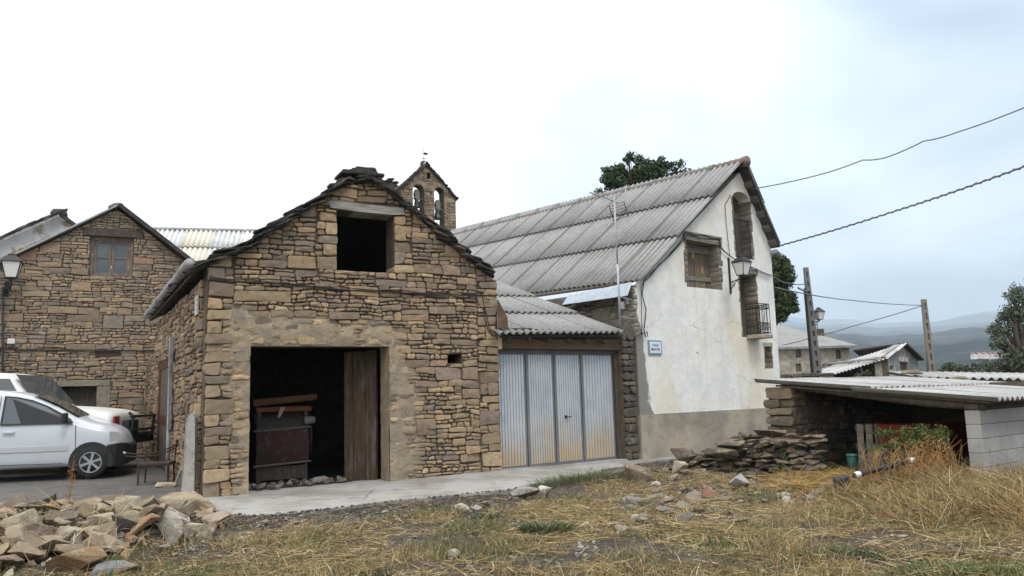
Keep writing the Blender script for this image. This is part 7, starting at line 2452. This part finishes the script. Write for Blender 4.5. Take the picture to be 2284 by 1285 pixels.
# ================================================================== VEGETATION
NPR = np.random.default_rng(7)
xs_a, ys_a = np.array(xs), np.array(ys)
ZG = np.array([v[2] for v in GV]).reshape(len(ys), len(xs))
def zt_np(x, y):
    i = np.clip(np.searchsorted(xs_a, x) - 1, 0, len(xs_a) - 2); j = np.clip(np.searchsorted(ys_a, y) - 1, 0, len(ys_a) - 2)
    fx = (x - xs_a[i]) / (xs_a[i + 1] - xs_a[i]); fy = (y - ys_a[j]) / (ys_a[j + 1] - ys_a[j])
    return ZG[j, i] * (1 - fx) * (1 - fy) + ZG[j, i + 1] * fx * (1 - fy) + ZG[j + 1, i] * (1 - fx) * fy + ZG[j + 1, i + 1] * fx * fy
def ribbons(name, base, direc, length, width, bend, cols, mat, parent=None, seg=3, origin=None):
    """base (n,3), direc (n,3) unit start direction, bend (n,3) added quadratically; returns object"""
    n = len(base)
    side = np.cross(direc, NPR.normal(size=(n, 3)))
    side /= np.linalg.norm(side, axis=1, keepdims=True) + 1e-9
    V = np.zeros((n, seg + 1, 2, 3))
    for k in range(seg + 1):
        t = k / seg
        c = base + direc * (length * t)[:, None] + bend * ((length * t * t))[:, None]
        w = width * (1 - 0.85 * t ** 1.5) * 0.5
        V[:, k, 0] = c - side * w[:, None]; V[:, k, 1] = c + side * w[:, None]
    verts = V.reshape(-1, 3)
    org = np.array(origin if origin is not None else (0, 0, 0), dtype=float)
    idx = np.arange(n)[:, None] * (seg + 1) * 2
    fs = []
    for k in range(seg):
        b = idx + k * 2
        fs.append(np.concatenate([b, b + 1, b + 3, b + 2], axis=1))
    faces = np.stack(fs, axis=1).reshape(-1, 4)
    me = bpy.data.meshes.new(name)
    me.vertices.add(len(verts)); me.vertices.foreach_set('co', (verts - org).astype(np.float32).ravel())
    me.loops.add(faces.size); me.loops.foreach_set('vertex_index', faces.ravel().astype(np.int32))
    me.polygons.add(len(faces)); me.polygons.foreach_set('loop_start', np.arange(0, faces.size, 4, dtype=np.int32))
    me.update(calc_edges=True)
    at_ = me.color_attributes.new('tint', 'FLOAT_COLOR', 'POINT')
    cc = np.ones((n, (seg + 1) * 2, 4), dtype=np.float32); cc[:, :, :3] = cols[:, None, :]
    at_.data.foreach_set('color', cc.ravel())
    me.materials.append(mat)
    o = bpy.data.objects.new(name, me); COL.objects.link(o)
    o.location = Vector(org) - (wpos(parent) if parent else Vector((0, 0, 0))); o.parent = parent
    return o
def leaf_mat(name, rough=0.8):
    m = material(name, (1, 1, 1), rough, tint=True, spec=0.15)
    return m
MAT['straw'] = leaf_mat('straw'); MAT['leaf'] = leaf_mat('leaf')
STRAW = np.array([(0.42, .31, .15), (0.50, .39, .21), (0.34, .235, .10), (0.27, .20, .11), (0.55, .46, .29), (0.22, .17, .10), (0.38, .25, .09)])
STRAW_G = np.array([(0.11, .12, .045), (0.15, .145, .06), (0.08, .10, .04), (0.28, .23, .11)])
def pickc(n, pal, var=.15):
    return pal[NPR.integers(0, len(pal), n)] * (1 + NPR.uniform(-var, var, (n, 1)))
def field(n, x0, x1, y0, y1, dens):
    """rejection sampling on the lot"""
    out = []
    while len(out) < n:
        X = NPR.uniform(x0, x1, 4000); Y = NPR.uniform(y0, y1, 4000); U = NPR.uniform(0, 1, 4000)
        for x, y, u in zip(X, Y, U):
            if u < dens(x, y):
                out.append((x, y))
                if len(out) >= n:
                    break
    return np.array(out)
def in_lot(x, y):
    return y < edge_y(x) - 0.12 if x < 3.0 else y < 13.6
def nzf(x, y, s, o=0.0):
    return mnoise.noise(Vector((x * s, y * s, o)))
def d_straw(x, y):
    if not in_lot(x, y) or abs(x) / y > 0.70:
        return 0
    if heap(x, y) > 0.1 and x < -3.2:
        return 0.03
    d = 0.30 + 1.3 * nzf(x, y, .75, 3) + 0.8 * nzf(x, y, 2.3, 8)
    if x < 3.0:
        d *= 0.06 + 0.94 * sstep(0.55, 2.2, edge_y(x) - y)
    if x > 1.5:
        d += .25
    return max(0, min(1, d))
n = 52000
B = field(n, -5.2, 8.2, 5.6, 13.6, d_straw)
L_ = NPR.uniform(.05, .26, n) * NPR.choice([.6, 1, 1.3], n)
ang = NPR.uniform(0, 2 * np.pi, n); el_ = np.abs(NPR.normal(0, .16, n)) + .01
D = np.stack([np.cos(ang) * np.cos(el_), np.sin(ang) * np.cos(el_), np.sin(el_)], 1)
base = np.concatenate([B, (zt_np(B[:, 0], B[:, 1]) + NPR.uniform(.002, .03, n))[:, None]], 1)
bend = np.stack([NPR.normal(0, .15, n), NPR.normal(0, .15, n), NPR.uniform(-.25, .05, n) * 0.6], 1)
o = ribbons('dry_straw', base, D, L_, NPR.uniform(.004, .009, n), bend, pickc(n, STRAW, .3) * 0.78, MAT['straw'], seg=2)
stuff(o, 'flattened dry straw strewn over the lot', 'straw')
# short standing grass, part green
def d_short(x, y):
    if not in_lot(x, y) or abs(x) / y > 0.70 or (heap(x, y) > 0.12 and x < -3.2):
        return 0
    d = 0.1 + 1.3 * nzf(x, y, 1.1, 21) + .7 * nzf(x, y, 3.1, 5)
    if x < 3.0:
        d *= 0.08 + .92 * sstep(0.5, 2.0, edge_y(x) - y)
    return max(0, min(1, d + (.25 if y < 8.2 else 0)))
n = 44000
B = field(n, -5.2, 8.0, 5.6, 13.3, d_short)
L_ = NPR.uniform(.04, .15, n) * (1 + 0.9 * (NPR.uniform(0, 1, n) > .9))
ang = NPR.uniform(0, 2 * np.pi, n); el_ = np.radians(NPR.uniform(35, 88, n))
D = np.stack([np.cos(ang) * np.cos(el_), np.sin(ang) * np.cos(el_), np.sin(el_)], 1)
base = np.concatenate([B, (zt_np(B[:, 0], B[:, 1]) - .005)[:, None]], 1)
bend = np.stack([NPR.normal(0, .25, n), NPR.normal(0, .25, n), NPR.uniform(-.35, 0, n)], 1)
gsel = np.array([nzf(x, y, .9, 33) + .35 * nzf(x, y, 4, 9) for x, y in B]) + NPR.normal(0, .12, n) > 0.02
cols = np.where(gsel[:, None], pickc(n, STRAW_G, .25), pickc(n, STRAW, .25) * .8)
stuff(ribbons('short_grass', base, D, L_, NPR.uniform(.004, .008, n), bend, cols, MAT['straw'], seg=2), 'short dry grass with greener patches on the lot', 'grass')
# tall dry grass on the right
def d_tall(x, y):
    if abs(x) / y > 0.72 or y > 12.4:
        return 0
    k = sstep(.30, .52, x / y) * sstep(7.0, 8.4, y + 0.9 * x - 4)
    if (x - CS.x) * FO.du.x + (y - CS.y) * FO.du.y > -0.05 and (x - CS.x) * FA.du.x + (y - CS.y) * FA.du.y > -0.35:
        return 0
    if (Vector((x, y, 0)) - CS).dot(FA.n) < 0.08 and (Vector((x, y, 0)) - CS).dot(FA.du) > -.1:
        return 0
    return max(0, min(1, k * (.25 + 1.1 * nzf(x, y, 1.3, 50) + .55 * sstep(8.6, 10.2, y))))
n = 19000
B = field(n, 2.0, 7.8, 6.2, 12.4, d_tall)
hs = np.array([.25 + .25 * sstep(.40, .54, x / y) * (1 - .35 * sstep(9.4, 10.4, y)) + .18 * nzf(x, y, 2, 4) for x, y in B])
L_ = hs * NPR.uniform(.4, 1.15, n)
lean = np.array([nzf(x, y, 1.6, 71) * 5 for x, y in B])
ang = NPR.normal(0, 1.7, n) + lean + np.pi * .9; el_ = np.radians(NPR.uniform(30, 88, n))
D = np.stack([np.cos(ang) * np.cos(el_), np.sin(ang) * np.cos(el_), np.sin(el_)], 1)
base = np.concatenate([B, (zt_np(B[:, 0], B[:, 1]) - .01)[:, None]], 1)
bend = np.stack([np.cos(ang) * .3 + NPR.normal(0, .35, n), np.sin(ang) * .3 + NPR.normal(0, .35, n), NPR.uniform(-.65, .0, n)], 1)
TALL = np.array([(0.30, .20, .085), (0.34, .25, .13), (0.22, .15, .07), (0.44, .35, .21), (0.15, .115, .06), (0.30, .18, .065), (0.12, .12, .05)])
stuff(ribbons('tall_dry_grass', base, D, L_, NPR.uniform(.003, .012, n), bend, pickc(n, TALL, .3), MAT['straw'], seg=4), 'tall bleached dry grass growing before the shed and block wall', 'grass')
# straw heap at the shed mouth
def d_hay(x, y):
    p = Vector((x, y, 0)) - CS
    return max(0, min(1, sstep(.30, .36, x / y) * (1 - sstep(.50, .54, x / y)) * sstep(10.6, 11.4, y) * (1 - sstep(12.8, 13.2, y))))
n = 9000
B = field(n, 3.2, 7.0, 10.5, 13.2, d_hay)
L_ = NPR.uniform(.1, .45, n); ang = NPR.uniform(0, 2 * np.pi, n); el_ = np.abs(NPR.normal(.05, .25, n))
D = np.stack([np.cos(ang) * np.cos(el_), np.sin(ang) * np.cos(el_), np.sin(el_)], 1)
hz_ = np.array([.16 * (0.6 + nzf(x, y, 1.6, 12)) for x, y in B])
base = np.concatenate([B, (zt_np(B[:, 0], B[:, 1]) + NPR.uniform(0, 1, n) * np.clip(hz_, 0.02, 1))[:, None]], 1)
bend = np.stack([NPR.normal(0, .2, n), NPR.normal(0, .2, n), NPR.uniform(-.35, .0, n)], 1)
stuff(ribbons('straw_litter', base, D, L_, NPR.uniform(.005, .010, n), bend, pickc(n, np.array([(0.36, .23, .08), (0.42, .28, .11), (0.28, .18, .07), (0.2, .14, .06)]), .25), MAT['straw'], seg=3), 'deep orange-brown straw litter at the mouth of the shed', 'straw')
# gravel
gv_ = MB(); k = 0
lib = []
for _ in range(14):
    bm = rock_mesh(rng, 1, rng.uniform(.6, .9), rng.uniform(.35, .6), n=9); bm.verts.index_update()
    lib.append(([v.co.copy() for v in bm.verts], [[v.index for v in f.verts] for f in bm.faces])); bm.free()
while k < 4600:
    x, y = rng.uniform(-4.5, 5.0), rng.uniform(6.2, 13.6)
    if not in_lot(x, y) or abs(x) / y > .7:
        continue
    if rng.random() > .25 + .9 * nzf(x, y, .9, 90) + (.5 if (x - 2.4) ** 2 + (y - 12.3) ** 2 < 1.7 else 0):
        continue
    vs_, fs_ = rng.choice(lib); s = rng.uniform(.012, .045) * (2.2 if rng.random() < .06 else 1)
    a = rng.uniform(0, 6.3); ca, sa = math.cos(a), math.sin(a); z = zt(x, y) + s * .15
    gv_.tint = pick(rng, [((0.36, .34, .30), 3), ((0.24, .225, .195), 3), ((0.48, .46, .42), 1.5), ((0.14, .13, .12), 2)])
    b = gv_.add([(x + s * (v.x * ca - v.y * sa), y + s * (v.x * sa + v.y * ca), z + s * v.z) for v in vs_])
    for f in fs_:
        gv_.face([b + q for q in f])
    k += 1
stuff(gv_.build('gravel', MAT['rock']), 'small stone chips scattered over the lot', 'gravel')
# dark soil clods along the street edge
cl_ = MB()
for k in range(3200):
    x = rng.uniform(-4.2, 2.6); y = edge_y(x) - abs(rng.gauss(0.0, 0.42)) + 0.04
    if y > edge_y(x) + 0.05:
        continue
    vs_, fs_ = rng.choice(lib); s = rng.uniform(.015, .06); a = rng.uniform(0, 6.3); ca, sa = math.cos(a), math.sin(a)
    z = max(zt(x, y), street_z(Vector((x, y, 0))) if y > edge_y(x) else -1) + s * .1
    cl_.tint = pick(rng, [((0.06, .052, .045), 4), ((0.09, .075, .06), 3), ((0.14, .12, .095), 1.5)])
    b = cl_.add([(x + s * (v.x * ca - v.y * sa), y + s * (v.x * sa + v.y * ca), z + s * v.z) for v in vs_])
    for f in fs_:
        cl_.face([b + q for q in f])
stuff(cl_.build('soil_clods', MAT['rock']), 'dark crumbled soil along the edge of the concrete street', 'soil')
# weed clumps
GREEN = np.array([(0.055, .085, .035), (0.075, .105, .05), (0.04, .065, .03), (0.10, .13, .06)])
GREYG = np.array([(0.12, .145, .085), (0.16, .175, .10), (0.09, .115, .06), (0.2, .19, .1)])
def clump(px, py, n, rad, h, pal_, label, z=0.02, flat=.6, name='weed_clump', wid=(.006, .014), cat='weed'):
    p = atz(px, py, z); p.z = zt(p.x, p.y)
    r = rad * np.sqrt(NPR.uniform(0, 1, n)); a = NPR.uniform(0, 2 * np.pi, n)
    base = np.stack([p.x + r * np.cos(a) * 1.2, p.y + r * np.sin(a) * flat, np.zeros(n)], 1)
    base[:, 2] = zt_np(base[:, 0], base[:, 1]) - .01 + NPR.uniform(0, .4, n) * h * .3
    L_ = h * NPR.uniform(.4, 1.1, n) * (1 - .4 * r / rad)
    el_ = np.radians(NPR.uniform(35, 88, n)); an = a + NPR.normal(0, .7, n)
    D = np.stack([np.cos(an) * np.cos(el_), np.sin(an) * np.cos(el_), np.sin(el_)], 1)
    bend = np.stack([np.cos(an) * .3, np.sin(an) * .3, NPR.uniform(-.5, -.05, n)], 1)
    o = ribbons(name, base, D, L_, NPR.uniform(*wid, n), bend, pickc(n, pal_, .25), MAT['leaf'], origin=tuple(p))
    return tag(o, label, cat)
clump(1300, 1080, 1900, .75, .32, GREYG, 'broad grey-green grass tuft at the street edge before the metal doors', flat=.5, name='grass_tuft', wid=(.004, .008))
clump(1215, 1176, 700, .22, .24, GREEN, 'dark green leafy weed clump in the middle of the lot')
clump(1180, 1200, 300, .25, .10, GREEN, 'low spreading green weed left below the dark clump')
clump(1085, 1145, 320, .18, .12, GREEN, 'small green weed below the pale stones at the street edge')
clump(1435, 1118, 380, .14, .15, GREYG, 'small grass tuft on the left flank of the rubble mound', name='grass_tuft', wid=(.004, .008))
clump(1632, 1133, 420, .22, .10, GREEN * 1.2, 'low grey-green weed beside the reddish tile fragment')
clump(1603, 1208, 420, .24, .09, GREEN * 1.2, 'low green weed patch in straw right of centre foreground')
clump(800, 1265, 420, .28, .10, GREEN, 'low green weed near the bottom edge left of centre')
clump(630, 1278, 380, .3, .09, GREEN, 'low green weed at the bottom edge right of the rubble heap')
clump(690, 1235, 260, .18, .08, GREEN, 'little green weed in the straw below the barn door')
clump(1880, 1232, 500, .35, .14, GREEN, 'dark green grass patch in front of the tall dry grass')
clump(2180, 1272, 1500, .62, .16, np.array([(0.09, .125, .04), (0.12, .15, .055), (0.07, .10, .035)]), 'fresh green grass patch at the bottom right corner', name='grass_tuft')
clump(955, 1122, 160, .14, .12, np.array([(0.05, .05, .05), (0.07, .07, .06)]), 'small dark weed at the concrete edge below the plaster jamb')
clump(505, 1150, 200, .28, .07, np.array([(0.06, .06, .055), (0.1, .09, .07)]), 'dark withered weed at the street edge by the rubble heap')
# leafy plants: shrubs, weeds over the machine, trees
def leaves(name, centers, radii, n, size, pal_, parent, mat=None, flat=.8, seedpts=None, aspect=.55, shell=.5):
    """leaf quads spread through several clumps"""
    m = len(centers)
    C_ = np.array([tuple(c) for c in centers]); Rr = np.array(radii)
    w_ = Rr ** 2 / np.sum(Rr ** 2)
    idx = NPR.choice(m, n, p=w_)
    d = NPR.normal(size=(n, 3)); d /= np.linalg.norm(d, axis=1, keepdims=True)
    rad = NPR.uniform(shell ** 3, 1.12, n) ** (1 / 3)
    d[:, 2] *= flat
    pos = C_[idx] + d * (rad * Rr[idx])[:, None]
    pos += NPR.normal(size=(n, 3)) * (Rr[idx] * .10)[:, None]
    nrm = d + NPR.normal(size=(n, 3)) * .75 + np.array([0, 0, .35]); nrm /= np.linalg.norm(nrm, axis=1, keepdims=True)
    t = np.cross(nrm, NPR.normal(size=(n, 3))); t /= np.linalg.norm(t, axis=1, keepdims=True)
    b = np.cross(nrm, t)
    s = size * NPR.uniform(.6, 1.35, n)
    V = np.zeros((n, 4, 3))
    V[:, 0] = pos - t * s[:, None] * .5
    V[:, 1] = pos + b * (s * aspect * .5)[:, None] + nrm * (s * .08)[:, None]
    V[:, 2] = pos + t * s[:, None] * .5
    V[:, 3] = pos - b * (s * aspect * .5)[:, None] + nrm * (s * .08)[:, None]
    org = C_.mean(0)
    me = bpy.data.meshes.new(name)
    me.vertices.add(n * 4); me.vertices.foreach_set('co', (V.reshape(-1, 3) - org).astype(np.float32).ravel())
    me.loops.add(n * 4); me.loops.foreach_set('vertex_index', np.arange(n * 4, dtype=np.int32))
    me.polygons.add(n); me.polygons.foreach_set('loop_start', np.arange(0, n * 4, 4, dtype=np.int32))
    me.update(calc_edges=True)
    at_ = me.color_attributes.new('tint', 'FLOAT_COLOR', 'POINT')
    cl = pal_[NPR.integers(0, len(pal_), m)][idx] * .5 + pickc(n, pal_, .2) * .5
    cc = np.ones((n, 4, 4), dtype=np.float32); cc[:, :, :3] = cl[:, None, :]
    at_.data.foreach_set('color', cc.ravel())
    me.materials.append(mat or MAT['leaf'])
    o = bpy.data.objects.new(name, me); COL.objects.link(o); o.parent = parent
    o.location = Vector(org) - (wpos(parent) if parent else Vector((0, 0, 0)))
    return o
MAT['bark'] = material('bark', (0.085, .07, .055), .95, layers=[((0.15, .13, .11), 4, .5, .7, .6, (3, 3, .6))], bumps=[(10, .8, .03, (3, 3, .5))])
def tree(px, py, Y, blobs, label, pal_, n, size, name='tree', trunk_r=.22, flat=.85, aspect=.55, n_sub=7, cat='tree', sub=.42):
    """blobs: (pixel x, pixel y, radius m, depth offset)"""
    base = at(px, py, Y); base.z = 0
    t = thing(name, base, label, cat)
    tops = []
    cen, rad = [], []
    for (x, y, r, dy) in blobs:
        c = at(x, y, Y + dy); tops.append(c)
        for k in range(n_sub):
            d = Vector((rng.gauss(0, 1), rng.gauss(0, 1), rng.gauss(0, 1))).normalized() * r * rng.uniform(.35, .85)
            d.z *= flat
            cen.append(c + d); rad.append(r * sub * rng.uniform(.7, 1.25))
    mb = MB()
    hub = Vector((base.x, base.y, sum(c.z for c in tops) / len(tops) * .55))
    mb.tube([base - vert * .3, base.lerp(hub, .5) + Vector((.1, 0, 0)), hub], [trunk_r * 1.25, trunk_r, trunk_r * .8], 9)
    for c in tops:
        mid = hub.lerp(c, .5) + Vector((jit(rng, .2), jit(rng, .2), .15))
        mb.tube([hub, mid, c], [trunk_r * .5, trunk_r * .3, trunk_r * .08], 6)
    for c in cen:
        k = min(tops, key=lambda q_: (q_ - c).length)
        mb.tube([hub.lerp(k, .7), c], [trunk_r * .14, trunk_r * .04], 4)
    mb.build('trunk', MAT['bark'], t, smooth=True)
    leaves('crown', cen, rad, n, size, pal_, t, flat=flat, aspect=aspect, shell=.35)
    return t
DG = np.array([(0.032, .052, .024), (0.045, .068, .03), (0.025, .04, .02), (0.06, .082, .038)])
PG = np.array([(0.045, .065, .028), (0.06, .08, .035), (0.03, .045, .02), (0.085, .10, .045)])
OG = np.array([(0.075, .095, .06), (0.10, .12, .08), (0.05, .07, .045), (0.13, .145, .10)])
tree(1440, 800, 36, [(1370, 405, .9, 0), (1405, 380, .9, .5), (1450, 385, 1.1, 0), (1500, 385, .9, .4), (1535, 395, .6, 0), (1430, 420, 1.2, .5), (1360, 430, .7, 0), (1402, 356, .35, 0), (1480, 420, 1.2, 1), (1470, 368, .5, 0)], 'dark green tree crown rising behind the white house roof', DG * 1.5, 11500, .17, trunk_r=.2, sub=.36, n_sub=9)
tree(1694, 840, 29, [(1742, 590, .55, 0), (1755, 625, .45, .2), (1738, 620, .55, 0), (1752, 660, .5, 0), (1762, 685, .35, .1), (1735, 660, .5, .2), (1745, 700, .35, 0), (1728, 690, .4, 0), (1722, 600, .6, .5)], 'dense dark pine crown showing at the right corner of the white house', PG * 1.45, 13000, .13, name='pine_tree', aspect=.3, n_sub=8, sub=.38)
tree(2285, 860, 23, [(2262, 660, .42, 0), (2240, 720, .45, .2), (2275, 720, .6, 0), (2232, 765, .35, 0), (2262, 790, .55, 0), (2295, 640, .5, 0), (2300, 770, .8, .4), (2215, 735, .22, 0), (2285, 830, .6, .3), (2245, 825, .35, .3), (2330, 700, .8, .5), (2268, 690, .35, 0)], 'feathery grey-green tree at the right edge behind the shed', OG * 1.15, 11500, .11, name='olive_tree', aspect=.28, n_sub=9, sub=.40)
for i, (x, y, Y, r, lab) in enumerate(((2185, 822, 60, 1.0, 'small olive shrub on the far slope left of the feathery tree'), (2140, 842, 45, .9, 'low brown shrub just above the pale rear roof'), (2215, 838, 38, .8, 'green shrub under the feathery tree at right'), (1925, 842, 26, .25, 'yellowish weed bush at the foot of the far low house'), (2120, 825, 90, 1.4, 'far hazy shrub beside the brown concrete pole'))):
    tree(x, 870, Y, [(x, y, r, 0), (x - 12, y + 8, r * .8, 0), (x + 14, y + 6, r * .8, .3)], lab, OG * np.array([.8, .7, .6]) if i % 2 else OG * .8, 1800, .10 * Y / 30, name='shrub', trunk_r=.06, n_sub=5, cat='shrub')
# weeds climbing over the red machine
mw = thing('climbing_weed', at(2060, 1080, 11.3), 'green and orange weeds growing over the red farm machine', 'weed')
cen, rad = [], []
for (x, y, r, Y) in ((2060, 968, .16, 11.4), (2030, 985, .13, 11.4), (2085, 975, .13, 11.4), (1995, 1000, .12, 11.5), (1970, 1010, .10, 11.5), (2110, 1020, .09, 11.3), (2050, 1000, .14, 11.3), (1985, 965, .10, 11.8), (2100, 990, .09, 11.3)):
    c = at(x, y, Y); r *= 1.3
    for k in range(5):
        cen.append(c + Vector((jit(rng, r), jit(rng, r), jit(rng, r * .7)))); rad.append(r * .6)
leaves('foliage', cen, rad, 6500, .035, np.array([(0.07, .12, .03), (0.10, .15, .045), (0.05, .085, .025), (0.18, .11, .04)]), mw)
base = []; 
mb = MB()
for k in range(60):
    x = rng.uniform(1940, 2150); p = at(x, 1110, 10.9 + rng.uniform(-.4, .3)); p.z = zt(p.x, p.y); hgt_ = rng.uniform(.25, .7)
    q = p + Vector((jit(rng, .15), jit(rng, .1), hgt_))
    mb.tube([p, p.lerp(q, .5) + Vector((jit(rng, .05), 0, 0)), q], [.007, .005, .003], 4)
    for s in range(5):
        a_ = p.lerp(q, rng.uniform(.4, .95)); mb.tube([a_, a_ + Vector((jit(rng, .14), jit(rng, .1), rng.uniform(.05, .18)))], [.004, .002], 3)
mb.build('dry_stalks', material('stalk', (0.30, .18, .08), .9), mw)
leaves('dry_foliage', [at(x, y, 11.0) for x, y in ((2075, 1010), (2050, 1035), (2090, 1040), (2030, 1050), (2065, 1060), (2100, 1065))], [.25, .24, .23, .23, .24, .23], 5200, .03, np.array([(0.30, .16, .06), (0.24, .13, .05), (0.36, .22, .09)]), mw)
dk = thing('nettle_clump', at(1800, 1040, 12.9), 'shaded dark green nettles against the shed end wall', 'weed')
leaves('foliage', [at(x, y, 12.7) for x, y in ((1795, 990), (1815, 1000), (1790, 1020), (1820, 1030), (1775, 1035), (1760, 1015), (1840, 1040), (1750, 1045))], [.13, .12, .16, .14, .14, .1, .1, .1], 1900, .045, GREEN, dk)
# dry stalk in front of the van and weeds on the heap
ds = thing('dry_weed_stalk', at(152, 1140, 9.6), 'thin rust-brown dry weed stalk rising from the rubble heap before the van', 'weed')
mb = MB(); p = at(150, 1150, 9.6); q = at(165, 1015, 9.6)
mb.tube([p, p.lerp(q, .5) + Vector((.01, 0, 0)), q], [.006, .005, .002], 5)
for k in range(26):
    a_ = p.lerp(q, rng.uniform(.25, 1)); mb.tube([a_, a_ + Vector((jit(rng, .07), jit(rng, .05), rng.uniform(.01, .07)))], [.003, .001], 3)
mb.build('stem', material('stalk_red', (0.26, .13, .06), .9), ds)
leaves('dead_leaves', [p.lerp(q, t) for t in (.0, .1, .22, .4, .55, .65, .75)], [.12, .1, .07, .05, .05, .05, .04], 420, .02, np.array([(0.30, .16, .06), (0.36, .22, .10), (0.22, .12, .05)]), ds)
n = 260
bx = NPR.uniform(-6.0, -3.2, n); by = NPR.uniform(7.3, 9.3, n)
bz2 = np.array([zt(x, y) + heap(x, y) * .6 for x, y in zip(bx, by)])
ang = NPR.uniform(0, 2 * np.pi, n); el_ = np.radians(NPR.uniform(25, 80, n))
stuff(ribbons('heap_straw', np.stack([bx, by, bz2], 1), np.stack([np.cos(ang) * np.cos(el_), np.sin(ang) * np.cos(el_), np.sin(el_)], 1), NPR.uniform(.15, .5, n), NPR.uniform(.006, .011, n), np.stack([NPR.normal(0, .2, n), NPR.normal(0, .2, n), NPR.uniform(-.4, 0, n)], 1), pickc(n, STRAW, .2), MAT['straw']), 'dry straw stems growing among the tumbled stones of the heap', 'straw')
# rubbish and chips on the barn floor
bf = thing('barn_rubble', FB.pt(1.7, 0.03, -0.7), 'dusty rubble and sacks on the barn floor just inside the doorway', 'rubble')
for k in range(46):
    u = rng.uniform(DOOR[0] + .05, DOOR[1] - .45); w = -rng.uniform(.35, 1.1); s = rng.uniform(.06, .2)
    p = FB.pt(u, 0.04 + s * .15, w)
    rock('rubble_piece', p, (s, s * .7, s * .5), (jit(rng, .5), jit(rng, .5), rng.uniform(0, 6)), rng, [((0.16, .15, .13), 2), ((0.10, .09, .08), 2), ((0.22, .2, .17), 1)], bf)
p = FB.pt(*FB.px(716, 1075, -0.8), -0.8)
rock('sack', p, (.34, .28, .24), (.1, .1, .3), rng, (0.24, .225, .20), bf, n=30, boxy=.5)
